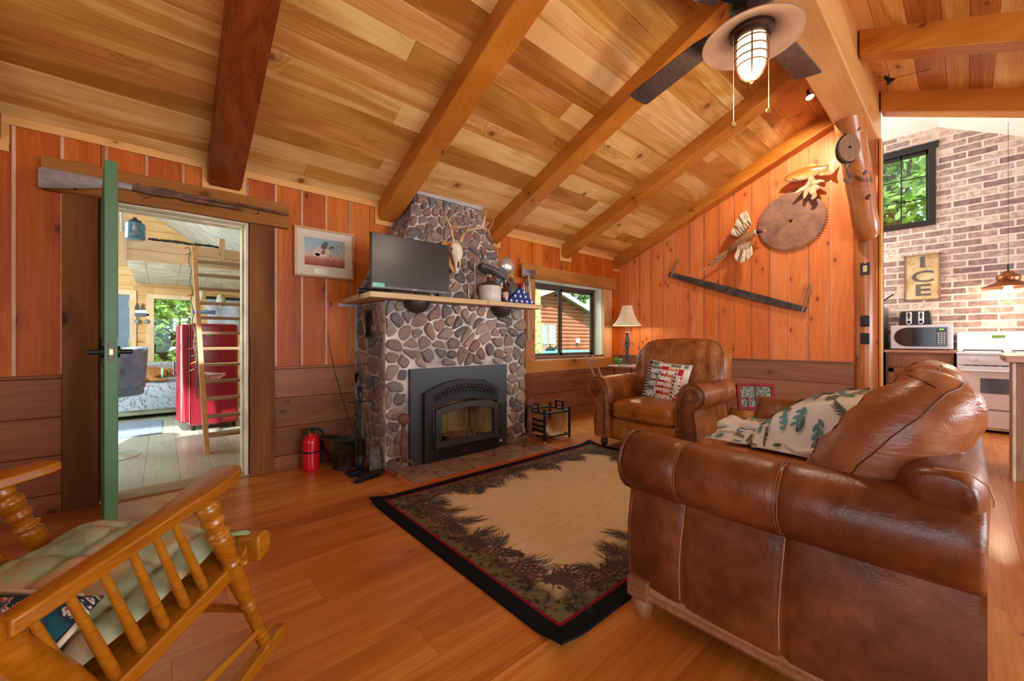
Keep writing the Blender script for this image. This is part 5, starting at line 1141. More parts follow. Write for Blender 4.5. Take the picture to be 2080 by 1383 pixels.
for i in range(N+1):
    t_ = i/N; c_ = A_+(B_-A_)*t_; h_ = .030+.020*sin(pi*t_)*.4; top.append(c_+up_*h_*.9); bot.append(c_-up_*(h_+.010*(i % 2)+.014*sin(pi*t_)))
vs = [tuple(p+Vector((x, 0, 0))) for x in (-.0015, .0015) for q in (top, bot) for p in q]; n = N+1; fs = []
for k in range(N): fs += [(k, k+1, n+k+1, n+k), (2*n+k, 3*n+k, 3*n+k+1, 2*n+k+1), (k, 2*n+k, 2*n+k+1, k+1), (n+k, n+k+1, 3*n+k+1, 3*n+k)]
fs += [(0, n, 3*n, 2*n), (N, 2*n+N, 3*n+N, n+N)]
mb.add(vs, fs); mb.build('blade', plain('dark_saw_steel', (84, 78, 74), .5, .6, var=.25, vs=10, bump=.2), cx, world=True)
for e, d_, o_ in ((A_, Vector((0, -.13, .235)), .04), (B_, Vector((0, -.085, .30)), -.03)):
    mb = MB(); b0 = e+dd*o_-up_*.03; mb.tube([b0+Vector((-.008, 0, 0)), b0+d_*.25+Vector((-.008, 0, 0)), b0+d_*.6+Vector((-.010, 0, 0)), b0+d_+Vector((-.008, 0, 0))], [.012, .013, .015, .012], 12); mb.build('handle', wood('old_saw_handle', (96, 66, 50), (136, 98, 78), (160, 120, 98), 'z', 2, 20, .1, rough=.7), cx, world=True, smooth=60)
# pheasant
ph = thing('mounted_pheasant', 'mounted flying pheasant with spread wings and long tail on the gable wall', 'taxidermy bird', (5.38, 1.85, 2.25))
t = NT('pheasant_plumage'); p = t.obj(); n = t.noise(p, 60, 4, .7); v = t.voro(p, 70); c = t.ramp(t.math('ADD', t.math('MULTIPLY', n, .6), t.math('MULTIPLY', v, .5)), [(.3, (84, 58, 40)), (.45, (150, 96, 52)), (.56, (182, 124, 72)), (.68, (96, 84, 78)), (.8, (206, 176, 136))]); t.set(c, .8, 0, .15); t.bump(v, .4, .005); PM = t.m
def spine(P, n=5):
    P = [Vector(p) for p in P]; Q = []
    for i in range(len(P)-1):
        for k in range(n):
            t = k/n; a, b, c, d = P[max(0, i-1)], P[i], P[i+1], P[min(len(P)-1, i+2)]; Q.append(.5*((2*b)+(c-a)*t+(2*a-5*b+4*c-d)*t*t+(3*b-a-3*c+d)*t**3))
    return Q+[P[-1]]
def interp(rs, n): 
    o = []
    for i in range(n): t = i/(n-1)*(len(rs)-1); k = min(int(t), len(rs)-2); o.append(rs[k]+(rs[k+1]-rs[k])*(t-k))
    return o
mb = MB(); sp2 = spine([(5.40, 2.00, 2.17), (5.385, 1.93, 2.215), (5.375, 1.86, 2.26), (5.37, 1.79, 2.30), (5.365, 1.73, 2.33), (5.36, 1.685, 2.347), (5.36, 1.665, 2.352)]); mb.tube(sp2, interp([.022, .046, .058, .058, .046, .028, .020], len(sp2)), 16); mb.build('body', PM, ph, world=True, smooth=80)
mb = MB(); sp2 = spine([(5.36, 1.672, 2.350), (5.36, 1.655, 2.353), (5.36, 1.635, 2.352), (5.36, 1.61, 2.350), (5.36, 1.595, 2.352)]); mb.tube(sp2, interp([.022, .022, .021, .018, .008], len(sp2)), 12); mb.build('head', plain('dark_teal_head', (34, 40, 60), .4), ph, world=True, smooth=80)
mb = MB(); mb.tube([(5.36, 1.684, 2.347), (5.36, 1.675, 2.350), (5.36, 1.668, 2.351)], [.026, .028, .024], 12); mb.build('white_collar', plain('white_down', (230, 224, 214), .8), ph, world=True, smooth=80)
mb = MB(); mb.ell((5.345, 1.612, 2.352), .010, .014, .010, 8, 6); mb.build('red_cheek', plain('red_wattle', (170, 56, 50), .6), ph, world=True)
mb = MB(); mb.tube([(5.36, 1.598, 2.352), (5.36, 1.575, 2.350), (5.36, 1.560, 2.342)], [.009, .006, .002], 8); mb.build('beak', plain('pale_beak', (214, 190, 150), .4), ph, world=True, smooth=60)
def feather(mb, a, d, L, w_, nrmv, mi=0, curve=0):
    a, d = Vector(a), Vector(d).normalized(); s_ = d.cross(Vector(nrmv)).normalized(); u = []; n = 6
    for i in range(n+1):
        t = i/n; c = a+d*L*t+Vector(nrmv)*(curve*t*t); ww = w_*(.35+.65*min(1, t*3))*(1 if t < .8 else sqrt(max(0, 1-((t-.8)/.2)**2))+.05); u.append([tuple(c-s_*ww), tuple(c+Vector(nrmv)*.0025), tuple(c+s_*ww), tuple(c-Vector(nrmv)*.0012)])
    mb.loft(u, mi)
CRM = plain('cream_flight_feather', (222, 204, 172), .8, 0, .15, var=.12, vs=40); BRNF = plain('brown_feather', (130, 98, 70), .8, 0, .15, var=.25, vs=50)
for nm, root, tipdir, sgn in (('wing', (5.36, 1.80, 2.335), (0, 1.0), 1), ('wing', (5.35, 1.77, 2.25), (0, -1.0), -1)):
    mb = MB(); N = 15
    for i in range(N):
        t = i/(N-1)
        if sgn > 0: a0 = Vector((5.355-.02*t, 1.87-.155*t, 2.335+.10*t)); d = Vector((-.10, .42-.0*t+.40*(1-t)-.10*t, .55+.5*t)); L = .10+.13*t-.03*(t > .9)
        else: a0 = Vector((5.35-.02*t, 1.845-.125*t, 2.225-.015*t)); d = Vector((-.10, .35*(1-t)-.10*t, -.9)); L = .11+.11*sin(pi*(.15+.75*t))
        feather(mb, a0+Vector((-.0035*(i % 3), 0, 0)), d, L, .017, (-1, 0, 0), 0 if (i % 5) else 1)
    for i in range(12):
        t = i/11
        if sgn > 0: a0 = Vector((5.345-.02*t, 1.86-.15*t, 2.325+.10*t)); d = Vector((-.05, .35, .6)); L = .085
        else: a0 = Vector((5.34-.02*t, 1.85-.13*t, 2.235)); d = Vector((-.05, .12, -.8)); L = .08
        feather(mb, a0, d, L, .013, (-1, 0, 0), 1 if i % 2 else 0)
    mb.tube([(5.35, 1.86, 2.32) if sgn > 0 else (5.35, 1.84, 2.23), (5.335, 1.79, 2.37) if sgn > 0 else (5.34, 1.77, 2.245), (5.33, 1.725, 2.44) if sgn > 0 else (5.33, 1.72, 2.20)], [.018, .016, .010], 10, 1)
    mb.build(nm, [CRM, BRNF], ph, world=True)
mb = MB()
for i in range(8):
    o_ = (i-3.5)/3.5; feather(mb, (5.39-.004*i, 1.985, 2.175+.012*o_), (0.01, .84+.02*o_, -.50+.10*o_), .36-.18*abs(o_)**.8+.12*(i == 3), .011, (-1, 0, 0), i % 2)
mb.build('tail', [BRNF, plain('barred_tail_feather', (176, 136, 98), .8, var=.3, vs=70)], ph, world=True)
# fish on driftwood
fs_ = thing('mounted_fish', 'mounted golden trout above a piece of driftwood near the top of the gable wall', 'taxidermy fish', (5.36, 1.15, 2.88))
t = NT('fish_skin'); p = t.obj(); sx, sy_, sz = t.sep(p)[:3]; c = t.ramp(t.math('ADD', t.n('MapRange', {0: sz, 1: -.06, 2: .06, 3: 0.0, 4: 1.0}).outputs[0], t.math('MULTIPLY_ADD', t.noise(p, 30, 3), .2, -.1)), [(.12, (226, 214, 206)), (.35, (220, 170, 110)), (.6, (196, 130, 58)), (.85, (140, 92, 44))]); c = t.mix(t.math('MULTIPLY', t.math('LESS_THAN', t.voro(p, 60), .16), .6), c, (120, 70, 30)); t.set(c, .16, 0, .7); t.bump(t.voro(p, 180), .2, .002)
mb = MB(); SEC = [(1.385, 2.895, .004, .004), (1.375, 2.896, .016, .012), (1.35, 2.897, .028, .020), (1.31, 2.897, .043, .028), (1.27, 2.898, .052, .034), (1.21, 2.90, .057, .036), (1.15, 2.902, .055, .034), (1.09, 2.903, .045, .028), (1.04, 2.902, .032, .020), (1.0, 2.902, .024, .013), (.975, 2.903, .023, .008)]
mb.loft([[(5.36+w_*cos(a), y, z+1.22*h_*sin(a)) for a in [2*pi*i/20 for i in range(20)]] for y, z, h_, w_ in SEC]); mb.build('body', t.m, fs_, world=True, smooth=80)
FIN = plain('amber_fin', (206, 140, 70), .35, var=.2, vs=40); 
def fin(pts, name, th=.003): mb = MB(); mb.prism([(y, z) for y, z in pts], 5.36-th, 5.36+th, 'x'); mb.build(name, FIN, fs_, world=True, bevel=.001)
fin([(.985, 2.915), (.93, 2.975), (.915, 2.985), (.925, 2.94), (.935, 2.90), (.93, 2.86), (.925, 2.83), (.95, 2.845), (.985, 2.888)], 'tail_fin'); fin([(1.19, 2.955), (1.13, 2.99), (1.09, 2.975), (1.075, 2.94)], 'dorsal_fin'); fin([(1.07, 2.865), (1.05, 2.835), (1.02, 2.83), (1.02, 2.875)], 'anal_fin'); fin([(1.16, 2.85), (1.12, 2.82), (1.10, 2.83), (1.11, 2.862)], 'pelvic_fin')
mb = MB(); mb.prism([(1.30, 2.885), (1.265, 2.85), (1.235, 2.845), (1.25, 2.875)], 5.322, 5.326, 'x'); mb.build('pectoral_fin', FIN, fs_, world=True)
mb = MB(); mb.ell((5.345, 1.353, 2.906), .006, .008, .008, 10, 8); mb.build('eye', plain('fish_eye', (20, 18, 16), .1), fs_, world=True, smooth=80)
mb = MB(); mb.tube([(5.35, 1.388, 2.892), (5.338, 1.375, 2.886), (5.332, 1.352, 2.884)], [.005, .006, .003], 6); mb.build('jaw', plain('pink_mouth', (206, 110, 90), .5), fs_, world=True)
DW = plain('bleached_driftwood', (206, 166, 130), .8, 0, .1, var=.25, vs=16, bump=.8, bs=40)
mb = MB(); rg_ = random.Random(5)
for pts, r0, r1 in (([(5.46, 1.16, 2.74), (5.40, 1.15, 2.78), (5.38, 1.13, 2.82), (5.365, 1.15, 2.86)], .05, .022), ([(5.42, 1.16, 2.76), (5.38, 1.22, 2.74), (5.36, 1.285, 2.70)], .04, .010), ([(5.42, 1.14, 2.77), (5.38, 1.07, 2.78), (5.36, 1.01, 2.76)], .042, .010), ([(5.43, 1.14, 2.74), (5.38, 1.12, 2.68), (5.37, 1.10, 2.63), (5.37, 1.13, 2.60)], .04, .014), ([(5.42, 1.17, 2.74), (5.39, 1.19, 2.67), (5.385, 1.20, 2.63)], .034, .008), ([(5.42, 1.12, 2.75), (5.375, 1.07, 2.71), (5.37, 1.05, 2.70)], .03, .012), ([(5.47, 1.15, 2.78), (5.43, 1.15, 2.78)], .05, .05)):
    Q = spine(pts, 4); mb.tube(Q, [r*(1+.25*hn(i*1.7, r0*99)) for i, r in enumerate(interp([r0, r1], len(Q)))], 10)
mb.build('driftwood', DW, fs_, world=True, remesh=.008)
# pulley block
pb = thing('pulley_block', 'old wooden pulley block with iron hook hanging on the log brace', 'pulley', (5.12, .77, 2.9))
bx_, by_, bz_ = 4.83, .74, 2.845
Mb = frame((bx_, by_, bz_), (.6, .8, 0), (-.8, .6, 0)); OW = wood('old_block_wood', (96, 70, 50), (138, 106, 78), (166, 134, 104), 'z', 2, 20, .1, rough=.6)
Mc = T(bx_, by_, bz_) @ RZ(-.86)   # local x = sideways, y = away
def oval(w_, h_, n=24):
    w_ *= 1.15; h_ *= 1.22
    return [(w_*cos(2*pi*i/n), h_*sin(2*pi*i/n)) for i in range(n)]
for y0_, y1_, m_ in ((-.035, -.018, OW), (.018, .035, OW)): mb = MB(); mb.at(Mc); mb.prism(oval(.078, .105), y0_, y1_, 'y'); mb.build('cheek', m_, pb, world=True, bevel=.006, smooth=40)
mb = MB(); mb.at(Mc @ RX(pi/2)); mb.lathe([(.066, -.014), (.058, -.004), (.058, .004), (.066, .014)], 24); mb.build('sheave', DKM, pb, world=True, smooth=40)
mb = MB(); mb.at(Mc); mb.tube([(0, -.042, 0), (0, .042, 0)], .012, 10); mb.tube([(.094*cos(a), 0, .132*sin(a)) for a in [2*pi*i/32 for i in range(32)]], .009, 6, closed=True); mb.build('iron_strap', DKM, pb, world=True, bevel=.002)
mb = MB(); mb.at(Mc)
mb.tube([(.024*cos(a), 0, -.160+.024*sin(a)) for a in [2*pi*i/16 for i in range(16)]], .006, 8, closed=True); mb.tube([(0, 0, -.185), (0, 0, -.215), (.016, 0, -.24), (.026, 0, -.275), (.006, 0, -.305), (-.024, 0, -.298), (-.032, 0, -.272)], [.009, .010, .013, .015, .014, .010, .004], 10); mb.build('hook', plain('grey_iron_hook', (110, 100, 92), .45, .7), pb, world=True, smooth=80)
mb = MB(); mb.at(Mc)
mb.tube([(.016*cos(a), 0, .138+.02*sin(a)) for a in [2*pi*i/16 for i in range(16)]], .006, 8, closed=True); mb.tube([(0, 0, .155), (.01, .02, .17), (0, .05, .175)], .005, 6)
mb.build('hanging_shackle', DKM, pb, world=True, smooth=80)
# switches on the log post
for nm, lb, z, w_, h_, k in (('light_switch', 'black plated light switch, topmost on the log post', 1.79, .075, .125, 0), ('wall_switch', 'black switch plate, middle one on the log post', 1.25, .07, .115, 1), ('power_outlet', 'black outlet plate, lowest on the log post', 1.07, .07, .115, 2)):
    s_ = thing(nm, lb, 'switch' if k < 2 else 'outlet', (5.452, .695, z)); mb = MB(); mb.box(0, .012, -w_/2, w_/2, -h_/2, h_/2); mb.build('plate', plain('black_plate', (18, 18, 20), .3), s_, bevel=.003)
    if k < 2: mb = MB(); mb.box(-.006, .001, -.016, .016, -.032, .032); mb.build('rocker', plain('ivory_switch' if k == 0 else 'black_rocker', (196, 180, 140) if k == 0 else (30, 30, 32), .4), s_, bevel=.003)
    else:
        for zz in (-.026, .026): mb = MB(); mb.at(T(-.001, 0, zz) @ RY(-pi/2)); mb.lathe([(.016, 0), (.015, .003)], 16); mb.build('socket', plain('black_socket', (34, 34, 36), .35), s_)
# ================================================================== ceiling fan
fn_ = thing('ceiling_fan', 'dark ceiling fan with caged lantern light hanging from the ridge beam', 'ceiling fan', (2.243, .72, 3.11))
BZ = plain('oiled_bronze', (74, 58, 50), .32, .7); fx, fyy = 2.243, .72
mb = MB(); mb.at(T(fx, fyy, 0)); mb.lathe([(.065, 3.108), (.066, 3.07), (.04, 3.03), (.014, 3.01), (.013, 2.92), (.03, 2.90), (.05, 2.88), (.085, 2.86), (.10, 2.83), (.105, 2.77), (.098, 2.74), (.07, 2.725), (.06, 2.66), (.07, 2.64)][::-1], 36); mb.build('motor_housing', BZ, fn_, world=True, smooth=35)
BL_ = wood('dark_fan_blade', (60, 46, 44), (86, 68, 64), (106, 88, 84), 'x', 2, 24, .1, rough=.4)
for k in range(4):
    a = R((-4, 73, 163, 250)[k]); mb = MB(); mb.at(T(fx, fyy, 2.722) @ RZ(a) @ T(.20, 0, 0) @ RX(R(12)))
    mb.prism([(0, -.045), (.10, -.066), (.60, -.078), (.625, -.07), (.635, .0), (.625, .07), (.60, .078), (.10, .066), (0, .045)], -.004, .004, 'z'); bl_ = mb.build('blade', BL_, fn_, world=True, bevel=.002)
    mb = MB(); mb.at(T(fx, fyy, 2.735) @ RZ(a)); mb.hexa([(.07, -.022, 0), (.26, -.036, -.014), (.26, .036, -.001), (.07, .022, 0), (.07, -.022, .012), (.26, -.036, -.004), (.26, .036, .010), (.07, .022, .012)]); mb.build('blade_iron', BLK, fn_, world=True, bevel=.003)
mb = MB(); mb.at(T(fx, fyy, 0)); mb.lathe([(.07, 2.652), (.085, 2.642), (.11, 2.625), (.17, 2.598), (.222, 2.575), (.228, 2.571), (.224, 2.568), (.17, 2.590), (.11, 2.612), (.08, 2.622)], 48, cap=False); mb.build('lamp_shade', plain('shade_inside_bronze', (106, 80, 66), .4, .3), fn_, world=True, smooth=50)
mb = MB(); mb.at(T(fx, fyy, 0)); mb.lathe([(.10, 2.622), (.098, 2.598), (.085, 2.588), (.083, 2.572), (.070, 2.570), (.070, 2.62)], 36, cap=False); mb.build('collar', BZ, fn_, world=True, smooth=35)
mb = MB(); mb.at(T(fx, fyy, 0)); mb.lathe([(.060, 2.60), (.064, 2.55), (.064, 2.47), (.058, 2.43), (.042, 2.395), (.02, 2.378), (.003, 2.374)][::-1], 32); mb.build('glass_globe', emit('lit_frosted_glass', (255, 222, 170), 1.7), fn_, world=True, smooth=60)
mb = MB()
for z, r_ in ((2.555, .074), (2.515, .074), (2.475, .074), (2.44, .066)): mb.tube([(fx+r_*cos(2*pi*i/32), fyy+r_*sin(2*pi*i/32), z) for i in range(32)], .0032, 6, closed=True)
for k in range(4):
    a = k*pi/2+.35; mb.tube([(fx+r_*cos(a), fyy+r_*sin(a), z) for r_, z in ((.074, 2.575), (.074, 2.475), (.066, 2.43), (.048, 2.392), (.024, 2.370), (0, 2.365))], .0036, 6)
mb.ell((fx, fyy, 2.360), .009, .009, .009, 10, 8)
mb.build('wire_cage', plain('cage_bronze', (120, 80, 50), .45, .6), fn_, world=True, smooth=60)
for i, (x, y, z) in enumerate(((2.164, .79, 2.145), (2.32, .653, 2.213))):
    x, y = fx+(x-fx)*.86, fyy+(y-fyy)*.86
    mb = MB(); mb.tube([(x, y, 2.60), (x, y, z+.012)], .0013, 5); c_ = mb.build('pull_chain', plain('ball_chain', (214, 190, 150), .3, .7), fn_, world=True)
    mb = MB(); mb.at(T(x, y, z) @ RZ(-.7) @ RX(pi/2)); mb.lathe([(.013, -.003), (.015, 0), (.013, .003)], 14); sub(mb, 'medallion', plain('brass_medallion', (132, 100, 50), .35, .8), c_, fn_)
point('fan_lamp_light', (fx, fyy, 2.28), 17, (1, .82, .6), .06)
# spot lights
def cable_spot(name, label, loc, tgt, lit, power, aim=None):
    t = thing(name, label, 'spotlight', loc); v = (Vector(tgt)-Vector(loc)).normalized(); M = v.to_track_quat('Z', 'X').to_matrix().to_4x4()
    mb = MB(); mb.at(M); mb.lathe([(.012, -.035), (.014, -.02), (.020, -.005), (.033, .022), (.034, .026)], 20, cap=False); mb.build('reflector', STEEL if lit else BLK, t, smooth=40)
    mb = MB(); mb.at(M); mb.lathe([(.004, -.012), (.018, .0), (.028, .017), (.028, .019)], 16); mb.build('bulb', emit('lit_bulb', (255, 240, 210), 14) if lit else plain('unlit_bulb', (196, 190, 180), .15), t, smooth=60)
    mb = MB(); mb.tube([(-.03, .0, .05), (-.02, 0, .02), tuple(v*-.03)], .003, 6); mb.tube([(.03, .02, .06), (.02, 0, .02), tuple(v*-.03)], .003, 6); mb.tube([tuple(v*-.03), tuple(v*-.055)], .012, 10); mb.build('cable_mount', BLK, t)
    if lit: spot(name+'_light', tuple(Vector(loc)+v*.04), aim or tgt, power, 100, (1, .86, .68), .012, .7)
    return t
cable_spot('cable_spotlight', 'small lit chrome spotlight under the ceiling beside the ridge beam', (4.60, .985, 3.37), (4.48, .76, 2.6), True, 70, (5.45, 1.3, 2.55))
cable_spot('cable_spotlight', 'small black spotlight on wires between the kitchen side rafters', (5.0, .47, 3.43), (5.6, -.8, 1.6), False, 0)
mb = MB(); mb.tube([(4.60, .985, 3.42), (4.59, .95, 3.46)], .002, 5); mb.tube([(4.95, .55, 3.44), (5.0, .47, 3.44), (5.05, .2, 3.42)], .002, 5); tag(mb.build('spotlight_cable', BLK), 'thin black cable carrying the spotlights across the rafters', 'cable')
# ================================================================== floor standing things
CI = plain('extinguisher_red', (206, 18, 34), .2, 0, .6, var=.04)
fe = thing('fire_extinguisher', 'red fire extinguisher standing on the floor right of the doorway', 'fire extinguisher', (.905, 3.50, 0), .3)
mb = MB(); mb.lathe([(.060, .0), (.064, .006), (.065, .03), (.065, .23), (.058, .262), (.036, .285), (.022, .293), (.020, .30)], 32); mb.build('cylinder', CI, fe, smooth=40)
mb = MB(); mb.lathe([(.0655, .148), (.067, .150), (.067, .160), (.0655, .162)], 32, cap=False); mb.build('hose_strap', BLK, fe)
mb = MB(); mb.lathe([(.020, .298), (.022, .325)], 16); mb.box(-.085, .03, -.012, .012, .332, .340); mb.hexa([(-.08, -.012, .300), (.0, -.012, .318), (.0, .012, .318), (-.08, .012, .300), (-.08, -.012, .307), (.0, -.012, .328), (.0, .012, .328), (-.08, .012, .307)]); mb.box(-.016, .028, -.016, .016, .315, .335); mb.build('valve_lever', BLK, fe, bevel=.002)
mb = MB(); mb.tube([(.02, 0, .325), (.05, 0, .328), (.085, -.005, .31), (.098, -.005, .27), (.094, 0, .20), (.09, 0, .14), (.086, 0, .10)], [.009]*5+[.010, .010], 12); mb.tube([(.086, 0, .12), (.086, 0, .04), (.086, 0, .035)], [.012, .016, .012], 12); mb.build('hose', BLK, fe, smooth=60)
mb = MB(); mb.at(T(.035, -.002, .325) @ RY(pi/2)); mb.lathe([(.012, 0), (.012, .008)], 12); mb.build('gauge', STEEL, fe)
mb = MB(); mb.tube([(-.03, -.014, .335), (-.03, -.03, .30), (-.02, -.034, .27)], .0015, 5); mb.build('safety_tag_wire', plain('yellow_tag', (206, 180, 60), .5), fe)
# coal scuttle
cb = thing('coal_scuttle', 'blackened metal coal scuttle on the floor beside the chimney', 'bucket', (1.135, 3.40, 0))
t = NT('sooty_copper'); p = t.obj(); c = t.ramp(t.noise(p, 6, 4, .6), [(.35, (28, 24, 22)), (.5, (66, 44, 26)), (.65, (104, 70, 34))]); t.set(c, .5, .6, .5); t.bump(t.noise(p, 50, 3), .2, .003)
mb = MB()
def scut(u, v, inn=0):
    a = 2*pi*u; r_ = .085+.055*v**.8-inn; s_ = 1+.25*max(0, -cos(a))*v**2; return (r_*cos(a)*1.05*s_, r_*sin(a)*.85, .03+.21*v+.035*v**3*(-cos(a)) if True else 0)
mb.grid(lambda u, v: scut(u, v), 32, 10, cu=True); mb.grid(lambda u, v: scut(u, v, .004), 32, 10, cu=True); mb.lathe([(.083, .028), (.083, .034)], 32); mb.build('pail', t.m, cb, smooth=60)
mb = MB(); mb.lathe([(.086, 0), (.090, .004), (.088, .028), (.084, .032)], 32); mb.build('foot_ring', DKM, cb, smooth=40)
mb = MB(); mb.tube([scut(i/32, 1.0) for i in range(32)], .005, 6, closed=True); mb.build('rim', DKM, cb, smooth=60)
mb = MB(); mb.tube([(0, -.115, .235), (.09, -.09, .33), (.14, 0, .40), (.10, .09, .34), (0, .115, .235)], .004, 6); mb.build('bail_handle', plain('grey_bail', (92, 86, 78), .5, .6), cb, smooth=80)
# fireplace tools
ft = thing('fireplace_tools', 'black iron fireplace tool stand with hanging shovel and brush by the chimney', 'fireplace tools', (1.175, 3.16, 0))
mb = MB(); mb.box(-.10, .10, -.055, .055, 0, .022); mb.box(-.085, .085, -.04, .04, .022, .032); mb.build('base', BLK, ft, bevel=.004)
mb = MB(); mb.tube([(0, 0, .03), (0, 0, .60)], .007, 8); mb.lathe([(.012, .56), (.024, .565), (.012, .58), (.010, .60), (.018, .605), (.018, .64), (.010, .65), (.020, .665), (.022, .68), (.010, .69), (.006, .70), (.004, .74), (.008, .745), (.002, .76)], 14); mb.build('stem', BLK, ft, smooth=50)
mb = MB(); mb.tube([(-.095, 0, .575), (-.06, 0, .565), (0, 0, .57), (.06, 0, .565), (.095, 0, .575)], .006, 8); mb.tube([(0, -.07, .57), (0, .07, .57)], .005, 8); mb.build('hook_arms', BLK, ft, smooth=60)
mb = MB(); mb.tube([(.05, -.05, .56), (.055, -.055, .40), (.075, -.07, .20)], .0045, 8); mb.hexa([(.04, -.075, .03), (.13, -.09, .03), (.12, -.085, .20), (.05, -.07, .20), (.04, -.082, .03), (.13, -.097, .03), (.12, -.092, .21), (.05, -.077, .21)]); mb.lathe([(.001, .56), (.002, .561)], 4); mb.build('shovel', plain('ash_grey_shovel', (96, 88, 84), .6, .5, var=.3, vs=20), ft, bevel=.002)
mb = MB(); mb.tube([(-.045, -.04, .60), (-.045, -.04, .48)], .011, 10); mb.tube([(-.045, -.04, .48), (-.05, -.04, .10)], .005, 8); mb.build('poker', BLK, ft, smooth=60)
mb = MB(); mb.tube([(.0, .05, .57), (.0, .05, .14)], .005, 8); mb.lathe([(.02, .04), (.03, .05), (.028, .14), (.012, .15)], 12); mb.build('brush', BLK, ft, smooth=60)
# brush lying on the floor
bl2 = thing('hearth_brush', 'black hearth brush lying on the floor in front of the tool stand', 'brush', (1.19, 3.0, 0), .25)
mb = MB(); mb.box(-.125, .115, -.03, .03, .026, .042); mb.build('brush_back', BLK, bl2, bevel=.004)
mb = MB(); r = random.Random(8)
for i in range(240): x, y = r.uniform(-.13, .112), r.uniform(-.028, .028); mb.tube([(x, y, .028), (x+r.uniform(-.015, .006), y+r.uniform(-.012, .004), .001)], .0022, 4)
mb.build('bristles', plain('black_bristle', (20, 19, 20), .7), bl2)['kind'] = 'stuff'
# fishing rod leaning in the corner
fr_ = thing('fishing_rod', 'thin dark fishing rod leaning into the corner beside the chimney', 'rod', (1.16, 3.45, 0))
mb = MB(); mb.tube([(1.20, 3.30, .20), (1.14, 3.46, .55), (1.10, 3.56, .80)], [.006, .005, .004], 8); mb.tube([(1.10, 3.56, .80), (1.085, 3.62, .98), (1.08, 3.655, 1.12)], [.004, .003, .002], 6); mb.build('shaft', DKM, fr_, world=True, smooth=60)
mb = MB(); mb.ell((1.10, 3.56, .80), .008, .008, .010, 8, 6); mb.build('ferrule', plain('brass_ferrule', (180, 140, 80), .3, .8), fr_, world=True)
# andirons
def andiron(x, y, lb):
    t = thing('andiron', lb, 'andiron', (x, y, .011), 0, 'andirons')
    mb = MB(); mb.lathe([(.024, .10), (.026, .115), (.018, .125), (.026, .15), (.031, .19), (.029, .24), (.018, .33), (.014, .36), (.022, .365), (.022, .372), (.012, .38)], 20); mb.build('shaft', RUST, t, smooth=45)
    mb = MB(); mb.ell((0, 0, .425), .047, .047, .047, 24, 16); mb.build('ball', RUST, t, smooth=80)
    for s in (1, -1): mb = MB(); mb.tube([(s*.005, 0, .11), (s*.03, -.004, .095), (s*.062, -.008, .085), (s*.074, -.01, .055), (s*.070, -.012, .02), (s*.085, -.014, .004)], [.018, .017, .015, .013, .011, .014], 10); mb.build('leg', RUST, t, smooth=60)
    mb = MB(); mb.tube([(0, .0, .10), (0, .09, .095), (0, .115, .07)], .013, 8); mb.build('log_bar', RUST, t, smooth=60)
    return t
andiron(1.415, 2.90, 'rusty ball-topped andiron, left of the fireplace insert'); andiron(2.745, 2.87, 'rusty ball-topped andiron, right of the fireplace insert')
# log carrier rack
lr = thing('log_rack', 'black iron log rack holding a tan leather sling beside the chimney', 'log holder', (3.13, 2.99, 0), -.12)
for y in (-.16, .16):
    mb = MB(); 
    for s in (1, -1): mb.box(s*.17-.010, s*.17+.010, y-.010, y+.010, .015, .345)
    mb.box(-.17, .17, y-.009, y+.009, .29, .308); mb.box(-.17, .17, y-.009, y+.009, .045, .06); mb.build('end_frame', BLK, lr, bevel=.002)
for x_, zs_ in ((-.17, (.045, .10, .155, .21, .29)), (.17, (.045, .29))):
    for z_ in zs_: mb = MB(); mb.box(x_-.009, x_+.009, -.16, .16, z_, z_+.016); mb.build('side_bar', BLK, lr, bevel=.002)
for s in (1, -1): mb = MB(); mb.box(s*.17-.009, s*.17+.009, -.065, -.047, .30, .385); mb.box(s*.17-.009, s*.17+.009, .047, .065, .30, .385); mb.box(s*.17-.009, s*.17+.009, -.065, .065, .375, .393); mb.build('carry_handle', BLK, lr, bevel=.002)
for x in (-.17, .17):
    for y in (-.16, .16): mb = MB(); mb.at(T(x, y, 0)); mb.lathe([(.014, 0), (.012, .006), (.005, .016)], 12); mb.build('foot', STEEL, lr)
mb = MB(); mb.grid(lambda u, v: (.165*cos(pi*u)*(1.0+.0*v) if True else 0, -.15+.30*v, .30-.255*sin(pi*u)**.55), 28, 6); mb.build('leather_sling', plain('tan_sling', (188, 142, 86), .5, var=.12), lr, smooth=80, solid=.006)
# ================================================================== corner table, lamp, small things
ct = thing('corner_table', 'small light folding table in the corner under the lamp', 'table', (5.05, 3.08, 0))
WT = wood('table_oak', (150, 116, 90), (190, 156, 128), (210, 182, 156), 'y', 1.5, 20, .1)
mb = MB(); mb.box(-.26, .27, -.36, .30, .675, .70); mb.build('tabletop', WT, ct, bevel=.006)
for sx_, sy2 in ((-.22, -.30), (-.22, .24), (.22, -.30), (.22, .24)): mb = MB(); mb.tube([(sx_, sy2, .674), (sx_*1.0+.02, sy2*.45, 0)], .009, 8); mb.build('leg', BLK, ct)
for sy2 in (-.25, .20): mb = MB(); mb.tube([(-.22, sy2, .50), (.22, sy2, .50)], .006, 6); mb.build('brace', BLK, ct)
lp = thing('table_lamp', 'scrolled iron table lamp with pale bell shade in the corner', 'lamp', (5.10, 3.27, .70))
mb = MB(); mb.lathe([(.075, 0), (.078, .01), (.06, .02), (.03, .035)], 20)
for k in range(4): a = pi/4+k*pi/2; mb.tube([(.055*cos(a), .055*sin(a), .015), (.03*cos(a), .03*sin(a), .08), (.016*cos(a), .016*sin(a), .16), (.018*cos(a), .018*sin(a), .26), (.030*cos(a), .030*sin(a), .32)], .007, 8)
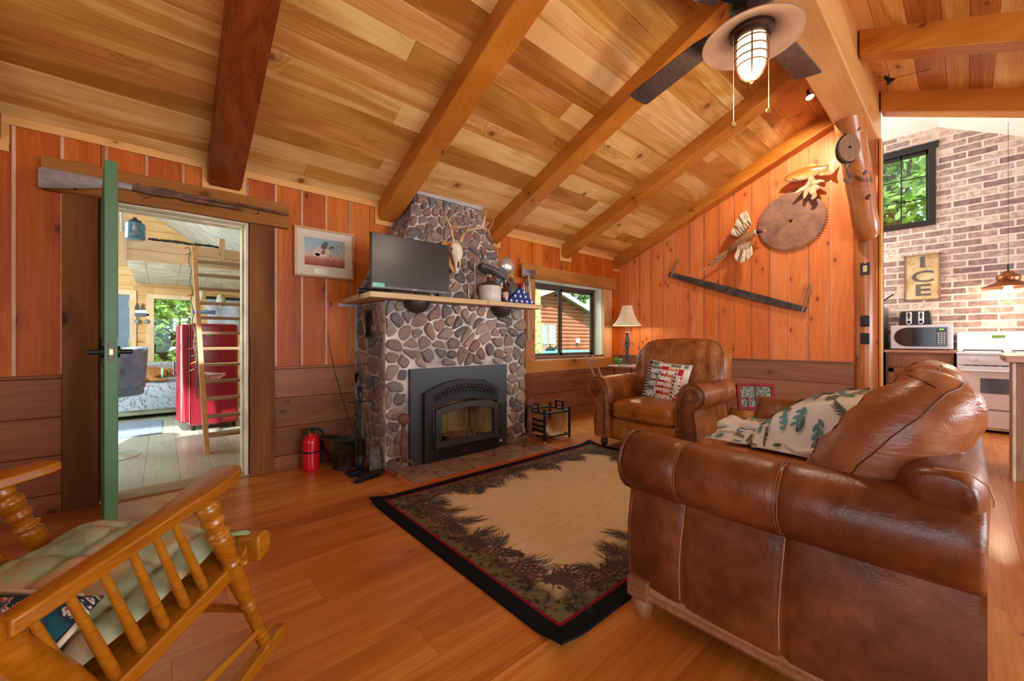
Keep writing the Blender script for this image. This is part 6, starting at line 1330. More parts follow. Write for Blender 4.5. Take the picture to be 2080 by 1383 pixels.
for k in range(2):
    s_ = 1 if k else -1; c_ = (.75*s_, -.66*s_); mb.tube([(c_[0]*r_, c_[1]*r_, z) for r_, z in ((.015, .20), (.03, .27), (.055, .315), (.085, .32), (.098, .30), (.09, .275), (.07, .275))], .005, 8)
mb.lathe([(.020, .30), (.034, .34), (.030, .37), (.016, .41), (.014, .44), (.030, .455), (.045, .462), (.030, .468), (.010, .475), (.008, .55)], 16); mb.build('iron_base', plain('pewter_iron', (84, 84, 92), .4, .7), lp, smooth=60)
sh = NT('linen_shade'); sh.set((206, 190, 166), .8, 0, .1); sh.b.inputs['Emission Color'].default_value = (*lin((255, 200, 130)), 1); sh.b.inputs['Emission Strength'].default_value = .12
mb = MB()
def shd(r_, a): k = round(a/(pi/3)); q = cos(pi/6)/cos((a+pi/6) % (pi/3)-pi/6); return r_*q
PR_ = [(.082, .855), (.092, .80), (.112, .74), (.14, .68), (.18, .62), (.235, .565)]
for inn in (0, .003): mb.grid(lambda u, v: (lambda r_, z: (shd(r_-inn, 2*pi*u)*cos(2*pi*u), shd(r_-inn, 2*pi*u)*sin(2*pi*u), z))(*(lambda t: (interp([q[0] for q in PR_], 101)[int(t*100)], interp([q[1] for q in PR_], 101)[int(t*100)]))(v)), 48, 10, cu=True)
mb.build('lamp_shade', sh.m, lp, smooth=30)
mb = MB(); mb.ell((0, 0, .62), .03, .03, .045, 14, 10); mb.build('bulb', emit('lamp_bulb', (255, 214, 150), 10), lp, smooth=80)
point('table_lamp_light', (5.10, 3.27, 1.31), 9, (1, .78, .5), .04)
gb = thing('green_glass_dish', 'small bright green footed glass dish on the corner table', 'dish', (4.83, 3.24, .70)); mb = MB(); mb.lathe([(.035, 0), (.03, .008), (.008, .016), (.008, .035), (.035, .05), (.062, .088), (.060, .09), (.03, .055), (.002, .045)], 24); mb.build('bowl', plain('emerald_glass', (24, 176, 60), .08, 0, .8), gb, smooth=40)
pf = thing('photo_frame', 'small white tilted photo frame on the corner table', 'picture frame', M=T(4.93, 2.92, .71) @ RZ(-.85) @ RX(R(-14))); mb = MB()
for a in ((-.07, .07, .0, .02), (-.07, .07, .125, .145), (-.07, -.05, .02, .125), (.05, .07, .02, .125)): mb.box(a[0], a[1], -.007, .007, a[2], a[3])
mb.build('frame', WHITE, pf, bevel=.002); mb = MB(); mb.box(-.05, .05, -.002, .003, .02, .125); mb.build('photo', plain('small_photo', (196, 140, 136), .4, var=.35, vs=30), pf)
fc = thing('folded_wood_chair', 'folded wooden chair leaning between the window and the armchair', 'chair', (4.45, 3.30, 0))
WF = wood('folding_chair_wood', (120, 80, 58), (160, 116, 88), (184, 142, 114), 'z', 2, 20, .1)
for x in (4.25, 4.40):
    mb = MB(); mb.tube([(x, 3.36, .83), (x+.02, 3.355, .82), (x+.20, 3.34, .52), (x+.45, 3.30, .02)], [.014, .017, .017, .015], 8, flat=.6, up=(0, 1, 0)); mb.build('side_rail', WF, fc, world=True, smooth=50)
for k, (x, z) in enumerate(((4.40, .72), (4.56, .45), (4.65, .30))): mb = MB(); mb.box(x-.08, x+.09, 3.335-.02*k, 3.35-.02*k, z, z+.07); mb.build('slat', WF, fc, world=True, bevel=.003)
st = thing('log_stump_table', 'round log stump side table between the armchair and loveseat', 'side table', (4.12, 1.22, 0))
mb = MB(); mb.grid(lambda u, v: ((lambda a, r_: (r_*cos(a), r_*sin(a), v*.425))(2*pi*u, .275+.012*hn(3*cos(2*pi*u), 3*sin(2*pi*u))+.006*hn(9*cos(2*pi*u), 9*sin(2*pi*u), v*2)-.012*max(0, (v-.96)/.04)**2)), 56, 16, cu=True); mb.lathe([(.264, .4245), (.2, .4248)], 56); mb.build('trunk', W_stump, st, smooth=50)
t = NT('end_grain'); p = t.obj(); r0 = t.n('VectorMath', {0: t.vm('MULTIPLY', p, (1, 1, 0))}, operation='LENGTH').outputs['Value']; c = t.ramp(t.math('MULTIPLY_ADD', t.math('SINE', t.math('MULTIPLY', t.math('ADD', r0, t.math('MULTIPLY', t.noise(p, 6, 2), .05)), 330)), .5, .5), [(.2, (176, 122, 66)), (.8, (206, 156, 96))]); t.set(c, .35)
mb = MB(); mb.lathe([(.266, .424), (.262, .428), (.001, .4285)], 56); mb.build('end_grain_top', t.m, st)
rfm = thing('red_collage_frame', 'red wooden multi-photo frame standing on the stump table', 'picture frame', M=T(3.98, 1.235, .43) @ RZ(R(-50)) @ RX(R(-10)))
REDP = plain('red_frame_paint', (122, 14, 20), .6, 0, .2); mb = MB(); W2, H2 = .155, .235
for a in ((-W2, W2, 0, .028), (-W2, W2, H2-.028, H2), (-W2, -W2+.028, .028, H2-.028), (W2-.028, W2, .028, H2-.028)): mb.box(a[0], a[1], -.014, .010, a[2], a[3])
mb.build('frame', REDP, rfm, bevel=.002); mb = MB(); mb.box(-.005, .005, -.010, .004, .028, H2-.028); mb.box(-.127, .127, -.010, .004, .098, .106); mb.box(-.07, -.062, -.010, .004, .028, .098); mb.build('dividers', REDP, rfm)
t = NT('family_photos'); p = t.obj(); c = t.ramp(t.noise(p, 60, 3, .7, .5), [(.35, (36, 52, 32)), (.45, (74, 96, 54)), (.54, (110, 116, 100)), (.6, (176, 166, 166)), (.66, (70, 66, 92)), (.75, (50, 34, 34))]); t.set(c, .6, 0, .1)
for x0_, x1_, z0_, z1_ in ((-.127, -.006, .107, .207), (.006, .127, .107, .207), (-.127, -.071, .028, .097), (-.061, -.006, .028, .097), (.006, .127, .028, .097)): mb = MB(); mb.box(x0_, x1_, -.005, -.001, z0_, z1_); mb.build('photo', t.m, rfm)
mb = MB(); mb.box(-.12, .12, .008, .012, .01, .22); mb.hexa([(-.02, .012, .15), (.02, .012, .15), (.02, .085, .012), (-.02, .085, .012), (-.02, .016, .155), (.02, .016, .155), (.02, .09, .014), (-.02, .09, .014)]); mb.build('easel_back', DKM, rfm)
# ================================================================== kitchen
KX = 7.7
t = NT('printed_brick'); p = t.obj(); sx, sy_, sz = t.sep(p)[:3]; q = t.comb(sy_, sz, 0.0); w1 = t.noise(p, 9, 3, .6, out=1); q2 = t.vm('ADD', q, t.vm('MULTIPLY', t.vm('SUBTRACT', w1, (.5, .5, .5)), (.016, .012, 0)))
bk_ = t.n('TexBrick', {'Vector': q2, 'Color1': (0, 0, 0, 1), 'Color2': (1, 1, 1, 1), 'Mortar': (.5, .5, .5, 1), 'Scale': 1.0, 'Mortar Size': .0105, 'Mortar Smooth': .25, 'Bias': 0.0, 'Brick Width': .255, 'Row Height': .0865}, offset=.5, offset_frequency=2)
n = t.noise(p, 16, 5, .7); cb_ = t.ramp(t.math('ADD', t.math('MULTIPLY', n, .7), t.math('MULTIPLY', bk_.outputs['Color'], .35)), [(.3, (116, 94, 94)), (.45, (146, 122, 118)), (.58, (170, 148, 140)), (.72, (208, 190, 176))])
c = t.mix(bk_.outputs['Fac'], cb_, (214, 198, 184)); t.set(c, .8, 0, .2); t.bump(bk_.outputs['Fac'], -.15, .004); M_brick = t.m
M_white = plain('white_plaster', (226, 224, 214), .9, 0, .1, var=.01)
def kz(y): return 3.87 if y > .255 else 3.87-.57*(.255-y)
mb = MB(); wy0, wy1, wz0, wz1 = .277, 1.05, 2.66, 3.60
mb.prism([(-3.3, 0), (wy0, 0), (wy0, 3.87), (.255, 3.87), (-3.3, kz(-3.3))], KX, KX+.12, 'x'); mb.box(KX, KX+.12, wy1, 2.6, 0, 3.87); mb.box(KX, KX+.12, wy0, wy1, 0, wz0); mb.box(KX, KX+.12, wy0, wy1, wz1, 3.87)
struct(mb.build('wall_kitchen', M_brick), 'whitewashed brick gable wall of the kitchen')
mb = MB(); mb.box(5.66, KX+.1, .255, 2.7, 3.87, 3.93); mb.hexa([(5.66, -3.4, kz(-3.4)), (KX+.1, -3.4, kz(-3.4)), (KX+.1, .255, 3.87), (5.66, .255, 3.87), (5.66, -3.4, kz(-3.4)+.06), (KX+.1, -3.4, kz(-3.4)+.06), (KX+.1, .255, 3.93), (5.66, .255, 3.93)])
mb.box(5.63, 5.66, -3.4, 2.7, 3.45, 3.93); mb.box(5.62, KX+.1, 2.6, 2.7, 0, 3.93)
struct(mb.build('ceiling_kitchen', M_white), 'white vaulted kitchen ceiling')
kw = thing('window_2', None, None, (KX, .66, 3.1)); kw['kind'] = 'structure'; kw['label'] = 'black framed high window in the brick wall'
BKF = plain('black_window_frame', (26, 24, 24), .4); mb = MB()
for a in ((wy0-.005, wy0+.065, wz0, wz1), (wy1-.06, wy1, wz0, wz1), (wy0-.03, wy1, wz1, wz1+.075), (wy0-.005, wy1, wz0-.075, wz0)): mb.box(KX-.03, KX+.02, *a)
mb.box(KX-.035, KX+.02, wy0-.035, wy1, wz1+.06, wz1+.085); mb.box(KX+.01, KX+.03, wy0+.06, wy0+.09, wz0, wz1); mb.box(KX+.01, KX+.03, wy0, wy1, wz1-.05, wz1)
mb.build('window_frame', BKF, kw, world=True, bevel=.003); mb = MB()
mb.box(KX+.01, KX+.02, .595, .609, wz0, wz1)
for z in (2.96, 3.26): mb.box(KX+.01, KX+.02, wy0, wy1, z-.006, z+.006)
mb.build('muntin', BKF, kw, world=True); mb = MB(); mb.box(KX+.022, KX+.026, wy0, wy1, wz0, wz1); mb.build('pane', glass('kitchen_glass'), kw, world=True)
# base cabinet
bc = thing('base_cabinet', 'brown wooden base cabinet under the microwave', 'cabinet', (7.4, .40, 0))
mb = MB(); mb.box(7.10, 7.69, .105, .70, .08, .895); mb.box(7.15, 7.69, .12, .69, 0, .08); mb.build('carcass', W_cab, bc, world=True, bevel=.002)
mb = MB(); mb.box(7.085, 7.10, .13, .675, .72, .865); mb.build('drawer', W_cab, bc, world=True, bevel=.004)
for a, b in ((.13, .395), (.41, .675)):
    mb = MB(); mb.box(7.088, 7.10, a, b, .10, .70); 
    for q in ((a, a+.055, .10, .70), (b-.055, b, .10, .70), (a, b, .645, .70), (a, b, .10, .155)): mb.box(7.078, 7.09, *q)
    mb.build('door', W_cab, bc, world=True, bevel=.003)
wt2 = thing('cabinet_worktop', 'pink-brown wood worktop on the cabinet under the microwave', 'worktop', (7.4, .40, .895)); mb = MB(); mb.box(7.065, 7.69, .088, .715, .896, .93); mb.build('board', wood('worktop_wood', (150, 108, 86), (190, 148, 124), (214, 176, 150), 'y', 1.4, 20, .1), wt2, world=True, bevel=.005)
mw = thing('microwave', 'white microwave with dark oval door on the kitchen cabinet', 'microwave', (7.4, .387, .93))
mb = MB(); mb.box(7.16, 7.60, .115, .66, .945, 1.245); mb.build('body', WHITE, mw, world=True, bevel=.006)
mb = MB(); P_ = [(.155, .975), (.155, 1.215), (.50, 1.215)]+[(.50+.125*sin(R(a)), 1.095+.12*cos(R(a))) for a in range(15, 180, 15)]+[(.50, .975)]; mb.prism(P_, 7.152, 7.162, 'x'); mb.build('door_glass', plain('black_glass', (28, 28, 34), .08, 0, .8), mw, world=True)
mb = MB(); mb.box(7.149, 7.153, .165, .25, .99, 1.20); pnl = mb.build('keypad', plain('keypad_black', (22, 22, 28), .2), mw, world=True)
mb = MB()
for i in range(3):
    for j in range(7): mb.box(7.147, 7.15, .172+.025*i, .190+.025*i, 1.0+.023*j, 1.014+.023*j)
mb.build('keys', plain('key_grey', (196, 200, 210), .4), mw, world=True)
mb = MB(); mb.box(7.147, 7.15, .185, .225, 1.178, 1.192); mb.build('clock_display', emit('green_digits', (120, 220, 60), 1.0), mw, world=True)
for y in (.15, .62):
    for x in (7.2, 7.55): mb = MB(); mb.at(T(x, y, .93)); mb.lathe([(.012, 0), (.012, .016)], 10); mb.build('foot', BLK, mw, world=True)
to = thing('toaster', 'black and chrome two lever toaster on top of the microwave', 'toaster', (7.36, .44, 1.246))
mb = MB(); mb.loft([[(x, y, z) for y, z in ((-.145, 0), (-.148, .03), (-.138, .15), (-.125, .18), (.125, .18), (.138, .15), (.148, .03), (.145, 0))] for x in (-.13, -.12, .12, .13)]); mb.build('body', plain('toaster_black', (40, 38, 40), .3, .3), to, bevel=.006, smooth=40)
for y in (-.055, .055):
    mb = MB(); P_ = [(y+.026*cos(R(a)), .035+.026*sin(R(a))) for a in range(180, 361, 20)]+[(y+.026, .17), (y-.026, .17)]; mb.prism(P_, -.138, -.130, 'x'); mb.build('control_strip', plain('chrome_strip', (206, 210, 218), .2, .7), to, bevel=.002)
    mb = MB(); mb.box(-.142, -.137, y-.008, y+.008, .08, .16); mb.at(T(-.138, y, .04) @ RY(-pi/2)); mb.lathe([(.018, 0), (.018, .006), (.012, .010)], 16); mb.at(Matrix()); mb.box(-.155, -.138, y-.016, y+.016, .12, .132); mb.build('lever_and_knob', BLK, to)
# stove
sv = thing('gas_stove', 'white gas stove against the brick wall', 'stove', (7.35, -.29, 0))
mb = MB(); mb.box(7.08, 7.68, -.67, .08, .03, .895); mb.build('body', WHITE, sv, world=True, bevel=.004)
mb = MB(); mb.box(7.05, 7.68, -.675, .085, .885, .912); mb.build('cooktop', WHITE, sv, world=True, bevel=.008)
mb = MB(); mb.hexa([(7.58, -.675, .91), (7.69, -.675, .91), (7.69, .085, .91), (7.58, .085, .91), (7.61, -.675, 1.15), (7.69, -.675, 1.165), (7.69, .085, 1.165), (7.61, .085, 1.15)]); bgd = mb.build('backguard', WHITE, sv, world=True, bevel=.01)
mb = MB(); mb.box(7.590, 7.600, -.30, -.20, 1.085, 1.115); mb.build('clock', emit('stove_clock', (70, 110, 30), .6), sv, world=True); mb = MB()
mb.box(7.5875, 7.589, -.675, .085, 1.04, 1.044); mb.build('backguard_line', plain('grey_line', (150, 156, 168), .5), sv, world=True)
mb = MB()
for y in (-.50, -.12):
    for o_ in (-.13, 0, .13): mb.tube([(7.15, y+o_, .935), (7.50, y+o_, .935)], .005, 6)
    for x in (7.15, 7.32, 7.50): mb.tube([(x, y-.15, .914), (x, y-.15, .935), (x, y+.15, .935), (x, y+.15, .914)], .005, 6)
mb.build('pan_grates', BLK, sv, world=True)
mb = MB(); mb.box(7.06, 7.085, -.67, .08, .77, .88); mb.build('control_panel', WHITE, sv, world=True, bevel=.004)
for y in (-.03, -.10, -.30, -.48, -.56): mb = MB(); mb.at(T(7.06, y, .83) @ RY(-pi/2)); mb.lathe([(.026, 0), (.024, .018), (.012, .02), (.010, .028)], 20); mb.build('knob', WHITE, sv, world=True, smooth=40)
mb = MB(); mb.box(7.05, 7.08, -.66, .07, .27, .755); od = mb.build('oven_door', WHITE, sv, world=True, bevel=.006)
mb = MB(); mb.box(7.047, 7.052, -.53, -.10, .45, .62); sub(mb, 'window', plain('oven_window', (92, 104, 124), .1, 0, .7), od, sv)
mb = MB(); mb.tube([(7.05, .04, .70), (7.03, .03, .70), (7.03, -.62, .70), (7.05, -.63, .70)], .012, 8); sub(mb, 'handle', WHITE, od, sv)
mb = MB()
for i in range(9): mb.box(7.055, 7.063, .03-.07*i-.055, .03-.07*i, .758, .765)
mb.build('vents', BLK, sv, world=True)
mb = MB(); mb.box(7.055, 7.08, -.66, .07, .06, .25); mb.build('drawer', WHITE, sv, world=True, bevel=.006)
# refrigerator behind post
kf = thing('refrigerator', 'white fronted refrigerator showing as a strip behind the log post', 'refrigerator', (7.1, 1.0, 0))
mb = MB(); mb.box(7.04, 7.66, .725, 1.39, .02, 1.50); mb.build('cabinet', plain('dark_fridge_side', (74, 74, 78), .35), kf, world=True, bevel=.006)
mb = MB(); mb.box(6.98, 7.037, .725, 1.39, .05, .93); mb.build('lower_door', WHITE, kf, world=True, bevel=.012); mb = MB(); mb.box(6.98, 7.037, .725, 1.39, .945, 1.50); mb.build('upper_door', WHITE, kf, world=True, bevel=.012)
cp = thing('copper_pan', 'copper pan with dark handle on top of the refrigerator', 'pan', (7.25, .90, 1.50))
mb = MB(); mb.lathe([(.09, 0), (.12, .02), (.135, .06), (.13, .06), (.11, .02), (.002, .008)], 28); mb.build('pan_body', plain('copper', (176, 100, 66), .25, .9), cp, smooth=40); mb = MB(); mb.tube([(.02, -.10, .06), (.02, -.17, .09), (.0, -.26, .16)], .009, 8); mb.build('handle', BLK, cp, smooth=60)
# sign
ic = thing('ice_sign', 'weathered cream wooden sign reading ICE on the brick wall', 'sign', (KX-.02, .40, 1.9))
t = NT('aged_cream_board'); p = t.obj(); n = t.noise(p, 5, 5, .7); c = t.ramp(n, [(.3, (150, 122, 82)), (.48, (196, 172, 130)), (.65, (206, 190, 152))]); t.set(c, .8, 0, .1)
mb = MB(); mb.box(KX-.025, KX-.003, .232, .565, 1.60, 2.20); mb.build('board', t.m, ic, world=True, bevel=.002); FRM = wood('sign_frame', (90, 66, 46), (124, 94, 70), (150, 120, 92), 'z', 2, 20, .1)
mb = MB()
for q in ((.228, .244, 1.595, 2.205), (.555, .571, 1.595, 2.205), (.228, .571, 2.19, 2.206), (.228, .571, 1.594, 1.610)): mb.box(KX-.034, KX-.002, *q)
mb.build('frame', FRM, ic, world=True)
def wtext(txt, cy, cz, size, x, sxx, bold, mat, name, par, col='x'):
    vs, fs = text2d(txt, size, bold); mb = MB(); mb.add([(x, cy-vx*sxx, cz+vy) for vx, vy, _ in vs], fs); return mb.build(name, mat, par, world=True)
LT = plain('faded_letter_grey', (92, 86, 82), .8)
wtext('I', .395, 2.095, .20, KX-.0275, 1.5, .006, LT, 'letter', ic); wtext('C', .395, 1.90, .215, KX-.0275, 1.5, .004, LT, 'letter', ic); wtext('E', .395, 1.72, .215, KX-.0275, 1.5, .006, LT, 'letter', ic); wtext('G', .50, 2.10, .08, KX-.0275, 1.0, .0, plain('faint_letter', (150, 134, 110), .8), 'faint_letter', ic)
# pendant
pd = thing('pendant_lamp', 'copper barn pendant lamp glowing over the stove', 'pendant lamp', (7.28, -.31, 1.66))
mb = MB(); mb.lathe([(.002, .19), (.03, .185), (.06, .15), (.09, .13), (.095, .11), (.085, .075), (.10, .06), (.19, .015), (.205, 0), (.20, -.002), (.09, .045), (.03, .10)], 36, cap=False); mb.build('shade', plain('copper_shade', (150, 90, 56), .3, .85), pd, smooth=50)
mb = MB(); mb.lathe([(.02, .02), (.035, -.01), (.038, -.03), (.028, -.06), (.004, -.07)], 20); mb.build('bulb', emit('pendant_bulb', (255, 206, 140), 16), pd, smooth=80)
mb = MB(); mb.tube([(0, 0, .18), (0, 0, .26)], .009, 8); mb.tube([(0, 0, .26), (0, 0, kz(-.31)-1.66)], .002, 5); mb.build('stem', BLK, pd)
point('pendant_light', (7.28, -.31, 1.57), 14, (1, .74, .45), .04)
# peninsula
pe = thing('peninsula_counter', 'wood topped brown peninsula counter at the right edge of the view', 'counter', (5.2, -.9, 0))
mb = MB(); mb.box(4.78, 5.40, -2.4, -.235, .0, .885); mb.build('cabinet', W_cab, pe, world=True, bevel=.004)
mb = MB(); mb.box(4.755, 4.80, -.238, -.222, 0, .885); mb.build('corner_stile', plain('pale_stile', (196, 178, 156), .5), pe, world=True, bevel=.002)
mb = MB(); mb.box(4.70, 5.46, -2.42, -.185, .888, .935); mb.build('worktop', wood('pale_worktop', (160, 118, 96), (196, 158, 136), (216, 186, 164), 'y', 1.4, 20, .1), pe, world=True, bevel=.008)
# ================================================================== annex room behind the doorway
AY = 8.35
mb = MB(); y = YA+.17; i = 0
r = random.Random(31); x = -2.0
while x < 2.0:
    y = YA+.10-r.random()
    while y < AY: p_, q_ = max(y, YA+.10), min(y+1.25, AY); y += 1.25; mb.box(x+.001, x+.209, p_+.001, q_-.001, -.012, 0) if q_ > p_ else None
    x += .21
mb.box(-2.1, 1.6, YA+.1, AY+.1, -.06, -.0125)
struct(mb.build('floor_annex', W_greyfl), 'grey plank floor of the next room')
AW_ = (-.10, .345, .66, 1.70); AD = (-1.25, -.375, 0, 1.74)
def hboards(mb, x0, x1, z0, z1, y0, y1, holes, hb=.145):
    z = z0; k = 0
    while z < z1:
        zt_ = min(z+hb, z1); xs = sorted(set([x0, x1]+[h[i] for h in holes for i in (0, 1) if x0 < h[i] < x1]+[x0+(x1-x0)*(.35+.3*((k*37) % 10)/10)]))
        for a, b in zip(xs, xs[1:]):
            m = (a+b)/2; zc = (z+zt_)/2
            if any(h[0] < m < h[1] and h[2] < zc < h[3] for h in holes): continue
            mb.box(a, b, y0, y1, z+.003, zt_-.001)
        z = zt_; k += 1
mb = MB(); hboards(mb, -2.05, 1.60, 0, 3.6, AY, AY+.03, [AW_, AD]); W_cy = wood('warm_cream_boards', (176, 132, 76), (212, 172, 112), (232, 200, 148), 'x', 1, 24, .35, (150, 96, 56), .5, .08)
mb.box(-2.05, AD[0], AY+.03, AY+.1, 0, 3.6); mb.box(AD[1], AW_[0], AY+.03, AY+.1, 0, 3.6); mb.box(AW_[1], 1.6, AY+.03, AY+.1, 0, 3.6); mb.box(AD[0], AD[1], AY+.03, AY+.1, AD[3], 3.6); mb.box(AW_[0], AW_[1], AY+.03, AY+.1, AW_[3], 3.6); mb.box(AW_[0], AW_[1], AY+.03, AY+.1, 0, AW_[2])
struct(mb.build('wall_annex_back', W_cy))
mb = MB(); mb.box(1.55, 1.65, YA+.165, AY+.1, 0, 3.6); mb.box(-2.1, -2.0, YA+.165, 5.2, 0, 3.8); mb.box(-2.1, -2.0, 7.0, AY+.1, 0, 3.8); mb.box(-2.1, -2.0, 5.2, 7.0, 0, .6); mb.box(-2.1, -2.0, 5.2, 7.0, 2.8, 3.8)
struct(mb.build('wall_annex_side', W_cy))
mb = MB()
def az(x): return min(3.45, 2.95-.68*(x+.07))
yy = YA+.17
while yy < AY: mb.hexa([(-.8, yy+.002, az(-.8)), (1.6, yy+.002, az(1.6)), (1.6, yy+.148, az(1.6)), (-.8, yy+.148, az(-.8)), (-.8, yy+.002, az(-.8)+.03), (1.6, yy+.002, az(1.6)+.03), (1.6, yy+.148, az(1.6)+.03), (-.8, yy+.148, az(-.8)+.03)]); yy += .15
mb.box(-2.1, -.8, YA+.165, AY+.1, 3.45, 3.5); mb.hexa([(-.8, YA+.16, az(-.8)+.04), (1.7, YA+.16, az(1.7)+.04), (1.7, AY+.1, az(1.7)+.04), (-.8, AY+.1, az(-.8)+.04), (-.8, YA+.16, az(-.8)+.1), (1.7, YA+.16, az(1.7)+.1), (1.7, AY+.1, az(1.7)+.1), (-.8, AY+.1, az(-.8)+.1)])
struct(mb.build('ceiling_annex', plain('greywashed_boards', (176, 178, 170), .6, var=.1)), 'sloping whitewashed board ceiling of the next room')
lf = thing('sleeping_loft', 'cream pine sleeping loft across the room behind the doorway', 'loft', (.4, 6.8, 1.9))
mb = MB(); mb.box(-.29, 1.54, 5.84, 5.87, 1.905, 2.02); mb.box(-.29, 1.54, 5.84, 5.87, 2.024, 2.135); mb.box(-1.98, -.36, 5.86, 5.88, 1.96, 2.13); mb.build('fascia_boards', W_cream, lf, world=True, bevel=.002)
mb = MB(); mb.box(-.36, -.285, 5.83, 5.90, 1.85, 2.42); mb.build('post', W_creamz, lf, world=True, bevel=.003); mb = MB(); mb.box(.50, .56, 5.83, 5.90, 2.0, 2.26); mb.build('post', W_creamz, lf, world=True, bevel=.003)
mb = MB()
for k in range(12): mb.box(-.3+.155*k, -.3+.155*k+.151, 5.87, AY-.002, 1.925, 1.95)
mb.build('deck_boards', plain('white_deck_boards', (214, 212, 190), .6), lf, world=True)
ld = thing('loft_ladder', 'pine ladder leaning up to the loft through the doorway', 'ladder', (.57, 4.65, 0))
def lr_(x, z): return (x-.043*z/2.1, 4.65+1.15*z/2.1, z)
for x in (.31, .79):
    mb = MB(); mb.hexa([(x-.02, 4.60, 0), (x+.02, 4.60, 0), (x+.02, 4.70, 0), (x-.02, 4.70, 0), (x-.063, 5.77, 2.13), (x-.023, 5.77, 2.13), (x-.023, 5.86, 2.13), (x-.063, 5.86, 2.13)]); mb.build('rail', wood('ladder_pine', (160, 116, 66), (200, 156, 100), (222, 184, 130), 'z', 1.5, 20, .1), ld, world=True, bevel=.003)
for i in range(12):
    z = .165+.163*i; p_ = lr_(.33, z); mb = MB(); mb.box(p_[0]-.0, p_[0]+.445, p_[1]-.06, p_[1]+.06, z-.028, z); mb.build('tread', wood('ladder_tread', (124, 104, 78), (164, 144, 114), (190, 172, 142), 'x', 1.5, 20, .1), ld, world=True, bevel=.003)
# string lights down the ladder rail
sg = thing('string_lights', 'strand of small coloured lights running down the ladder rail', 'string lights', (.28, 5.0, 1.0))
mb = MB(); P_ = [Vector(lr_(.265, 2.1-.07*i))+Vector((.012*sin(i*1.9), -.03, 0)) for i in range(24)]; mb.tube(P_, .004, 5); mb.tube([(.80, 5.5, 2.2), (.79, 5.55, 2.0), (.72, 5.6, 1.88), (.70, 5.7, 1.86)], .003, 5); mb.build('wire', plain('green_wire', (50, 80, 56), .6), sg, world=True)
for j, (cn, cc) in enumerate((('red', (206, 30, 40)), ('green', (30, 130, 66)), ('yellow', (220, 190, 60)), ('white', (230, 230, 220)))):
    for k in range(j, 24, 8): mb = MB(); q = P_[k]; mb.tube([q, q+Vector((-.03, 0, -.015)), q+Vector((-.045, 0, -.022))], [.004, .0045, .002], 6); mb.build('bulb', plain(cn+'_bulb', cc, .3), sg, world=True)
gd = thing('loft_garland', 'dark garland lying along the top of the loft board', 'garland', (.1, 5.85, 2.15)); mb = MB(); rr_ = random.Random(3); P_ = [(-.12+.048*i, 5.85, 2.155-.004*sin(i)) for i in range(15)]; mb.tube(P_, [.010+.005*(i % 2) for i in range(15)], 8)
for k in range(90): a = rr_.random()*6.28; x = -.1+.64*rr_.random(); mb.tube([(x, 5.85, 2.155), (x+.01, 5.85+.02*cos(a), 2.155+.02*sin(a))], .003, 4)
mb.build('garland_strand', plain('charcoal_garland', (48, 54, 56), .8), gd, world=True)
jl = thing('blue_glass_lantern', 'blue glass jar lantern hanging on a beaded chain over the loft edge', 'lantern', (-.21, 5.55, 2.12))
mb = MB(); mb.lathe([(.07, -.05), (.078, -.045), (.080, -.02), (.078, .0), (.080, .02), (.078, .05), (.080, .08), (.075, .115), (.05, .13)], 24); mb.build('jar', plain('blue_ribbed_glass', (70, 116, 138), .1, 0, .8, var=.3, vs=30), jl, smooth=50)
mb = MB(); mb.lathe([(.05, .125), (.052, .14), (.02, .155), (.012, .175)], 20); mb.build('cap', DKM, jl, smooth=50)
mb = MB(); mb.tube([(-.09, 0, .05), (-.10, 0, .12), (-.09, 0, .35), (-.09, 0, .95)], .004, 6)
for k in range(10): mb.ell((-.095, -.01, .03+.032*k), .012, .012, .012, 8, 6)
mb.build('beaded_chain', plain('pale_beads', (196, 206, 206), .4), jl)
# far window and blue door of annex
w3 = thing('window_3', None, None, (.12, AY, 1.2)); w3['kind'] = 'structure'; w3['label'] = 'tall window of the next room'
mb = MB()
for q in ((AW_[0]-.09, AW_[0], AW_[2]-.02, AW_[3]+.07), (AW_[1], AW_[1]+.09, AW_[2]-.02, AW_[3]+.07)): mb.box(q[0], q[1], AY-.03, AY+.04, q[2], q[3])
mb.box(AW_[0], AW_[1], AY-.03, AY+.04, AW_[3], AW_[3]+.07); mb.box(AW_[0], AW_[1], AY-.03, AY+.04, AW_[2]-.05, AW_[2]); mb.build('window_frame', W_creamz, w3, world=True, bevel=.003)
mb = MB(); mb.box(AW_[0], AW_[1], AY+.045, AY+.049, AW_[2], AW_[3]); mb.build('pane', glass('annex_glass'), w3, world=True)
d2 = thing('door_2', None, None, (-.8, AY, 0)); d2['kind'] = 'structure'; d2['label'] = 'blue-grey door with a glazed strip in the next room'
mb = MB(); mb.box(AD[0], AD[1], AY+.005, AY+.045, 0, AD[3]); mb.build('door_panel', plain('blue_grey_paint', (112, 136, 156), .5, var=.05), d2, world=True); mb = MB(); mb.box(-.62, -.50, AY, AY+.006, .8, 1.5); mb.build('glazing', plain('sky_glass', (196, 214, 226), .2), d2, world=True)
mb = MB(); mb.box(AD[1], AD[1]+.075, AY-.02, AY, 0, AD[3]+.07); mb.box(AD[0], AD[1], AY-.02, AY, AD[3], AD[3]+.07); mb.build('casing', W_creamz, d2, world=True, bevel=.002)
for z in (.98, 1.55): mb = MB(); mb.box(AD[1]-.008, AD[1]+.008, AY-.026, AY-.018, z, z+.10); mb.build('hinge', plain('nickel_hinge', (206, 196, 150), .3, .6), d2, world=True)
wd = thing('tree_coat_hook', 'small wall ornament with three pine trees over a bar and two hooks', 'wall ornament', (-.235, AY-.02, 1.52))
GN = plain('ornament_green', (70, 86, 84), .7); 
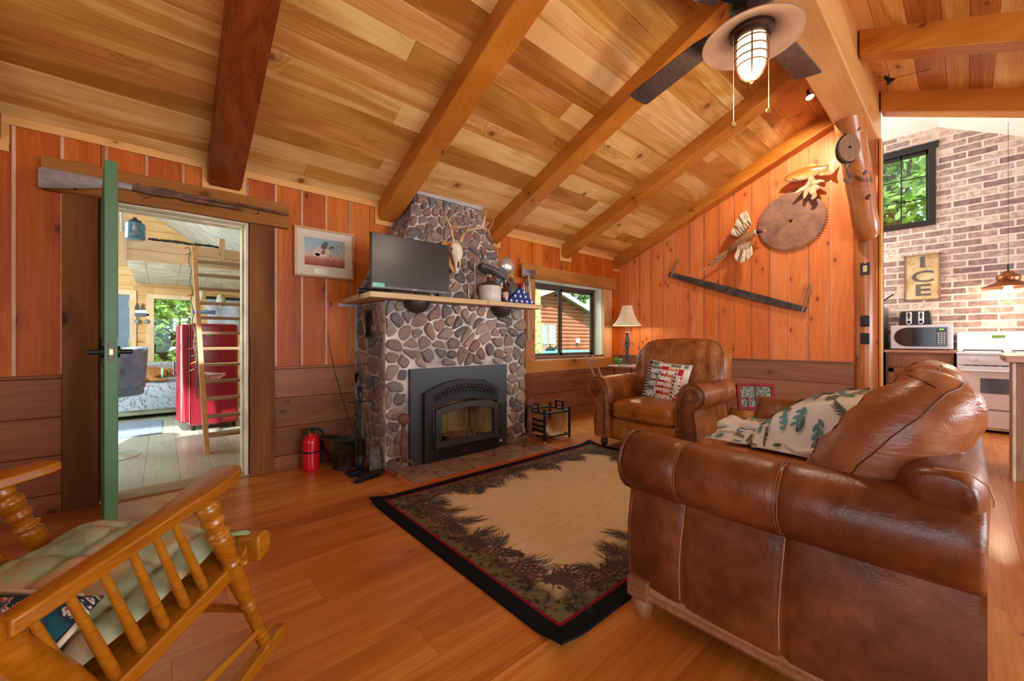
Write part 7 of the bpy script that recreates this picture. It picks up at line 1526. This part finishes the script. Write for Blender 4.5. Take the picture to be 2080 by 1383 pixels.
for x in (-.065, 0, .065): mb = MB(); h_ = .10 if x else .115; mb.prism([(x-.026, 0), (x-.012, .035), (x-.018, .035), (x-.007, .07), (x, h_), (x+.007, .07), (x+.018, .035), (x+.012, .035), (x+.026, 0)], -.008, .004, 'y'); mb.build('tree', GN, wd)
mb = MB(); mb.prism([(-.08, -.05), (.08, -.05), (.075, -.012), (.03, .002), (-.03, -.005), (-.075, -.01)], -.006, .004, 'y'); mb.build('snow_hill', WHITE, wd); mb = MB(); mb.box(-.085, .085, -.01, .006, -.10, -.052); mb.build('bar', plain('slate_bar', (84, 104, 118), .6), wd, bevel=.01)
for x in (-.055, .055): mb = MB(); mb.tube([(x, 0, -.10), (x, -.01, -.15)], .005, 6); mb.ell((x, -.012, -.18), .035, .02, .035, 14, 10); mb.build('hook_knob', plain('grey_knob', (120, 134, 130), .5, var=.3, vs=40), wd, smooth=80)
# red retro refrigerator
RD = plain('vintage_red_enamel', (140, 26, 42), .22, 0, .6, var=.10, vs=3)
rf2 = thing('vintage_refrigerator', 'vintage red refrigerator with stickers beyond the ladder', 'refrigerator', (.42, 6.25, 0))
mb = MB(); mb.box(.235, .70, 5.90, 6.55, .05, 1.25); mb.build('cabinet', RD, rf2, world=True, bevel=.035, seg=4, smooth=40)
mb = MB(); mb.loft([[(x, y, z) for x, y in ((.228, 5.91), (.17, 5.915), (.145, 5.95), (.125, 6.1), (.12, 6.25), (.125, 6.40), (.145, 6.50), (.17, 6.54), (.228, 6.545))] for z in (.10, .12, 1.20, 1.235)]); dd_ = mb.build('door', RD, rf2, world=True, bevel=.02, seg=3, smooth=50)
mb = MB(); mb.box(.229, .235, 5.905, 6.55, .08, 1.24); mb.build('door_gasket', plain('pink_seal', (196, 130, 140), .5), rf2, world=True)
mb = MB(); mb.tube([(.13, 6.0, .80), (.10, 6.0, .80), (.10, 6.0, .66), (.13, 6.0, .64)], .010, 8); sub(mb, 'handle', STEEL, dd_, rf2)
mb = MB()
for z in (.95, .975, 1.0): mb.tube([(.145, 5.93, z), (.118, 6.1, z), (.114, 6.25, z), (.118, 6.4, z)], .004, 5)
sub(mb, 'chrome_ribs', plain('red_ribs', (176, 70, 80), .2), dd_, rf2)
mb = MB()
for x in (.27, .66):
    for y in (5.95, 6.50): mb.at(T(x, y, 0)); mb.lathe([(.02, 0), (.02, .05)], 10)
mb.build('feet', BLK, rf2, world=True)
STK = plain('sticker_white', (226, 214, 206), .5); SRED = plain('sticker_red_ink', (156, 30, 44), .5)
mb = MB(); mb.prism([(.345, .60), (.35, .685), (.50, .66), (.57, .665), (.575, .63), (.52, .60), (.50, .575), (.40, .565), (.395, .60)], 5.8965, 5.899, 'y'); mb.build('beer_sticker', STK, rf2, world=True)
vs, fs_2 = text2d("Hamm's", .098, .003); mb = MB(); mb.add([(.455+vx*.74, 5.896, .632+vy*.8+vx*.06) for vx, vy, _ in vs], fs_2); mb.build('sticker_lettering', SRED, rf2, world=True)
vs, fs_2 = text2d("BEER", .042, .002); mb = MB(); mb.add([(.455+vx*1.1, 5.896, .583+vy) for vx, vy, _ in vs], fs_2); mb.build('sticker_lettering', SRED, rf2, world=True)
for nm, x0_, x1_, z0_, z1_, c_ in (('green_sticker', .375, .43, 1.10, 1.16, (130, 176, 120)), ('white_sticker', .27, .31, 1.10, 1.13, (220, 210, 206)), ('tan_sticker', .265, .31, 1.03, 1.06, (206, 186, 150)), ('skull_sticker', .275, .30, .93, 1.0, (206, 196, 190))):
    mb = MB(); mb.box(x0_, x1_, 5.8965, 5.899, z0_, z1_); mb.build(nm, plain(nm, c_, .5), rf2, world=True)
# daybed sofa with cover and dog
db = thing('daybed_sofa', 'low sofa with a pale branch-patterned quilt under the far window', 'sofa', (-.5, 7.75, 0))
t = NT('branch_quilt'); p = t.obj(); wv = t.n('TexWave', {'Vector': t.vm('ADD', p, t.vm('MULTIPLY', t.noise(p, 3, 4, .6, out=1), (.9, .9, .9))), 'Scale': 2.6, 'Distortion': 14.0, 'Detail': 3.0, 'Detail Scale': 2.2}).outputs['Color']
c = t.mix(t.n('MapRange', {0: wv, 1: .06, 2: .16, 3: 1.0, 4: 0.0}).outputs[0], (178, 188, 192), (84, 92, 98)); c = t.mix(t.math('MULTIPLY', t.noise(p, 2.5, 2), .5), c, (150, 170, 196)); t.set(c, .9, 0, .1)
mb = MB(); mb.box(-1.9, .45, 7.27, 8.25, .05, .20); mb.build('base', plain('pale_green_base', (186, 196, 176), .7), db, world=True, bevel=.03, smooth=50)
mb = MB(); mb.grid(lambda u, v: (-1.93+2.40*u, [8.24, 8.18, 8.12, 8.08, 7.9, 7.6, 7.3, 7.22, 7.21, 7.21][int(v*9)]+.02*hn(u*9, v*5), [.70, .735, .72, .50, .475, .47, .465, .43, .28, .13][int(v*9)]+.015*hn(u*12, v*4)), 40, 9); mb.build('quilt_cover', t.m, db, world=True, smooth=80, sub=1)
mb = MB(); mb.box(-1.9, .45, 8.10, 8.28, .20, .69); mb.box(-1.9, .45, 7.26, 8.1, .2, .44); mb.build('cushions', plain('sofa_grey', (150, 150, 146), .8), db, world=True, bevel=.04, smooth=50)
t = NT('golden_dog_fur'); p = t.obj(); t.set(t.ramp(t.noise(p, 22, 4, .6), [(.3, (130, 84, 44)), (.7, (184, 134, 84))]), .9, 0, .1)
dg = thing('sleeping_dog', 'tan short-haired dog asleep on the sofa wearing a pale green collar', 'dog', (-.1, 7.55, .48))
mb = MB()
for pts, rs in (([(-.44, .02, .085), (-.36, .02, .10), (-.24, 0, .11), (-.10, 0, .105), (.02, .0, .10), (.10, -.01, .10)], [.07, .10, .10, .105, .10, .07]), ([(.08, -.02, .11), (.16, -.03, .11), (.22, -.04, .095), (.265, -.05, .075)], [.065, .07, .05, .03]), ([(-.40, -.04, .10), (-.34, -.14, .08), (-.42, -.18, .045), (-.52, -.19, .03), (-.60, -.19, .028)], [.085, .06, .03, .024, .026]), ([(-.38, .02, .05), (-.48, -.08, .04), (-.60, -.10, .03), (-.66, -.10, .028)], [.06, .035, .024, .024]), ([(.04, -.05, .08), (-.02, -.14, .04), (.08, -.18, .028), (.16, -.18, .025)], [.06, .034, .024, .024]), ([(-.46, .03, .10), (-.56, .0, .05), (-.70, -.06, .03)], [.03, .018, .008])):
    Q = spine(pts, 4); mb.tube(Q, interp(rs, len(Q)), 12)
mb.build('body', t.m, dg, remesh=.014)
for s in (1, -1):
    mb = MB(); mb.tube([(.13, -.03+s*.05, .15), (.135, -.03+s*.085, .12), (.15, -.03+s*.095, .075)], [.018, .028, .010], 10, flat=.5); mb.build('ear', plain('dog_ear', (124, 76, 40), .9), dg, smooth=80)
    mb = MB(); mb.ell((.205, -.04+s*.032, .12), .006, .006, .005, 8, 6); mb.build('eye', BLK, dg)
mb = MB(); mb.ell((.29, -.055, .078), .012, .012, .010, 10, 8); mb.build('nose', BLK, dg)
mb = MB(); mb.tube([(.095+.0*cos(a), -.012+.075*cos(a), .10+.075*sin(a)) for a in [2*pi*i/24 for i in range(24)]], .010, 6, closed=True, flat=1.6); mb.build('collar', plain('mint_collar', (150, 210, 170), .6), dg, smooth=80)
# bar stools
for i, (x, y, a, lb) in enumerate(((-.36, 5.06, .35, 'blue-grey leather swivel stool showing past the green door edge'), (-.50, 4.36, .2, 'nearer swivel stool mostly hidden by the green door'))):
    s_ = thing('swivel_stool', lb, 'stool', (x, y, 0), a)
    mb = MB(); mb.lathe([(.205, 0), (.205, .006), (.19, .014), (.05, .03), (.025, .05)], 36); mb.build('disc_base', plain('chrome_pale', (206, 214, 206), .2, .6), s_, smooth=40)
    mb = MB(); mb.lathe([(.025, .03), (.025, .52), (.06, .56)], 20); mb.build('column', STEEL, s_, smooth=40)
    BLU = leather('blue_grey_leather', (84, 100, 124), (112, 132, 158), (140, 160, 184), .3, .3)
    cushion(s_, 'seat', BLU, (0, 0, .60), (.21, .21, .06), .5, .5, seam=False)
    mb = MB(); mb.grid(lambda u, v: ((.215+.02*v)*cos(R(-100+200*u)), (.215+.02*v)*sin(R(-100+200*u)), .62+(.37 if True else 0)*v*(1-.25*abs(2*u-1)**3)), 28, 10); mb.build('back_shell', BLU, s_, smooth=80, solid=.05)
mt2 = thing('blue_mat', 'blue grey woven mat on the floor in front of the far sofa', 'mat', (-.7, 6.5, 0)); mb = MB(); mb.box(-1.5, -.005, 5.98, 7.0, .001, .010); t = NT('blue_mat_weave'); p = t.obj(); t.set(t.ramp(t.voro(p, 40), [(.2, (96, 116, 140)), (.7, (128, 148, 168))]), .9); mb.build('woven_mat', t.m, mt2, world=True)
pp = thing('pale_banner', 'pale blue-grey banner hanging beyond the ladder above the red refrigerator', 'banner', (.72, 8.2, 1.6)); mb = MB(); mb.grid(lambda u, v: (.56+.46*u, 8.30-.015*sin(u*9), 1.22+.52*v), 12, 6); mb.build('cloth', plain('pale_blue_cloth', (176, 186, 200), .8, var=.08), pp, world=True, solid=.004, smooth=80); mb = MB(); mb.box(.54, 1.04, 8.28, 8.31, 1.74, 1.78); mb.build('rod', DKM, pp, world=True)
mo = thing('model_boat', 'small blue and grey model boat hanging beyond the ladder', 'ornament', (.47, 7.6, 1.50)); mb = MB(); mb.loft([[(x, y*k, z) for y, z in ((0, -.05), (.04, -.02), (.045, .01), (-.045, .01), (-.04, -.02))] for x, k in ((-.14, .1), (-.08, .8), (.02, 1), (.10, .8), (.14, .3))]); mb.build('hull', plain('boat_blue', (96, 124, 150), .5), mo); mb = MB(); mb.tube([(0, 0, .01), (.01, 0, .16)], .004, 6); mb.add([(.01, 0, .15), (.01, 0, .03), (.10, .01, .03), (.01, .004, .15), (.01, .004, .03), (.10, .014, .03)], [(0, 1, 2), (3, 5, 4), (0, 3, 4, 1), (1, 4, 5, 2), (2, 5, 3, 0)]); mb.build('sail', WHITE, mo); mb = MB(); mb.tube([(0, 0, .15), (0, 0, .415)], .0015, 4); mb.build('hanging_cord', DKM, mo)
for i, (x, z, lb) in enumerate(((.42, 1.74, 'white cloth lantern beyond the upper ladder treads, left one'), (.66, 1.66, 'grey cloth lantern beyond the upper ladder treads, right one'))):
    l_ = thing('cloth_lantern', lb, 'lantern', (x, 7.4, z), 0, 'cloth lanterns under the loft'); mb = MB(); mb.lathe([(.02, -.10), (.055, -.07), (.06, 0), (.045, .06), (.02, .09)], 12); mb.build('shade', plain('lantern_%d' % i, [(214, 204, 180), (176, 176, 160)][i], .8), l_, smooth=30); mb = MB(); mb.tube([(0, 0, .08), (0, 0, 1.924-z)], .0015, 4); mb.build('cord', DKM, l_)
# ================================================================== outdoors
GR = plain('lawn', (96, 120, 60), .9, 0, .1, var=.25, vs=2)
mb = MB(); mb.box(-12, 40, 8.6, 45, -.35, -.25); mb.box(8, 40, -12, 8.6, -.35, -.25); o = mb.build('ground_outside', GR); struct(o, 'lawn outside')
def leafmat(n_, a, b, c):
    t = NT(n_); r_ = t.isl(); col = t.ramp(r_, [(.1, a), (.5, b), (.9, c)]); t.set(col, .6, 0, .2)
    tl = t.n('BsdfTranslucent', {0: col}); ad = t.n('MixShader', {0: .45, 1: t.b.outputs[0], 2: tl.outputs[0]}); out = [x for x in t.t.nodes if x.type == 'OUTPUT_MATERIAL'][0]; t.t.links.new(ad.outputs[0], out.inputs[0]); return t.m
LM = leafmat('spring_leaves', (90, 130, 44), (150, 190, 80), (206, 226, 140)); LM2 = leafmat('deep_leaves', (40, 76, 28), (86, 128, 48), (140, 176, 84))
def tree(name, label, x, y, z, rx, ry, rz_, n, ls_, mat, seed, cat='tree', trunk=True, group=None):
    t = thing(name, label, cat, (x, y, -.25), 0, group); r = random.Random(seed); mb = MB(); cl = [(r.uniform(-.7, .7)*rx, r.uniform(-.7, .7)*ry, z+.25+r.uniform(-.8, .8)*rz_, r.uniform(.28, .5)) for _ in range(26)]
    vs = []; fs = []
    for i in range(n):
        c_ = cl[i % len(cl)]; d = Vector((r.gauss(0, 1), r.gauss(0, 1), r.gauss(0, 1))).normalized()*(r.random()**.4); p = Vector((c_[0]+d.x*c_[3]*rx, c_[1]+d.y*c_[3]*ry, c_[2]+d.z*c_[3]*rz_*.9))
        a = Vector((r.gauss(0, 1), r.gauss(0, 1), r.gauss(0, .6))).normalized()*ls_*r.uniform(.6, 1.2); b = a.cross(Vector((r.gauss(0, 1), r.gauss(0, 1), r.gauss(0, 1)))).normalized()*ls_*.45
        k = len(vs); vs += [tuple(p-a), tuple(p+b), tuple(p+a), tuple(p-b)]; fs.append((k, k+1, k+2, k+3))
    mb.add(vs, fs); mb.build('foliage', mat, t)
    if trunk:
        mb = MB(); mb.tube([(0, 0, 0), (.1, 0, z*.5), (0, .1, z+.2)], [.16, .12, .06], 10)
        for k in range(6): c_ = cl[k]; mb.tube([(0, 0, z*.55), (c_[0]*.5, c_[1]*.5, (z+c_[2])*.5), (c_[0], c_[1], c_[2])], [.05, .03, .012], 6)
        mb.build('trunk', plain('bark', (92, 78, 60), .9, bump=.5), t, smooth=60)
tree('leafy_tree', 'bright leafy tree filling the tall window of the next room', -.1, 11.0, 1.6, 2.2, 1.2, 2.2, 5200, .11, LM, 1)
tree('leafy_tree', 'green leafy tree seen through the high kitchen window', 11.0, .9, 4.4, 1.6, 2.4, 2.4, 5200, .12, LM, 2)
tree('leafy_tree', 'tall trees rising behind the outbuilding, left one', 13, 20, 4.0, 4.5, 2.5, 3.2, 3200, .24, LM2, 3)
tree('leafy_tree', 'tall trees rising behind the outbuilding, right one', 21, 20, 4.2, 4.5, 2.5, 3.4, 3200, .24, LM2, 4)
bt_ = thing('birch_trunk', 'pale yellow-green tree trunk just outside the slider window', 'tree', (6.95, 7.0, -.25)); mb = MB(); mb.tube([(0, 0, 0), (.03, 0, 1), (-.02, 0, 2.2), (.05, 0, 4.2)], [.15, .12, .11, .09], 14); mb.build('trunk', plain('lichen_bark', (168, 166, 110), .9, var=.25, vs=12, bump=.4), bt_, smooth=60)
ob = thing('log_outbuilding', 'log-sided outbuilding with grey gable roof outside the slider window', 'building', (11.8, 11.2, -.25))
LG = plain('red_brown_log_siding', (176, 104, 78), .6, 0, .3, var=.12, vs=1.5)
mb = MB(); AX, AZ, SLp = 11.55, 3.05, .33
z = -.25
while z < 3.0:
    zc = z+.08; hw = 3.6 if zc < AZ-3.6*SLp else max(0, (AZ-zc)/SLp)
    if hw > .1: mb.tube([(AX-hw, 11.05, zc), (AX+hw, 11.05, zc)], .085, 10)
    z += .155
mb.build('log_wall', LG, ob, world=True, smooth=60)
mb = MB(); mb.box(AX-3.6, AX+3.6, 11.1, 15, -.25, AZ-3.6*SLp); mb.prism([(AX-3.6, AZ-3.6*SLp), (AX+3.6, AZ-3.6*SLp), (AX, AZ)], 11.1, 15, 'y'); mb.build('walls', LG, ob, world=True)
mb = MB()
for s in (1, -1): mb.hexa([(AX, 10.6, AZ+.02), (AX+s*4.0, 10.6, AZ+.02-4.0*SLp), (AX+s*4.0, 15.2, AZ+.02-4.0*SLp), (AX, 15.2, AZ+.02), (AX, 10.6, AZ+.14), (AX+s*4.0, 10.6, AZ+.14-4.0*SLp), (AX+s*4.0, 15.2, AZ+.14-4.0*SLp), (AX, 15.2, AZ+.14)])
mb.build('roof', plain('grey_shingles', (120, 128, 132), .8, var=.15, vs=8), ob, world=True); mb = MB()
for s in (1, -1): mb.hexa([(AX, 10.56, AZ-.06), (AX+s*4.0, 10.56, AZ-.06-4.0*SLp), (AX+s*4.0, 10.6, AZ-.06-4.0*SLp), (AX, 10.6, AZ-.06), (AX, 10.56, AZ+.10), (AX+s*4.0, 10.56, AZ+.10-4.0*SLp), (AX+s*4.0, 10.6, AZ+.10-4.0*SLp), (AX, 10.6, AZ+.10)])
mb.build('fascia', plain('white_fascia', (214, 216, 214), .5), ob, world=True)
mb = MB(); mb.box(11.0, 11.95, 10.93, 10.98, -.2, 1.75); dr_ = mb.build('door', plain('tan_door', (176, 140, 110), .6), ob, world=True)
mb = MB()
for x in (11.08, 11.52): mb.box(x, x+.34, 10.915, 10.93, .9, 1.65)
sub(mb, 'panes', plain('door_panes', (170, 206, 206), .2), dr_, ob)
mb = MB(); mb.box(13.2, 13.35, 10.85, 10.97, .95, 1.15); mb.build('wall_light', WHITE, ob, world=True)
hb = thing('hot_tub', 'teal covered hot tub on the lawn outside the slider window', 'hot tub', (9.1, 8.9, -.25)); mb = MB(); mb.box(-1.15, 1.15, -.9, .9, 0, .82); mb.build('cabinet', plain('tub_cabinet', (110, 130, 130), .6), hb, bevel=.03); mb = MB(); mb.box(-1.2, 1.2, -.95, .95, .82, .98); mb.build('cover', plain('teal_cover', (96, 176, 176), .5), hb, bevel=.04)
mb = MB(); mb.tube([(-.25, -.4, 1.0), (-.1, -.42, 1.06), (.1, -.4, 1.03), (.25, -.38, 1.12)], [.05, .07, .05, .02], 8); mb.tube([(-.05, -.4, 1.05), (-.1, -.4, 1.2)], .02, 6); tag(mb.build('dark_branch', BLK), None, None); ob_ = bpy.data.objects['dark_branch']; ob_.location = (9.1, 8.9, -.25); ob_.parent = None; tag(ob_, 'dark gnarled branch lying on the teal hot tub cover', 'branch')
